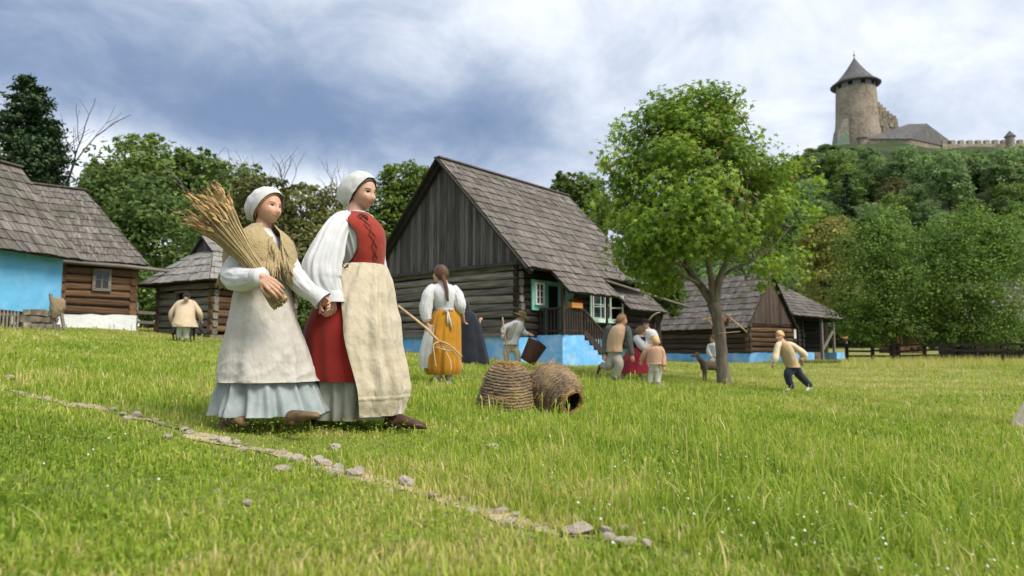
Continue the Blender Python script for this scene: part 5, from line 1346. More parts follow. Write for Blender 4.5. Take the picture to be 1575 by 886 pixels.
def headpt(a, b):
    d = (math.cos(a) * math.cos(b), math.cos(a) * math.sin(b), math.sin(a))
    x = d[0] * (.094 if d[0] > 0 else .104); y = d[1] * .076; z = d[2] * (.112 if d[2] > 0 else .118)
    if z < 0:
        t = -z / .118; y *= 1 - .30 * t ** 1.6
        x = x * (1 - .52 * t) if x < 0 else x * (1 + .10 * t) + .004 * t
        if d[0] > 0: x += .020 * math.sin(min(1, t) * math.pi * .5) * d[0]
    if d[0] > .1:
        w = min(1, (d[0] - .1) * 3); ay = abs(y)
        x += w * (.026 * _g(y / .0125, (z + .030) / .017) + .013 * _g(y / .010, (z + .004) / .022) - .009 * _g((ay - .031) / .016, (z - .006) / .011)
                  + .005 * _g((ay - .030) / .022, (z - .027) / .009) + .007 * _g((ay - .042) / .020, (z + .030) / .022) + .008 * _g(y / .021, (z + .063) / .011)
                  - .004 * _g(y / .024, (z + .0625) / .0035) + .009 * _g(y / .018, (z + .098) / .014))
    return x, y, z
def add_head(mb, fr, nu=34, nv=44):
    vs = []
    for i in range(nu + 1):
        a = -math.pi / 2 + math.pi * i / nu; a = max(-1.565, min(1.565, a))
        for k in range(nv): vs.append(fr(*headpt(a, -math.pi + 2 * math.pi * k / nv)))
    fs = [(i * nv + k, i * nv + (k + 1) % nv, (i + 1) * nv + (k + 1) % nv, (i + 1) * nv + k) for i in range(nu) for k in range(nv)]
    fs += [tuple(range(nv - 1, -1, -1)), tuple(range(nu * nv, (nu + 1) * nv))]
    mb.add(vs, fs)
    for s in (-1, 1): caps(mb, fr(-.006, s * .076, .014), .012 * fr.k, fr(-.002, s * .074, -.022), .009 * fr.k, 8)
def add_hand(mb, w, fd, pn, s=1.0, curl=.5, thumb=1, spread=.05):
    """palm, four curled fingers and a thumb; fd = finger direction, pn = the way the palm faces"""
    w = Vector(w); fd = Vector(fd).normalized(); pn = Vector(pn); pn = (pn - fd * pn.dot(fd)).normalized(); sd = fd.cross(pn) * thumb
    L = .185 * s; kn = []
    for j, (o, ln) in enumerate(((.030, .92), (.010, 1.0), (-.010, .93), (-.029, .74))):
        k0 = w + fd * (L * .50 - .006 * s * abs(j - 1.2)) + sd * o * s; caps(mb, w + fd * .012 * s + sd * o * .55 * s, .0135 * s, k0, .0115 * s, 8)
        a = curl * .55; p = k0; d0 = (fd + sd * (spread * (1.5 - j)) * .6).normalized(); seg = [.44, .31, .25]
        for q, f in enumerate(seg):
            d = (d0 * math.cos(a) + pn * math.sin(a)).normalized(); e = p + d * L * .46 * ln * f; caps(mb, p, .0092 * s * (1 - .08 * q), e, .0085 * s * (1 - .1 * q), 8); p = e; a += curl * .75
    t0 = w + fd * .025 * s + sd * .022 * s; t1 = t0 + (fd * .6 + sd * .62 + pn * .35).normalized() * .042 * s; t2 = t1 + (fd * .85 + sd * .18 + pn * .45).normalized() * .033 * s; t3 = t2 + (fd * .9 - sd * .1 + pn * .4).normalized() * .026 * s
    chain(mb, [t0, t1, t2, t3], [.015 * s, .0115 * s, .0100 * s, .0085 * s], 8)
def body_part(mb, parent, voxel, fr, skin, brow, smile=.0, face=True, extra=None, eyeh=.0056):
    """fuses all the shapes into ONE continuous skin and colours eyes, brows and lips"""
    me = bpy.data.meshes.new("body"); me.from_pydata([tuple(p) for p in mb.v], [], mb.f); me.update()
    o = bpy.data.objects.new("body_raw", me); COL.objects.link(o)
    md = o.modifiers.new("r", 'REMESH'); md.mode = 'VOXEL'; md.voxel_size = voxel
    sm = o.modifiers.new("s", 'SMOOTH'); sm.factor = .5; sm.iterations = 2
    dg = bpy.context.evaluated_depsgraph_get(); new = bpy.data.meshes.new_from_object(o.evaluated_get(dg))
    bpy.data.objects.remove(o); bpy.data.meshes.remove(me)
    new.name = 'body'
    for m in (skin, m_lip, m_eyed, m_eyew, brow): new.materials.append(m)
    n = len(new.polygons); mi = np.zeros(n, np.int32)
    cen = np.empty(n * 3); new.polygons.foreach_get("center", cen); cen = cen.reshape(-1, 3)
    if face:
        loc = (cen - np.array(fr.o)) @ np.array(fr.Mi).T / fr.k
        x, y, z = loc.T; ay = np.abs(y); front = (x > .055) & (ay < .06) & (np.abs(z) < .13)
        zl = z - smile * (y / .022) ** 2 * .0085
        mi[front & (ay < .027) & (zl > -.0695) & (zl < -.0565)] = 1
        mi[front & (((ay - .031) / .0145) ** 2 + ((z - .006) / eyeh) ** 2 < 1)] = 3
        mi[front & (((ay - .0305) / .0082) ** 2 + ((z - .0062) / (eyeh * 1.08)) ** 2 < 1)] = 2
        mi[front & (ay > .014) & (ay < .050) & (np.abs(z - .0275 + ((ay - .03) / .03) ** 2 * .006) < .0034)] = 4
        mi[front & (ay > .017) & (ay < .046) & (np.abs(z - .0122 + ((ay - .031) / .03) ** 2 * .01) < .0017)] = 2
    new.polygons.foreach_set("material_index", mi); new.polygons.foreach_set("use_smooth", np.ones(n, bool))
    nv = len(new.vertices); co = np.empty(nv * 3); new.vertices.foreach_get("co", co); co = co.reshape(-1, 3) - np.array(parent.location); new.vertices.foreach_set("co", co.ravel()); new.update()
    b = bpy.data.objects.new('body', new); COL.objects.link(b); b.parent = parent
    return b
def cap_shell(mb, fr, amax, grow=1.10, back=0.0, axis=(-.62, 0, .78), n=56, m=22, amp=.03, seed=1, pts=None, sag=0.0, noisek=9, a0=None):
    """a bonnet, scarf or head of hair: a shell over the skull reaching amax(phi) from its axis; back swells it behind"""
    ax = Vector(axis).normalized(); e1 = Vector((0, 1, 0)); e2 = ax.cross(e1).normalized(); vs = []
    for i in range(m + 1):
        for k in range(n):
            ph = 2 * math.pi * k / n; a = max(.001, amax(ph) * i / m) if a0 is None else a0(ph) + (amax(ph) - a0(ph)) * i / m
            d = ax * math.cos(a) + (e1 * math.cos(ph) + e2 * math.sin(ph)) * math.sin(a)
            lat = math.asin(max(-1, min(1, d.z))); lon = math.atan2(d.y, d.x)
            q = Vector((d.x * (.098 if d.x > 0 else .108), d.y * .083, d.z * (.116 if d.z > 0 else .105)))
            g = grow + back * max(0, -d.x + .15) ** 1.5 * math.sin(min(1, i / m * 1.15) * math.pi) ** .5
            g += amp * noise.noise((d.x * 3 + seed, d.y * 3, d.z * 3)) + amp * .8 * math.sin(ph * noisek + 2 * noise.noise((d.x * 2, d.y * 2, seed))) * (i / m) * (1 - .5 * i / m)
            q = q * g; q.z -= sag * max(0, -d.x)
            vs.append(fr(*q))
    fs = [(i * n + k, i * n + (k + 1) % n, (i + 1) * n + (k + 1) % n, (i + 1) * n + k) for i in range(m) for k in range(n)]
    mb.add(vs, fs, 0, .5)
def shoe(mb, heel, toe, s=1.0, up=(0, 0, 1), h=.06, w=.040):
    """a low shoe with a heel, an instep and a rounded toe"""
    heel, toe, up = Vector(heel), Vector(toe), Vector(up); d = (toe - heel); L = d.length; d.normalize(); sd = d.cross(up).normalized(); up = sd.cross(d).normalized()
    rings = []
    for f, ww, hh in ((-.06, .50, .55), (0, .82, 1.0), (.15, .90, 1.08), (.38, .84, .95), (.62, 1.0, .72), (.82, 1.0, .56), (.96, .72, .42), (1.03, .30, .24)):
        c = heel + d * L * f + up * (hh * h * .5 * s); rings.append((c, sd * ww * w * s, up * hh * h * .5 * s))
    loft(mb, rings, 20, 24, capend=True)
    mb.beam(heel + d * L * .02 + up * .004, heel + d * L * .26 + up * .004, w * 1.5 * s, .018 * s, up)
class Person:
    def __init__(s, label, Y, px0, py0, group=None, name='person', ground=None):
        s.Y = Y; s.k = Y / F; b = at(px0, py0, Y)
        s.t = thing(name, label, 'person', (b.x, b.y, g1(b.x, b.y)), 0, group)
    def p(s, px, py, dy=0.0): return at(px, py, s.Y + dy)
    def part(s, name, mats, fn, smooth=True):
        mb = MB(); fn(mb); return mb.build(name, mats, s.t, smooth, world=True)
# ================================================================ the woman in the red bodice
def rings_px(P, spec, yaw, dyo=0.0):
    """(px, py, half width px, depth ratio, tilt) -> rings with a = forward axis, b = left axis; the width is the one seen by the camera"""
    f = Vector((math.cos(yaw), math.sin(yaw), 0)); l = Vector((-math.sin(yaw), math.cos(yaw), 0)); out = []
    for (px, py, hw, ra, *rest) in spec:
        dy = rest[0] if rest else 0
        # seen half width of an ellipse with semi axes A (forward), B (left): sqrt((A fx)^2 + (B lx)^2); ra = A / B
        B = hw * P.k / math.sqrt((ra * f.x) ** 2 + l.x ** 2)
        out.append((P.p(px, py, dyo + dy), f * B * ra, l * B))
    return out
def build_woman():
    P = Person('woman in white headscarf, red laced bodice and cream apron, holding the girl by the hand', 4.48, 560, 655)
    yaw = R(-30); f = Vector((math.cos(yaw), math.sin(yaw), 0)); l = Vector((-math.sin(yaw), math.cos(yaw), 0)); up = Vector((0, 0, 1)); p = P.p
    hd = Frame(p(557, 295), R(-31), R(15), R(3), 1.0)
    mb = MB(); add_head(mb, hd)
    caps(mb, hd(-.025, 0, -.07), .056, p(545, 340), .062)
    shR, shL = p(527, 344, -.15), p(566, 344, .15)
    elR, wrR = p(497, 402, -.27), p(510, 455, -.27); elL, wrL = p(578, 400, .24), p(580, 445, .22)
    caps(mb, p(549, 352), .095, p(556, 400), .105, 16); caps(mb, shR, .046, shL, .046); caps(mb, p(556, 405), .11, p(552, 450), .13, 16)
    chain(mb, [shR, elR, wrR], [.045, .040, .027]); chain(mb, [shL, elL, wrL], [.055, .042, .027])
    add_hand(mb, wrR, (.05, -.10, -1), (-.75, .6, 0), 1.0, 1.25, thumb=-1)
    add_hand(mb, wrL, (.1, -.2, -1), (-.4, .9, 0), .95, .5, thumb=1)
    hipR, hipL = p(545, 455, -.09), p(560, 455, .09)
    anR = p(607, 645, -.02); anL = p(497, 637, .16)
    chain(mb, [hipR, p(585, 550, -.08), anR], [.095, .060, .038]); chain(mb, [hipL, p(530, 552, .10), anL], [.095, .060, .038])
    body_part(mb, P.t, .0036, hd, m_skin, m_brow, smile=1.1, eyeh=.0042)
    # shoes and socks
    P.part('shoe', m_shoe, lambda mb: shoe(mb, p(596, 659, -.02), p(653, 660, -.09), 1.0, h=.095, w=.050))
    P.part('shoe', m_shoe, lambda mb: shoe(mb, p(474, 655, .10), p(501, 644, .02), 1.0, (-.5, 0, 1), h=.085, w=.045))
    P.part('socks', m_linen2, lambda mb: (fpath(mb, [anR + up * .12, anR, p(612, 652, -.03)], [.045, .042, .045], amp=.05), caps(mb, p(612, 648, -.04), .042, p(630, 652, -.06), .030)))
    # underskirt, skirt, apron
    sk = [(559, 408, 28, .86), (555, 422, 37, .9), (548, 445, 47, .95), (540, 475, 57, 1), (536, 510, 66, 1), (538, 545, 67, 1), (541, 585, 66, 1)]
    hem = sk[3:] + [(548, 612, 72, 1), (548, 643, 72, 1)]
    P.part('underskirt', m_undergrey, lambda mb: loft(mb, [(c, a * .93, b * .93) for c, a, b in rings_px(P, [(538, 500, 60, 1), (541, 585, 62, 1), (540, 642, 62, 1)], yaw)], 150, 26, pleats(15, .13, 3)))
    P.part('skirt', m_reddk, lambda mb: loft(mb, rings_px(P, sk, yaw), 180, 44, pleats(12, .035, 5)))
    d = math.radians
    th = lambda xs, ys: (lambda u: d(float(np.interp(u, xs, ys))))
    ap = rings_px(P, sk[:-1] + [(546, 590, 68, 1), (545, 615, 66, 1), (543, 636, 61, 1)], yaw)
    ap = [(c + f * .012, a * (1.05 + .05 * min(1, i / 4)) + f * .006, b * (1.05 + .05 * min(1, i / 4))) for i, (c, a, b) in enumerate(ap)]
    def apfold(u, t):
        q = .085 * (.6 + u) * (math.sin(13 * t + .9 * math.sin(4 * t + 2 * u)) * .6 + math.sin(21 * t + 1 + u) * .3) * (1 - .45 * u)
        cr = -abs(noise.noise((t * 2.2 + u * 2, u * 7, 7))) * .055 - abs(noise.noise((t * 5 - u * 4, u * 9, 2))) * .022
        return q + .045 + cr + .03 * noise.noise((t * 1.2, u * 2.5, 4)) + (.014 if abs(u - .84) < .012 else 0)
    P.part('apron', m_apron, lambda mb: loft(mb, ap, 220, 120, apfold, th([0, .25, .45, .65, 1], [-122, -72, -56, -50, -42]), th([0, .3, 1], [120, 85, 80])))
    # blouse body and sleeves
    to = [(545, 330, 15, .9), (546, 338, 24, .8), (548, 350, 36, .78), (551, 366, 37, .92), (555, 385, 33, .92), (559, 405, 27, .86), (558, 418, 30, .88)]
    P.part('blouse', m_linen, lambda mb: loft(mb, rings_px(P, to, yaw), 150, 40, lambda u, t: .030 * math.sin(17 * t + 2 * u) + .02 * math.sin(29 * t + 5 * u) + .03 * noise.noise((t * 3, u * 5, 1))))
    def sleeves(mb):
        pts = [p(538, 334, -.09), p(523, 344, -.16), p(508, 372, -.23), p(497, 405, -.27), p(497, 432, -.28), p(508, 452, -.275), p(511, 460, -.272)]
        fpath(mb, pts, [.050, .072, .094, .112, .116, .080, .056], 96, 80, .075, 4, squash=.78, s=2.6, gather=.075)
        fpath(mb, [p(508, 450, -.275), p(511, 456, -.273), p(511, 464, -.271)], [.060, .066, .074], 32, 8, .05, 6, cap=False)
        fpath(mb, [p(560, 336, .10), p(567, 350, .2), p(574, 385, .24), p(577, 420, .24), p(580, 440, .22)], [.05, .07, .08, .08, .05], 32, 30, .09, 9, gather=.05)
    P.part('sleeves', m_linen, sleeves)
    # bodice with armholes; lacing
    bo = rings_px(P, [(546, 329, 21, .86), (547, 338, 30, .82), (549, 350, 37, .80), (552, 366, 38.5, .95), (556, 386, 34.5, .96), (559.5, 404, 28.5, .9), (559.5, 412, 29, .9)], yaw)
    bo = [(c + f * .004, a * 1.05, b * 1.05) for c, a, b in bo]
    P.part('bodice', m_red, lambda mb: loft(mb, bo, 90, 40, crumple(.012, 2.5, 8), th([0, .12, .3, .5, .68, .85, 1], [-104, -84, -62, -51, -56, -84, -134]), th([0, .3, .6, 1], [100, 85, 85, 160])))
    P.part('collar', m_linen2, lambda mb: loft(mb, rings_px(P, [(549, 326, 15, .95), (548, 331, 17, .95), (547, 334, 20, .9)], yaw), 40, 8, pleats(14, .05, 2)))
    def edge(mb):      # dark binding of the armhole and neck, lacing down the front
        C = np.array([list(q[0]) for q in bo]); A = np.array([list(q[1]) for q in bo]); B = np.array([list(q[2]) for q in bo])
        def q(u, deg, k=1.03): t = d(deg); return Vector(crom(C, u) + (crom(A, u) * math.cos(t) + crom(B, u) * math.sin(t)) * k)
        tt = th([0, .12, .3, .5, .68, .85, 1], [-104, -84, -62, -51, -56, -84, -134])
        mb.tube([q(u, math.degrees(tt(u)), 1.01) for u in np.linspace(0, .98, 26)], .0042, 6)
        us = np.linspace(.10, .93, 7)
        for i in range(6):
            s = 7 if i % 2 else -7
            mb.tube([q(us[i], -27 + 18 * us[i] - s), q((us[i] + us[i + 1]) / 2, -27 + 18 * us[i], 1.045), q(us[i + 1], -27 + 18 * us[i] + s)], .0024, 5)
            mb.tube([q(us[i], -27 + 18 * us[i] + s), q((us[i] + us[i + 1]) / 2, -27 + 18 * us[i], 1.05), q(us[i + 1], -27 + 18 * us[i] - s)], .0024, 5)
        for s in (-1, 1): mb.tube([q(.10, -25, 1.05), q(.16, -25 + 12 * s, 1.09), q(.24, -24 + 9 * s, 1.06), q(.12, -25, 1.05)], .0034, 5)
        c = p(531, 412, -.14)
        for s in (-1, 1): mb.tube([c, c + f * .03 * s + up * .018 - l * .01, c + f * .04 * s - up * .012 - l * .012, c], .0045, 5)
        mb.tube([c, c - up * .05 - l * .012, c - up * .11 - l * .006], .004, 5)
    P.part('lacing', m_lace, edge)
    # headscarf and the hair under its rim
    P.part('hair', m_hairdk, lambda mb: cap_shell(mb, hd, lambda ph: 1.86 * math.cos(ph) ** 2 + math.sin(ph) ** 2 * (1.70 - .12 * math.sin(ph)), 1.045, axis=(-.85, 0, .52), amp=.012))
    P.part('headscarf', m_linen2, lambda mb: cap_shell(mb, hd, lambda ph: 1.78 * math.cos(ph) ** 2 + math.sin(ph) ** 2 * (1.60 - .06 * math.sin(ph)), 1.12, back=.55, axis=(-.85, 0, .52), amp=.04, seed=4, sag=.035, n=80, m=30))
    return P
woman = build_woman()

# ================================================================ the girl with the sheaf
def build_girl():
    P = Person('girl in white bonnet and tan fringed shawl carrying a wheat sheaf', 4.15, 405, 650)
    yaw = R(-36); f = Vector((math.cos(yaw), math.sin(yaw), 0)); l = Vector((-math.sin(yaw), math.cos(yaw), 0)); up = Vector((0, 0, 1)); p = P.p; d = math.radians
    th = lambda xs, ys: (lambda u: d(float(np.interp(u, xs, ys))))
    hd = Frame(p(412, 319), R(-32), R(6), R(-3), .92)
    mb = MB(); add_head(mb, hd); caps(mb, hd(-.022, 0, -.07), .045, p(404, 362), .05)
    shR, shL = p(383, 378, -.10), p(427, 376, .12); elR, wrR = p(362, 428, -.17), p(401, 425, -.40); elL, wrL = p(452, 428, .02), p(489, 455, -.02)
    caps(mb, p(404, 380), .075, p(404, 430), .085, 16); caps(mb, shR, .048, shL, .048); caps(mb, p(404, 430), .09, p(404, 468), .10, 16)
    chain(mb, [shR, elR, wrR], [.044, .034, .023]); chain(mb, [shL, elL, wrL], [.044, .034, .023])
    add_hand(mb, wrR, (.80, -.02, -.60), (-.1, .95, -.3), .98, .55, thumb=-1)
    add_hand(mb, wrL, (.8, -.1, -.55), (.2, -.6, -.6), .82, .8, thumb=1)
    anR, anL = p(448, 640, -.05), p(360, 640, .05)
    chain(mb, [p(398, 470, -.07), p(440, 560, -.07), anR], [.08, .052, .034]); chain(mb, [p(412, 470, .07), p(385, 565, .06), anL], [.08, .052, .034])
    body_part(mb, P.t, .0036, hd, m_skin2, m_browfair, smile=.7)
    P.part('shoe', m_shoetan, lambda mb: shoe(mb, p(447, 652, -.30), p(489, 642, -.40), 1.0, (-.25, 0, 1), h=.066, w=.036))
    P.part('shoe', m_shoetan, lambda mb: (shoe(mb, p(345, 653, -.20), p(378, 656, -.28), .95, (.1, 0, 1), h=.11, w=.050), fpath(mb, [p(357, 630, -.12), p(356, 643, -.20), p(353, 652, -.21)], [.045, .048, .052], 20, 8, .06, 2)))
    P.part('underskirt', m_under, lambda mb: loft(mb, rings_px(P, [(406, 520, 48, 1), (408, 560, 57, 1), (411, 585, 64, 1), (414, 612, 72, 1), (416, 635, 80, 1)], yaw), 190, 34, pleats(19, .13, 4, top=.4)))
    dr = [(404, 372, 24, .8), (404, 395, 34, .85), (403, 425, 37, .9), (404, 450, 42, .95), (404, 485, 49, 1), (406, 525, 60, 1), (408, 560, 69, 1), (411, 586, 74, 1)]
    def drfold(u, t):
        w = max(0, u - .25)
        cr = abs(noise.noise((t * 1.7 + u * 3.5, u * 7, 3))) * .10 + abs(noise.noise((t * 4 + u * 6, u * 12, 9))) * .040
        return .08 * w * (math.sin(8 * t + 1.4 + u) * .6 + math.sin(13 * t + .5 + 2 * u) * .35) - cr * (w + .12) + .03 * w + .06 * w * noise.noise((t * .9, u * 2, 5))
    P.part('apron_dress', m_girl, lambda mb: loft(mb, rings_px(P, dr, yaw), 260, 130, drfold))
    P.part('shirt', m_linen2, lambda mb: loft(mb, rings_px(P, [(405, 352, 12, 1), (405, 360, 17, .9), (404, 376, 30, .8), (404, 392, 32, .84)], yaw), 60, 16, crumple(.03, 3, 5)))
    def sleeves(mb):
        fpath(mb, [p(386, 374, -.10), p(370, 400, -.15), p(360, 424, -.19), p(374, 430, -.29), p(396, 426, -.39)], [.052, .068, .070, .066, .045], 60, 50, .10, 3, s=2.4, gather=.04)
        fpath(mb, [p(393, 427, -.375), p(403, 426, -.405)], [.050, .053], 28, 4, .05, 6)
        fpath(mb, [p(425, 372, .10), p(442, 402, .06), p(453, 425, .0), p(470, 442, -.02), p(487, 456, -.03)], [.05, .064, .064, .062, .048], 60, 50, .10, 5, s=2.4, gather=.04)
        fpath(mb, [p(480, 450, -.03), p(490, 457, -.03), p(497, 463, -.03)], [.050, .056, .062], 28, 6, .06, 8, cap=False)
    P.part('sleeves', m_linen, sleeves)
    # shawl: a knitted cloth round the shoulders, crossed at the breast, with a fringe
    sh = rings_px(P, [(405, 346, 18, 1), (404, 353, 26, .95), (402, 364, 41, .85), (400, 380, 51, .86), (400, 398, 54, .92), (401, 412, 55, .96)], yaw)
    C = np.array([list(q[0]) for q in sh]); A = np.array([list(q[1]) for q in sh]); B = np.array([list(q[2]) for q in sh])
    t0f = th([0, .25, .55, .75, 1], [24, 16, 4, 0, 6]); t1f = th([0, .25, .55, .75, 1], [322, 330, 352, 358, 352])
    shf = lambda u, t: .03 * noise.noise((math.cos(t) * 2.5, math.sin(t) * 2.5, u * 3)) + .035 * (1 - u) * math.sin(u * 26 + 1.5 * math.sin(t)) * .5 + .014 * math.sin(t * 70) * math.sin(u * 90) * .4 - (.05 * u if 3.4 < t < 4.9 else 0)
    def pt(u, t, k=1.0): return Vector(crom(C, u) + (crom(A, u) * math.cos(t) + crom(B, u) * math.sin(t)) * (1 + shf(u, t)) * k)
    sw = P.part('shawl', m_knit, lambda mb: loft(mb, sh, 150, 44, shf, t0f, t1f))
    mb = MB(); rs = random.Random(3)
    def strand(q, L, out):
        a = Vector((rs.gauss(0, .012), rs.gauss(0, .012), 0)) + out
        mb.tube([q + up * .01, q - up * L * .5 + a * .6, q - up * L + a + Vector((rs.gauss(0, .012), 0, 0))], [.0045, .0040, .0022], 5, r=rs.random())
    for k in range(330):
        t = rs.uniform(t0f(1), t1f(1)); q = pt(1.0, t, 1.012); strand(q, rs.uniform(.085, .135), (q - Vector(C[-1])).normalized() * .012)
    for k in range(110):     # the fringe of the crossed front edges
        u = rs.uniform(.50, 1.0); t = t0f(u) + rs.uniform(0, .12) if k % 2 else t1f(u) - rs.uniform(0, .12); strand(pt(u, t, 1.05), rs.uniform(.08, .13), f * .012)
    mb.v = [tuple(q) for q in mb.v]; fr = mb.build('fringe', m_knit, P.t, True, world=True); fr.parent = sw; kind(fr, 'stuff')
    # bonnet with a turned brim, blond hair at the brim and nape
    P.part('hair', m_hairbl, lambda mb: cap_shell(mb, hd, lambda ph: 1.80 * math.cos(ph) ** 2 + math.sin(ph) ** 2 * (1.74 + .02 * math.sin(ph)), 1.04, back=.1, axis=(-.80, 0, .60), amp=.015))
    P.part('bonnet', m_linen2, lambda mb: (cap_shell(mb, hd, lambda ph: 1.62 * math.cos(ph) ** 2 + math.sin(ph) ** 2 * (1.52 - .04 * math.sin(ph)), 1.15, back=.48, axis=(-.80, 0, .60), amp=.055, seed=7, sag=.02, noisek=11, n=84, m=30), cap_shell(mb, hd, BR2, 1.21, axis=(-.80, 0, .60), amp=.012, seed=2, n=70, m=8, noisek=3, a0=lambda ph: BR2(ph) - .50)))
    return P
def BR2(ph): return 1.76 * math.cos(ph) ** 2 + math.sin(ph) ** 2 * (1.66 - .06 * math.sin(ph))
girl = build_girl()

def build_sheaf():
    P = girl; p = P.p
    t = thing('wheat_sheaf', 'thick sheaf of golden wheat ears and straw held across the girl by one arm', 'wheat sheaf', p(427, 470, -.36))
    m_straw = mat("wheat straw", (.25, .18, .070), (.43, .33, .15), scale=(30, 30, 30), rough=.6, rnd=.35); m_ear = mat("wheat ears", (.30, .185, .070), (.48, .33, .15), scale=60, rough=.8, bump=.004, rnd=.3)
    rs = random.Random(15); ms = MB(); me = MB()
    c = [p(430, 466, -.33), p(405, 430, -.31), p(382, 398, -.29), p(352, 360, -.26), p(328, 330, -.24)]
    rad = [.050, .040, .048, .084, .130]
    ax = (c[4] - c[1]).normalized(); e1 = ax.cross(Vector((0, 1, 0))).normalized(); e2 = ax.cross(e1).normalized()
    for k in range(250):
        a = rs.uniform(0, 6.28); q = rs.random() ** .5; tw = rs.uniform(-.5, .5); ext = rs.uniform(-.22, .10); pts = []
        for i, (cc, r_) in enumerate(zip(c, rad)):
            aa = a + tw * (i - 1) * .25; pts.append(cc + (e1 * math.cos(aa) + e2 * math.sin(aa) * .62) * r_ * q)
        pts[0] = pts[0] + (pts[0] - pts[1]).normalized() * rs.uniform(-.015, .015)
        tip = pts[4] + (pts[4] - pts[3]).normalized() * ext * 1.0
        if ext < 0: pts[4] = pts[3].lerp(pts[4], max(.15, 1 + ext * 4))
        else: pts[4] = tip
        ms.tube(pts, [.0032, .0030, .0028, .0024, .0018], 5, r=rs.random())
        dd = (pts[4] - pts[3]).normalized() + Vector((rs.gauss(0, .12), rs.gauss(0, .12), rs.gauss(-.02, .12))); L = rs.uniform(.055, .085); b = pts[4]
        nod = Vector((0, 0, -.012))
        me.tube([b, b + dd * L * .15, b + dd * L * .5 + nod * .3, b + dd * L * .85 + nod, b + dd * L + nod * 1.3], [.002, .0062, .0078, .0055, .0012], 6, r=rs.random(), wob=.12)
        for j in range(4):   # awns
            s0 = b + dd * L * rs.uniform(.3, 1); me.tube([s0, s0 + (dd * .8 + Vector((rs.gauss(0, .3), rs.gauss(0, .3), rs.gauss(0, .3)))) * .035], [.0009, .0004], 3, r=rs.random())
    kind(ms.build('stalks', m_straw, t, False, world=True), 'stuff'); kind(me.build('ears', m_ear, t, True, world=True), 'stuff')
build_sheaf()
# ================================================================ the people further off
m_palewood = mat("peeled pale wood", (.40, .27, .14), (.56, .41, .24), scale=(20, 20, 4), rough=.6)
def figure(label, foot, head, hyaw, J, garments, skin=None, brow=None, hk=1.0, hpitch=0.0, voxel=.012, hands=True, group=None, dY=0.0, face=True, Yfix=None):
    """J: joints as (px, py, dy); garments(P, mb tools) adds the clothing"""
    q = ground_at(*foot); P = Person(label, (Yfix or q.y) + dY, foot[0], foot[1], group); p = P.p
    J = {k: p(*v) for k, v in J.items()}; P.J = J
    hd = Frame(p(*head), hyaw, hpitch, 0, hk); P.hd = hd
    s = hk
    mb = MB(); add_head(mb, hd, 22, 28)
    caps(mb, hd(-.02, 0, -.07), .052 * s, J['neck'], .055 * s); caps(mb, J['neck'], .075 * s, J['waist'], .10 * s, 14); caps(mb, J['waist'], .10 * s, J['hip'], .115 * s, 14)
    caps(mb, J['shL'], .042 * s, J['shR'], .042 * s)
    for sd in 'LR':
        chain(mb, [J['sh' + sd], J['el' + sd], J['wr' + sd]], [.042 * s, .036 * s, .026 * s])
        add_hand(mb, J['wr' + sd], (J['wr' + sd] - J['el' + sd]), (0.3, .5, -.4), s * .95, .7, 1 if sd == 'L' else -1)
        if 'kn' + sd in J: chain(mb, [J['hip'], J['kn' + sd], J['an' + sd]], [.09 * s, .058 * s, .036 * s])
        if 'to' + sd in J: caps(mb, J['an' + sd], .036 * s, J['to' + sd], .022 * s)
    body_part(mb, P.t, voxel, hd, skin or m_skin2, brow or m_brow, face=face)
    garments(P, J, p)
    return P
def limbs_part(P, J, name, m, keys, rad, amp=.12, seed=1):
    for sd in 'LR': P.part(name, m, lambda mb, sd=sd: fpath(mb, [J['sh' + sd].lerp(J['neck'], .35)] + [J[k + sd] if k + sd in J else J[k] for k in keys], [rad[0] * .8] + list(rad), 18, 18, amp, seed + (sd == 'R')))
def legs(P, J, m, r0, r1, r2):
    def fn(mb):
        caps(mb, J['waist'].lerp(J['hip'], .4), r0 * 1.15, J['hip'], r0 * 1.2)
        for sd in 'LR': fpath(mb, [J['hip'].lerp(J['waist'], -.05), J['hip'].lerp(J['kn' + sd], .45), J['kn' + sd], J['an' + sd]], [r0, r0 * .95, r1, r2], 18, 20, .10, 3 + (sd == 'R'))
    P.part('trousers', m, fn)
def torso(P, name, m, pts, yaw, fold=None, n=44, mm=18, **kw): return P.part(name, m, lambda mb: loft(mb, rings_px(P, pts, yaw), n, mm, fold or crumple(.04, 3, 3), **kw))
def pshoes(P, J, m, s=1.0):
    for sd in 'LR':
        if 'to' + sd in J: P.part('shoe', m, lambda mb, sd=sd: shoe(mb, J['an' + sd] + (J['an' + sd] - J['to' + sd]).normalized() * .03 * s - Vector((0, 0, .055 * s)), J['to' + sd] - Vector((0, 0, .02 * s)), s, h=.085, w=.045))
def hairdo(P, m, amax=1.75, grow=1.06, back=.1, axis=(-.5, 0, .86), amp=.03): return P.part('hair', m, lambda mb: cap_shell(mb, P.hd, (lambda ph: (amax - .12) * math.cos(ph) ** 2 + math.sin(ph) ** 2 * (amax - .1 + .35 * math.sin(ph))), grow, back=back, axis=axis, amp=amp, n=36, m=14))

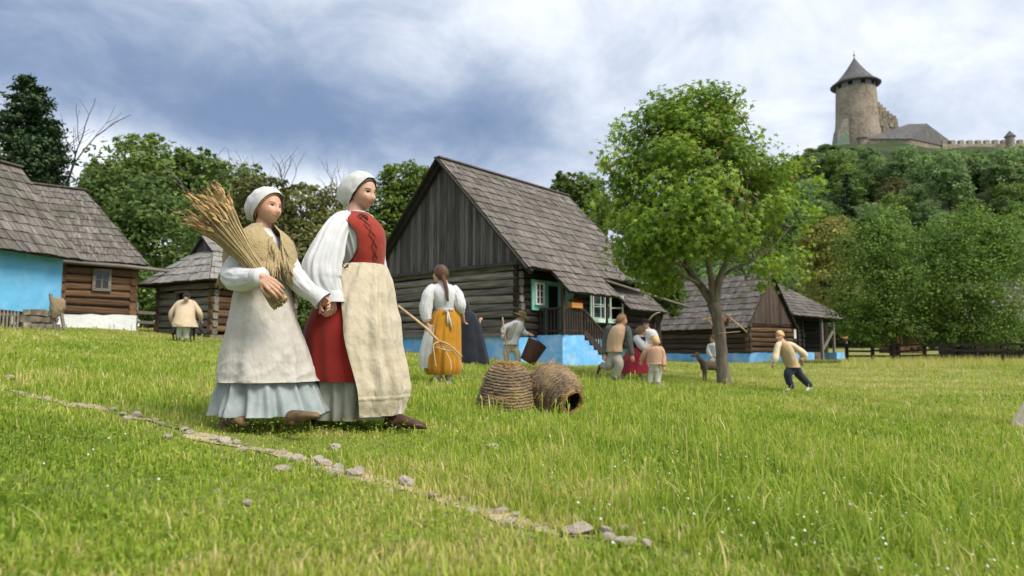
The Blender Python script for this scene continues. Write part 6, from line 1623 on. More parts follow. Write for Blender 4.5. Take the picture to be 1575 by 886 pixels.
# ---- the woman with the hay fork, seen from behind
def g_rake(P, J, p):
    yaw = R(105); d = math.radians
    P.part('underskirt', m_linen2, lambda mb: loft(mb, rings_px(P, [(676, 500, 20, .9), (670, 540, 24, .9), (664, 566, 17, .9, -.02)], yaw), 60, 16, pleats(8, .08, 2)))
    torso(P, 'skirt', m_mustard, [(687, 475, 15, .8), (686, 485, 21, .85), (683, 510, 25, .9), (681, 545, 27, .95), (681, 566, 27.5, .95), (682, 576, 24, .95)], yaw, pleats(13, .11, 6, top=.3), 120, 30)
    torso(P, 'blouse', m_linen, [(681, 436, 8, .9), (681, 440, 16, .75), (682, 449, 23, .7), (684, 462, 20, .8), (686, 476, 15.5, .8), (686, 480, 17, .8)], yaw, crumple(.05, 3, 2), 60, 24)
    def sl(mb):
        fpath(mb, [p(668, 441, -.05), p(660, 452, -.1), p(655, 472, -.12), p(656, 490, -.12), p(657, 495, -.12)], [.055, .080, .084, .066, .04], 48, 40, .10, 2, gather=.06)
        fpath(mb, [p(697, 442, .03), p(704, 455, 0), p(708, 470, -.03), p(709, 480, .02)], [.055, .076, .074, .05], 48, 36, .10, 7, gather=.06)
    P.part('sleeves', m_linen, sl)
    hair = hairdo(P, m_hairbr, 2.0, 1.07, .12, axis=(-.75, 0, .66))
    def braid(mb):
        pts = [p(681, 424, -.10), p(684, 434, -.13), p(687, 445, -.15), p(688, 456, -.16), p(689, 463, -.16)]
        for s in (0, 2.1, 4.2): 
            q = []
            for i in range(25):
                u = i / 24; c = Vector(crom(np.array([list(x) for x in pts]), u)); a = u * 24 + s; q.append(c + Vector((math.cos(a) * .016, math.sin(a) * .010, 0)) * (1 - .5 * u))
            mb.tube(q, [.021 * (1 - .6 * i / 24) for i in range(25)], 7)
    mbb = MB(); braid(mbb); b = mbb.build('braid', m_hairbr, P.t, True, world=True)
    def bow(mb):
        c = p(689, 478, -.16)
        loft(mb, rings_px(P, [(686.5, 474.5, 15.8, .85), (686.5, 477.5, 16, .85)], yaw), 40, 3)
        for s in (-1, 1):
            mb.tube([c, c + Vector((.035 * s, -.02, .025)), c + Vector((.055 * s, -.02, -.012)), c], [.008, .014, .014, .008], 6)
            mb.tube([c, c + Vector((.012 * s + .01, -.03, -.09)), c + Vector((.03 + .03 * s, -.03, -.22 - .03 * s))], [.010, .011, .012], 5)
    P.part('apron_tie', m_linen2, bow)
    P.part('socks', m_linen2, lambda mb: (fpath(mb, [p(690, 566, 0), p(690, 580, 0), p(689, 588, .0)], [.055, .045, .042], 16, 8, .05), fpath(mb, [p(668, 566, -.1), p(671, 574, -.13), p(676, 581, -.12)], [.055, .045, .042], 16, 8, .05)))
    P.part('shoe', m_shoetan, lambda mb: shoe(mb, p(680, 580, -.14), p(667, 594, .02), 1, (.3, -.9, .2), h=.08, w=.045))
    P.part('shoe', m_linen2, lambda mb: shoe(mb, p(690, 596, -.05), p(687, 593, .15), 1, h=.08, w=.045))
J = dict(neck=(681, 436, 0), waist=(685, 472, 0), hip=(684, 490, 0), shL=(667, 445, -.05), shR=(697, 445, .05), elL=(656, 472, -.12), wrL=(657, 497, -.12), elR=(708, 470, -.02), wrR=(712, 488, .1), knL=(676, 540, .1), anL=(676, 578, -.1), knR=(687, 540, 0), anR=(689, 586, 0))
rake_woman = figure('woman with long braid seen from behind, in white blouse and mustard skirt with hay fork', (682, 592), (677, 421), R(150), J, g_rake, hk=1.0, voxel=.006)
def build_fork():
    P = rake_woman; p = P.p
    t = thing('hay_fork', 'pale wooden hay fork with four curved tines held by the woman in the mustard skirt', 'hay fork', p(657, 505, -.2))
    mb = MB(); mb.tube([p(612, 470, -.15), p(640, 492, -.2), p(657, 506, -.21), p(682, 533, -.3)], [.015, .016, .017, .017], 8); mb.build('handle', m_palewood, t, True, world=True)
    for q in ([(676, 526), (667, 530), (668, 545), (671, 566)], [(680, 531), (686, 542), (693, 556), (694, 570)], [(682, 533), (696, 540), (706, 554), (713, 570)], [(674, 524), (690, 530), (700, 538), (711, 548)]):
        mb = MB(); P4 = np.array([list(p(a, b, -.3 - .03 * i)) for i, (a, b) in enumerate(q)]); mb.tube([crom(P4, i / 10) for i in range(11)], [.013 * (1 - .05 * i) for i in range(11)], 6); mb.build('tine', m_palewood, t, True, world=True)
    mb = MB(); mb.tube([p(669, 534, -.31), p(682, 538, -.33), p(695, 540, -.34)], .009, 6); mb.build('crossbar', m_palewood, t, True, world=True)
build_fork()

# ---- hooded figure by the gable
def g_cloak(P, J, p):
    yaw = R(60)
    torso(P, 'cloak', m_navy, [(716, 478, 9, .9), (718, 484, 14, .8), (722, 500, 18, .85), (726, 525, 20, .9), (729, 550, 23, .95), (730, 560, 24, .95)], yaw, pleats(7, .10, 4, top=.2), 70, 24)
    P.part('hood', m_navy, lambda mb: (cap_shell(mb, P.hd, lambda ph: 2.0, 1.32, back=.35, axis=(-.7, 0, .7), amp=.05, n=36, m=14), fpath(mb, [P.hd(-.03, 0, -.06), p(717, 482), p(719, 488)], [.10, .13, .17], 24, 8, .05)))
J = dict(neck=(717, 481, 0), waist=(722, 510, 0), hip=(723, 522, 0), shL=(708, 488, .1), shR=(730, 488, -.05), elL=(710, 505, .2), wrL=(715, 510, .25), elR=(737, 503, .0), wrR=(738, 494, .1), knL=(722, 540, 0), anL=(722, 556, 0), knR=(730, 540, 0), anR=(732, 556, 0))
figure('person hidden in a long navy hooded cloak beside the house gable', (728, 560), (716, 472), R(70), J, g_cloak, voxel=.014)

# ---- man with olive hat, stick and bucket
def g_hat(P, J, p):
    yaw = R(-20)
    legs(P, J, m_khaki, .11, .085, .062)
    torso(P, 'shirt', m_linen2, [(797, 492, 5, .9), (795, 497, 11, .8), (791, 508, 13, .85), (787, 518, 12, .85), (784, 530, 13, .9)], yaw)
    limbs_part(P, J, 'sleeve', m_linen2, ['sh', 'el', 'wr'], [.075, .075, .05])
    P.part('waistcoat', m_greyt, lambda mb: loft(mb, [(c, a * 1.08, b * 1.08) for c, a, b in rings_px(P, [(795, 497, 11, .8), (791, 508, 13, .85), (787, 518, 12, .85), (785, 524, 12, .9)], yaw)], 40, 14, crumple(.04, 3), lambda u: R(22), lambda u: R(300)))
    hairdo(P, m_hairbr, 1.7)
    h = P.hd
    def hat(mb):
        rings = [(h(0, 0, z), h.d(1, 0, 0) * r, h.d(0, 1, 0) * r * .9) for z, r in ((.03, .20), (.045, .205), (.05, .17), (.055, .115), (.10, .108), (.135, .095), (.15, .05), (.152, .01))]
        loft(mb, rings, 32, 28, lambda u, t: .06 * math.sin(2 * t) * (u < .3) + .03 * math.sin(3 * t))
    P.part('hat', m_olive, hat)
J = dict(neck=(797, 494, 0), waist=(787, 518, 0), hip=(784, 529, 0), shL=(800, 499, .15), shR=(789, 499, -.15), elL=(806, 512, .12), wrL=(813, 514, .02), elR=(776, 505, -.2), wrR=(774, 513, -.28), knL=(795, 543, .05), anL=(797, 557, .05), knR=(779, 543, -.05), anR=(780, 557, -.05))
hatman = figure('man in olive hat and open waistcoat holding a stick and a tilted bucket', (787, 564), (801, 488), R(-15), J, g_hat, hpitch=R(25), voxel=.013, hk=1.05)
def build_bucket():
    P = hatman; p = P.p
    t = thing('walking_stick', 'long thin stick the man in the olive hat leans on', 'stick', p(781, 562, -.3))
    mb = MB(); mb.tube([p(773, 488, -.3), p(777, 520, -.3), p(783, 562, -.3)], .016, 6); mb.build('shaft', m_palewood, t, True, world=True)
    t = thing('bucket', 'dark red brown wooden bucket hanging tilted from the hand of the hatted man', 'bucket', p(812, 560, -.05))
    top, bot = p(827, 527, 0), p(811, 556, -.05); a = (bot - top).normalized(); e1 = a.cross(Vector((0, 1, 0))).normalized(); e2 = a.cross(e1)
    m_b = mat("red brown bucket staves", (.055, .020, .014), (.105, .042, .028), scale=(30, 30, 3), rough=.6)
    mb = MB()
    prof = [(.255, 0), (.25, .1), (.225, .5), (.195, .95), (.19, 1), (.0, 1), ]
    L = (bot - top).length
    vs = [top + a * L * z + (e1 * math.cos(t_) + e2 * math.sin(t_)) * r for r, z in prof + [(.235, .02)] for t_ in np.linspace(0, 2 * math.pi, 24, endpoint=False)]
    n = 24; fs = [(i * n + k, i * n + (k + 1) % n, (i + 1) * n + (k + 1) % n, (i + 1) * n + k) for i in range(5) for k in range(n)]
    fs += [(6 * n + k, 6 * n + (k + 1) % n, (k + 1) % n, k) for k in range(n)]
    mb.add(vs, fs); 
    ins = [top + a * L * z + (e1 * math.cos(t_) + e2 * math.sin(t_)) * r for r, z in [(.235, .02), (.17, .9), (0, .9)] for t_ in np.linspace(0, 2 * math.pi, 24, endpoint=False)]
    mb.add(ins, [(i * n + (k + 1) % n, i * n + k, (i + 1) * n + k, (i + 1) * n + (k + 1) % n) for i in range(2) for k in range(n)])
    mb.build('staves', m_b, t, world=True)
    mb = MB(); w = p(816, 515, 0); mb.tube([top + e1 * .25, w.lerp(top + e1 * .25, .4) + e1 * .03, w, w.lerp(top - e1 * .25, .4) - e1 * .03, top - e1 * .25], .010, 6); mb.build('handle', m_railwood, t, True, world=True)
build_bucket()

# ---- boy running on the right
def g_boy(P, J, p):
    yaw = R(200)
    legs(P, J, m_navytr, .10, .078, .06)
    torso(P, 'blouse', m_sack, [(1203, 524, 4.5, .9), (1204, 528, 9, .8), (1208, 538, 11, .8), (1213, 550, 10.5, .85), (1218, 561, 10.5, .9), (1219, 565, 11, .9)], yaw)
    P.part('sleeve', m_cream, lambda mb: fpath(mb, [p(1208, 528, .03), p(1218, 531, .1), p(1228, 538, .15), p(1237, 547, .2), p(1231, 554, .2)], [.045, .055, .062, .072, .042], 20, 20, .12, 3))
    P.part('sleeve', m_cream, lambda mb: fpath(mb, [p(1203, 528, -.02), p(1197, 531, -.08), p(1194, 543, -.12), p(1192, 552, -.15), p(1190, 558, -.16)], [.045, .055, .06, .066, .04], 20, 20, .12, 5))
    hairdo(P, m_hairbl, 1.62, 1.09, .08, axis=(-.35, 0, .93), amp=.05); 
    pshoes(P, J, m_linen2, .9)
J = dict(neck=(1203, 526, 0), waist=(1214, 549, 0), hip=(1219, 561, 0), shL=(1197, 531, -.10), shR=(1216, 531, .10), elL=(1193, 545, -.14), wrL=(1190, 556, -.16), elR=(1232, 541, .16), wrR=(1233, 554, .2), knL=(1212, 578, -.05), anL=(1217, 597, -.02), toL=(1208, 600, -.04), knR=(1231, 578, .1), anR=(1246, 594, .2), toR=(1240, 601, .12))
figure('blond boy in sandy blouse and navy trousers running alone on the right', (1222, 603), (1199, 517), R(215), J, g_boy, brow=m_browfair, hk=.90, hpitch=R(12), voxel=.010, skin=m_skin)

# ---- the running group left of the maple
def g_teen(P, J, p):
    yaw = R(20)
    legs(P, J, m_greyt, .115, .09, .065)
    torso(P, 'waistcoat', m_tan, [(953, 500, 6, .9), (951, 504, 11, .75), (948, 515, 13, .75), (945, 530, 12, .8), (945, 541, 13, .85)], yaw)
    limbs_part(P, J, 'sleeve', m_greydk, ['sh', 'el', 'wr'], [.075, .065, .05])
    hairdo(P, m_hairlt, 1.65, 1.08, .08, axis=(-.45, 0, .89)); pshoes(P, J, m_shoe)
J = dict(neck=(953, 501, 0), waist=(945, 531, 0), hip=(945, 543, 0), shL=(936, 507, .05), shR=(965, 508, -.08), elL=(931, 527, .08), wrL=(930, 545, .02), elR=(968, 526, -.12), wrR=(972, 546, -.15), knL=(936, 563, .05), anL=(926, 562, .2), toL=(920, 574, .25), knR=(952, 561, -.08), anR=(944, 581, -.02), toR=(952, 586, -.08))
figure('youth in tan waistcoat and grey trousers running with one dark shoe kicked up behind', (945, 586), (957, 492), R(25), J, g_teen, hk=1.0, voxel=.012)
def g_redw(P, J, p):
    yaw = R(10)
    torso(P, 'skirt', m_maroon, [(979, 533, 9, .85), (978, 541, 14, .9), (975, 555, 20, 1), (974, 574, 24, 1)], yaw, pleats(8, .09, 3, top=.3), 70, 22)
    torso(P, 'blouse', m_linen2, [(984, 516, 5, .9), (982, 521, 10, .8), (980, 535, 9, .85)], yaw)
    limbs_part(P, J, 'sleeve', m_linen, ['sh', 'el', 'wr'], [.08, .09, .05])
    P.part('vest', m_black, lambda mb: loft(mb, [(c, a * 1.1, b * 1.1) for c, a, b in rings_px(P, [(983, 518, 8, .8), (981, 524, 10.5, .8), (979, 536, 9.5, .85)], yaw)], 36, 12, crumple(.03, 3), lambda u: R(25), lambda u: R(335)))
    hairdo(P, m_hairlt, 1.9, 1.1, .2, axis=(-.7, 0, .7))
    P.part('shoe', m_linen2, lambda mb: (shoe(mb, p(955, 582, .05), p(962, 582, 0), 1), shoe(mb, p(984, 584, .05), p(992, 584, 0), 1)))
J = dict(neck=(984, 518, 0), waist=(980, 533, 0), hip=(979, 542, 0), shL=(985, 521, .12), shR=(980, 522, -.12), elL=(994, 531, .15), wrL=(999, 524, .12), elR=(990, 534, -.18), wrR=(997, 528, -.2), knL=(972, 560, .05), anL=(958, 578, .05), knR=(982, 562, -.05), anR=(985, 580, .05))
figure('girl with loose light brown hair, black vest and maroon skirt running beside the youth', (972, 584), (987, 510), R(5), J, g_redw, hk=.92, voxel=.012, hpitch=R(20))
def g_whit(P, J, p):
    yaw = R(185)
    legs(P, J, m_linen2, .11, .085, .06)
    torso(P, 'shirt', m_linen, [(997, 506, 5, .9), (998, 510, 11, .75), (999, 525, 12, .8), (998, 540, 12, .9), (998, 548, 13, .9)], yaw)
    limbs_part(P, J, 'sleeve', m_linen, ['sh', 'el', 'wr'], [.075, .08, .055])
    h = P.hd
    ht = P.part('hat', m_black, lambda mb: loft(mb, [(h(0, 0, z), h.d(1, 0, 0) * r, h.d(0, 1, 0) * r) for z, r in ((.05, .14), (.06, .145), (.065, .11), (.13, .10), (.145, .08), (.15, .01))], 28, 20))
    def fe(mb):
        pts = [h(.0, .07, .08), h(-.02, .18, .22), h(-.02, .32, .30), h(-.02, .46, .33)]; C4 = np.array([list(q) for q in pts]); m = 14
        for i in range(m): 
            pass
        mb.tube([crom(C4, i / m) for i in range(m + 1)], [.012 + .04 * math.sin(i / m * math.pi) ** .8 for i in range(m + 1)], 8, squash=.35)
    fr = MB(); fe(fr); o = fr.build('feather', m_cream, P.t, True, world=True); o.parent = ht
    P.part('strap', m_sack, lambda mb: mb.tube([p(991, 510, -.16), p(1003, 520, -.2), p(1010, 532, -.2)], .03, 6, squash=.4))
J = dict(neck=(997, 507, 0), waist=(998, 530, 0), hip=(998, 542, 0), shL=(988, 512, .0), shR=(1006, 512, .0), elL=(988, 528, -.1), wrL=(994, 536, -.2), elR=(1011, 526, -.1), wrR=(1005, 520, -.2), knL=(994, 562, 0), anL=(993, 580, 0), knR=(1002, 562, 0), anR=(1003, 580, 0))
figure('person all in white with black hat and long pale feather, behind the running children', (998, 574), (994, 499), R(225), J, g_whit, hk=1.0, voxel=.013)
def g_tod(P, J, p):
    yaw = R(60)
    legs(P, J, m_oat, .085, .065, .05)
    torso(P, 'jumper', m_pink, [(1007, 532, 5, .9), (1007, 536, 11, .8), (1007, 546, 12.5, .8), (1007, 556, 12, .85), (1007, 560, 12.5, .85)], yaw)
    limbs_part(P, J, 'sleeve', m_pink, ['sh', 'el', 'wr'], [.06, .055, .042])
    hairdo(P, m_hairbl, 1.95, 1.08, .1, axis=(-.6, 0, .8)); pshoes(P, J, m_linen2, .75)
J = dict(neck=(1007, 534, 0), waist=(1007, 554, 0), hip=(1007, 561, 0), shL=(998, 538, 0), shR=(1016, 538, -.05), elL=(991, 546, .05), wrL=(987, 554, .1), elR=(1020, 550, -.05), wrR=(1021, 563, -.1), knL=(1003, 574, .05), anL=(1000, 589, .05), toL=(1003, 592, .12), knR=(1012, 574, 0), anR=(1011, 589, -.02), toR=(1015, 592, .05))
figure('small blond child in pinkish jumper and pale trousers following the runners', (1008, 594), (1008, 525), R(95), J, g_tod, hk=.80, voxel=.010, face=False)

# ---- person half hidden behind the maple, with a stick
def g_hid(P, J, p):
    yaw = R(200)
    legs(P, J, m_linen2, .10, .08, .06)
    torso(P, 'jacket', MATS["rusty brown planks"] if False else m_rust, [(1106, 484, 5, .9), (1106, 489, 8, .75), (1106, 505, 9, .8), (1106, 522, 10, .85)], yaw)
    limbs_part(P, J, 'sleeve', m_rust, ['sh', 'el', 'wr'], [.07, .06, .045])
    hairdo(P, m_hairbr, 1.7)
m_rust = cloth("rust brown jacket cloth", (.12, .052, .030), (.18, .082, .048), ws=12)
J = dict(neck=(1106, 486, 0), waist=(1106, 508, 0), hip=(1107, 520, 0), shL=(1100, 490, 0), shR=(1109, 490, 0), elL=(1098, 503, -.05), wrL=(1101, 515, -.15), elR=(1117, 499, -.1), wrR=(1120, 489, -.25), knL=(1106, 540, 0), anL=(1105, 558, 0), knR=(1113, 540, 0), anR=(1115, 558, 0))
hid = figure('person in rust brown jacket mostly hidden behind the maple trunk', (1110, 566), (1107, 477), R(200), J, g_hid, hk=.95, voxel=.013, Yfix=20.5)
def build_sticks():
    p = hid.p; t = thing('stick', 'thin stick slanting down from the hand right of the maple trunk', 'stick', p(1122, 489, -.25))
    mb = MB(); mb.tube([p(1119, 485, -.25), p(1134, 498, -.3), p(1149, 511, -.35)], .016, 6); mb.build('shaft', m_palewood, t, True, world=True)
    t = thing('wooden_rake', 'reddish wooden rake with its toothed head showing left of the maple trunk', 'rake', p(1100, 503, -.2))
    mb = MB(); mb.tube([p(1107, 515, -.2), p(1096, 500, -.2), p(1088, 490, -.2)], .016, 6); mb.build('handle', m_rakewood, t, True, world=True)
    mb = MB(); mb.beam(p(1080, 491, -.2), p(1096, 488, -.2), .04, .04); mb.build('head', m_rakewood, t, world=True)
    for i in range(5):
        mb = MB(); q = p(1081 + 3.5 * i, 490.5 - .6 * i, -.2); mb.tube([q, q + Vector((-.02, 0, .09))], [.008, .005], 5); mb.build('tooth', m_rakewood, t, world=True)
m_rakewood = mat("reddish peeled wood", (.32, .18, .12), (.42, .27, .19), scale=20, rough=.7)
build_sticks()
def g_kid(P, J, p):
    torso(P, 'shirt', m_linen, [(1097, 528, 4, .9), (1097, 531, 8, .8), (1098, 540, 8.5, .85), (1099, 549, 9, .9)], R(180))
    limbs_part(P, J, 'sleeve', m_linen, ['sh', 'el', 'wr'], [.06, .055, .04]); legs(P, J, m_greyt, .085, .07, .05)
    hairdo(P, m_hairbr, 1.95, 1.12, .25, axis=(-.5, 0, .86), amp=.08)
J = dict(neck=(1097, 530, 0), waist=(1099, 545, 0), hip=(1100, 552, 0), shL=(1091, 533, 0), shR=(1103, 533, 0), elL=(1090, 542, -.1), wrL=(1094, 549, -.15), elR=(1107, 542, 0), wrR=(1104, 548, -.1), knL=(1094, 557, -.2), anL=(1098, 566, -.05), knR=(1104, 558, -.2), anR=(1105, 566, 0))
figure('child with thick brown hair and white shirt crouching behind the goat', (1100, 570), (1097, 521), R(200), J, g_kid, hk=.85, voxel=.012, Yfix=17.5)

# ---- man bending over on the left
def g_bent(P, J, p):
    yaw = R(80)
    legs(P, J, m_linen2, .12, .095, .07)
    torso(P, 'coat', m_beige, [(287, 461, 8, .8, .35), (286, 465, 13, .75, .28), (285, 475, 15, .8, .15), (284, 488, 15, .9, .02), (284, 498, 17.5, 1, 0), (285, 503, 18.5, 1, 0)], yaw, crumple(.05, 3, 4), 50, 22)
    limbs_part(P, J, 'sleeve', m_beige, ['sh', 'el', 'wr'], [.075, .072, .055])
    P.part('cap', m_black, lambda mb: cap_shell(mb, P.hd, lambda ph: 1.75, 1.12, axis=(-.3, 0, .95), n=30, m=12))
    P.part('shoe', m_shoetan, lambda mb: (shoe(mb, p(275, 524, -.1), p(276, 522, .15), 1), shoe(mb, p(284, 525, -.1), p(285, 523, .15), 1)))
J = dict(neck=(287, 463, .3), waist=(285, 482, .08), hip=(285, 494, 0), shL=(274, 467, .26), shR=(298, 467, .26), elL=(263, 483, .2), wrL=(265, 495, .3), elR=(307, 481, .22), wrR=(309, 491, .35), knL=(277, 508, 0), anL=(276, 520, 0), knR=(287, 508, 0), anR=(286, 521, 0))
bent = figure('man in beige felt coat and white trousers bending over a dark goat', (283, 527), (287, 457), R(85), J, g_bent, hk=1.0, hpitch=R(35), voxel=.014, face=False)

# ---- someone just leaving the picture at the right edge
def g_edge(P, J, p):
    torso(P, 'skirt', m_skirtedge, [(1640, 490, 13, .85), (1638, 530, 20, .95), (1627, 590, 27, 1), (1607, 635, 33, 1), (1597, 658, 36, 1)], R(0), pleats(9, .07, 3), 90, 26)
    torso(P, 'blouse', m_linen, [(1640, 395, 8, .9), (1640, 405, 24, .7), (1640, 440, 24, .8), (1640, 492, 16, .85)], R(0))
    limbs_part(P, J, 'sleeve', m_linen, ['sh', 'el', 'wr'], [.08, .08, .05]); hairdo(P, m_hairbr, 1.9)
m_skirtedge = cloth("pale rosy linen", (.56, .45, .40), (.66, .56, .51), ws=9)
J = dict(neck=(1640, 395, 0), waist=(1640, 480, 0), hip=(1640, 505, 0), shL=(1640, 410, .17), shR=(1640, 410, -.17), elL=(1646, 455, .2), wrL=(1654, 490, .15), elR=(1648, 455, -.2), wrR=(1656, 490, -.2), knL=(1638, 580, .1), anL=(1630, 655, .1), knR=(1628, 580, -.1), anR=(1612, 655, -.1))
figure('trailing pale hem of a person cut off by the right edge', (1585, 660), (1640, 362), R(0), J, g_edge, voxel=.012)

# ================================================================ animals
def goat(label, name, P0, yaw, s, mfur, mpale, head_low=False, horns=False, hide=None):
    b = Vector(P0); t = thing(name, label, 'goat', b); fr = Frame(b, yaw, 0, 0, s); mb = MB(); w = fr
    def ch(pts, rad): chain(mb, [w(*q) for q in pts], [r * s for r in rad], 12)
    ch([(-.30, 0, .56), (-.05, 0, .54), (.26, 0, .56)], [.125, .145, .13])           # trunk, deep chest
    ch([(.26, 0, .54), (.30, 0, .48)], [.12, .09])
    nk = [(.30, 0, .60), (.44, 0, .52), (.52, 0, .42)] if head_low else [(.30, 0, .62), (.42, 0, .76), (.47, 0, .88)]
    ch(nk, [.095, .075, .062])
    hx, hz = (.54, .40) if head_low else (.48, .91)
    mz = (hx + .10, hz - .15) if head_low else (hx + .19, hz - .06)
    ch([(hx, 0, hz), ((hx + mz[0]) / 2, 0, (hz + mz[1]) / 2), (mz[0], 0, mz[1])], [.068, .055, .036])
    for sd in (-1, 1):
        ch([(.24, sd * .08, .50), (.25, sd * .085, .27), (.26, sd * .085, .05), (.28, sd * .085, .02)], [.060, .034, .024, .026])       # front: wrist
        ch([(-.28, sd * .08, .54), (-.22, sd * .095, .38), (-.35, sd * .09, .24), (-.32, sd * .09, .04), (-.30, sd * .09, .02)], [.09, .065, .032, .024, .026])   # knee forward, hock back
        ch([(hx - .02, sd * .05, hz + .03), (hx - .05, sd * .14, hz + .02)], [.022, .012])
    ch([(-.40, 0, .62), (-.47, 0, .66)], [.035, .014])
    o = body_part(mb, t, .012 * s, fr, mfur, mfur, face=False)
    if horns:
        for sd in (-1, 1):
            m2 = MB(); m2.tube([w(hx - .02, sd * .03, hz + .06), w(hx - .09, sd * .06, hz + .16), w(hx - .20, sd * .10, hz + .15), w(hx - .24, sd * .13, hz + .05)], [.020 * s, .018 * s, .013 * s, .005 * s], 8); m2.build('horn', m_horn, t, True, world=True)
    return t
def furmat(name, c, c2, c3): return mat(name, c, c2, scale=(30, 30, 18), rough=.95, bump=.02, bscale=(70, 70, 30), c3=c3, scale3=3.2, fac3=.85)
m_horn = mat("grey horn", (.14, .12, .10), (.26, .23, .20), scale=20, rough=.6)
m_furbr = furmat("grey brown goat hair", (.11, .075, .05), (.22, .16, .11), (.045, .032, .025)); m_furdk = furmat("blackish goat hair", (.018, .016, .015), (.055, .050, .046), (.11, .10, .09))
q = ground_at(1096, 590); goat('grey brown goat standing half behind the maple trunk, facing left', 'goat', (at(1096, 590, 15.7).x, 15.7, g1(at(1096, 590, 15.7).x, 15.7)), R(188), .72, m_furbr, m_furbr)
q = bent.p(284, 524, .75); goat('dark horned goat with lowered head in front of the bending man', 'goat', (q.x, q.y, g1(q.x, q.y)), R(-8), .95, m_furdk, m_furdk, head_low=True, horns=True)
# rope from the trunk
def build_rope():
    t = thing('rope', 'thin pale rope tied to the maple trunk and held out to the right', 'rope', at(1112, 512, 14.7))
    mb = MB(); mb.tube([at(1104, 513, 14.75), at(1114, 512, 14.72), at(1124, 511, 14.8), at(1138, 510, 15.6)], .008, 5); mb.build('cord', m_palewood, t, True, world=True)
build_rope()

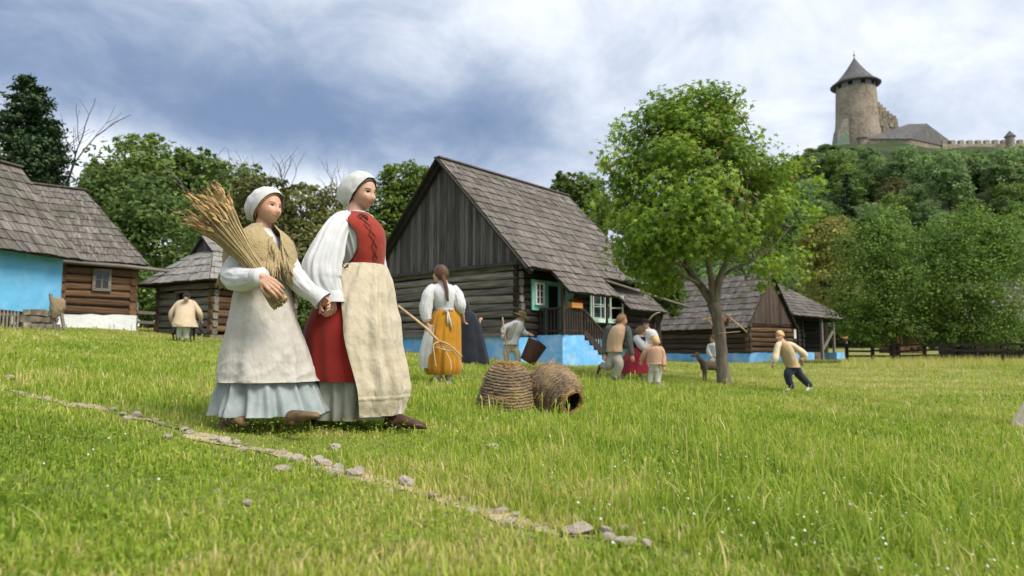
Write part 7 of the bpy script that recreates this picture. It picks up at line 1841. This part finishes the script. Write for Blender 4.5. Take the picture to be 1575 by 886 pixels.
# ================================================================ straw skeps in the meadow
m_skep = mat("weathered straw coils", (.075, .055, .038), (.25, .19, .13), scale=(26, 26, 40), rough=.95, bump=.012, bscale=(60, 60, 90), rnd=.3, c3=(.42, .30, .15), scale3=5, fac3=.6)
m_skepnew = mat("golden straw", (.34, .20, .075), (.52, .34, .14), scale=30, rough=.8, rnd=.35)
def skep(label, base, axis, H, Rb, prof, seed, open_end=False):
    t = thing('straw_skep', label, 'beehive', base, 0, 'straw skeps lying in the grass'); ax = Vector(axis).normalized(); e1 = ax.orthogonal().normalized(); e2 = ax.cross(e1); rs = random.Random(seed)
    mb = MB(); rows = 17; n = 132; per = 7; vs = []; rr = []
    for i in range(rows * per + 1):
        u = i / (rows * per); r0 = np.interp(u, [q[0] for q in prof], [q[1] for q in prof]) * Rb
        ro = (i % per) / per; bulge = abs(math.sin(ro * math.pi)) ** .6
        for k in range(n):
            a = 2 * math.pi * k / n; row = i // per
            st = abs(math.sin((k / n * 66 + row * .5) * math.pi)) ** .5             # slanting stitches of the weave
            wob = 1 + .055 * noise.noise((math.cos(a) * 1.4 + seed, math.sin(a) * 1.4, u * 2.5))
            r = r0 * wob + .019 * bulge * (.5 + .5 * st) + .004 * noise.noise((a * 9, u * 40, seed))
            c = ax * (u * H + .014 * math.sin(a * 2 + seed) + .008 * noise.noise((math.cos(a) * 3, math.sin(a) * 3, row * .9 + seed)))
            vs.append(Vector(base) + c + (e1 * math.cos(a) + e2 * math.sin(a)) * r); rr.append(min(1, max(0, .05 + .65 * bulge * st + .35 * noise.noise((a * 7, row * 3.1, seed)) + .1)))
    m = rows * per
    mb.add(vs, [(i * n + k, i * n + (k + 1) % n, (i + 1) * n + (k + 1) % n, (i + 1) * n + k) for i in range(m) for k in range(n)], 0, rr)
    mb.build('coils', m_skep, t, True, world=True)
    def crownring(u, thick, count):
        m2 = MB(); r0 = np.interp(u, [q[0] for q in prof], [q[1] for q in prof]) * Rb
        for k in range(count):
            a = rs.uniform(0, 6.28); L = rs.uniform(.5, 1.4); pts = []; rj = rs.uniform(-thick, thick); hj = rs.uniform(-thick, thick)
            for j in range(6):
                b = a + L * j / 5; pts.append(Vector(base) + ax * (u * H + hj + .006 * j * rs.uniform(-1, 1)) + (e1 * math.cos(b) + e2 * math.sin(b)) * (r0 + rj + .008 + (.03 * (j == 5) * rs.random())))
            m2.tube(pts, .0022, 4, r=rs.random())
        return m2
    o = crownring(1.0, .018, 150).build('top_rim', m_skepnew, t, world=True); kind(o, 'stuff')
    m3 = MB(); 
    for k in range(260):
        a = rs.uniform(0, 6.28); u = rs.uniform(.05, .97); r0 = np.interp(u, [q[0] for q in prof], [q[1] for q in prof]) * Rb + .016
        q = Vector(base) + ax * u * H + (e1 * math.cos(a) + e2 * math.sin(a)) * r0; dd = (e2 * math.cos(a) - e1 * math.sin(a)) * rs.choice((-1, 1)) + ax * rs.uniform(-.5, .5) + (e1 * math.cos(a) + e2 * math.sin(a)) * rs.uniform(.1, .6)
        m3.tube([q, q + dd * .03, q + dd * rs.uniform(.05, .09)], [.0018, .0016, .001], 4, r=rs.random())
    o = m3.build('loose_straws', m_skepnew, t, world=True); kind(o, 'stuff')
    if open_end:
        m4 = MB(); c = Vector(base) + ax * H * .985; r1 = prof[-1][1] * Rb * .98
        vs = [c + (e1 * math.cos(2 * math.pi * k / 30) + e2 * math.sin(2 * math.pi * k / 30)) * r1 for k in range(30)] + [c - ax * .30 + (e1 * math.cos(2 * math.pi * k / 30) + e2 * math.sin(2 * math.pi * k / 30)) * r1 for k in range(30)]
        m4.add(vs, [(k, (k + 1) % 30, 30 + (k + 1) % 30, 30 + k) for k in range(30)] + [tuple(range(30, 60))]); m4.build('mouth', m_gap, t, world=True)
    else:
        m4 = MB(); c = Vector(base) + ax * H; r1 = prof[-1][1] * Rb
        vs = [c + ax * .012 + (e1 * math.cos(2 * math.pi * k / 30) + e2 * math.sin(2 * math.pi * k / 30)) * r1 for k in range(30)]; m4.add(vs, [tuple(range(30))]); m4.build('lid', m_skep, t, world=True)
    return t
def build_skeps():
    q = ground_at(779, 637); Y = q.y + .22; s = Y / F; b = at(779, 630, Y); b.z = g1(b.x, Y) - .01
    H = 74 * s
    skep('upright dome shaped straw skep standing in the grass, left of the pair', b, (.03, 0, 1), H, 43 * s, [(0, 1.0), (.25, .97), (.5, .90), (.7, .78), (.85, .63), (.94, .48), (1, .34)], 3)
    b2 = at(840, 596, Y + .12); e = at(878, 618, Y - .22); d = (e - b2)
    q2 = at(832, 590, Y + .20); ax = (at(880, 619, Y - .12) - q2)
    skep('straw skep tipped on its side against the upright one, mouth to the right', q2, ax, ax.length, 40 * s, [(0, .80), (.1, .92), (.35, 1.0), (.6, .94), (.8, .76), (.92, .56), (1, .42)], 6, open_end=True)
build_skeps()

# ================================================================ the rack with a hide by the blue cottage
def build_rack():
    q = ground_at(88, 507); Y = 20.2; p = lambda a, b, dy=0: at(a, b, Y + dy)
    t = thing('hide_rack', 'leaning wooden rack with a tan sheepskin over it, at the corner of the blue wall', 'rack', p(88, 506))
    for a, b, w in ((p(78, 452, .1), p(85, 508, 0), .09), (p(90, 460, .0), p(99, 508, -.1), .08), (p(82, 478, .2), p(84, 507, .3), .07)):
        mb = MB(); mb.beam(a, b, w, .06); mb.build('leg', m_palebeam, t, world=True)
    mb = MB(); rings = []
    for (x, y, hw, hd) in ((88, 458, 6, .05), (89, 463, 11, .09), (88, 474, 12, .11), (86, 482, 8, .09), (84, 489, 4, .05)):
        rings.append((p(x, y, -.05), Vector((hw * Y / F, 0, 0)), Vector((0, hd, 0))))
    loft(mb, rings, 28, 20, crumple(.16, 3, 4), capend=True); mb.build('sheepskin', furmat("tan sheepskin", (.26, .19, .115), (.40, .31, .20), (.20, .14, .08)), t, True, world=True)
build_rack()
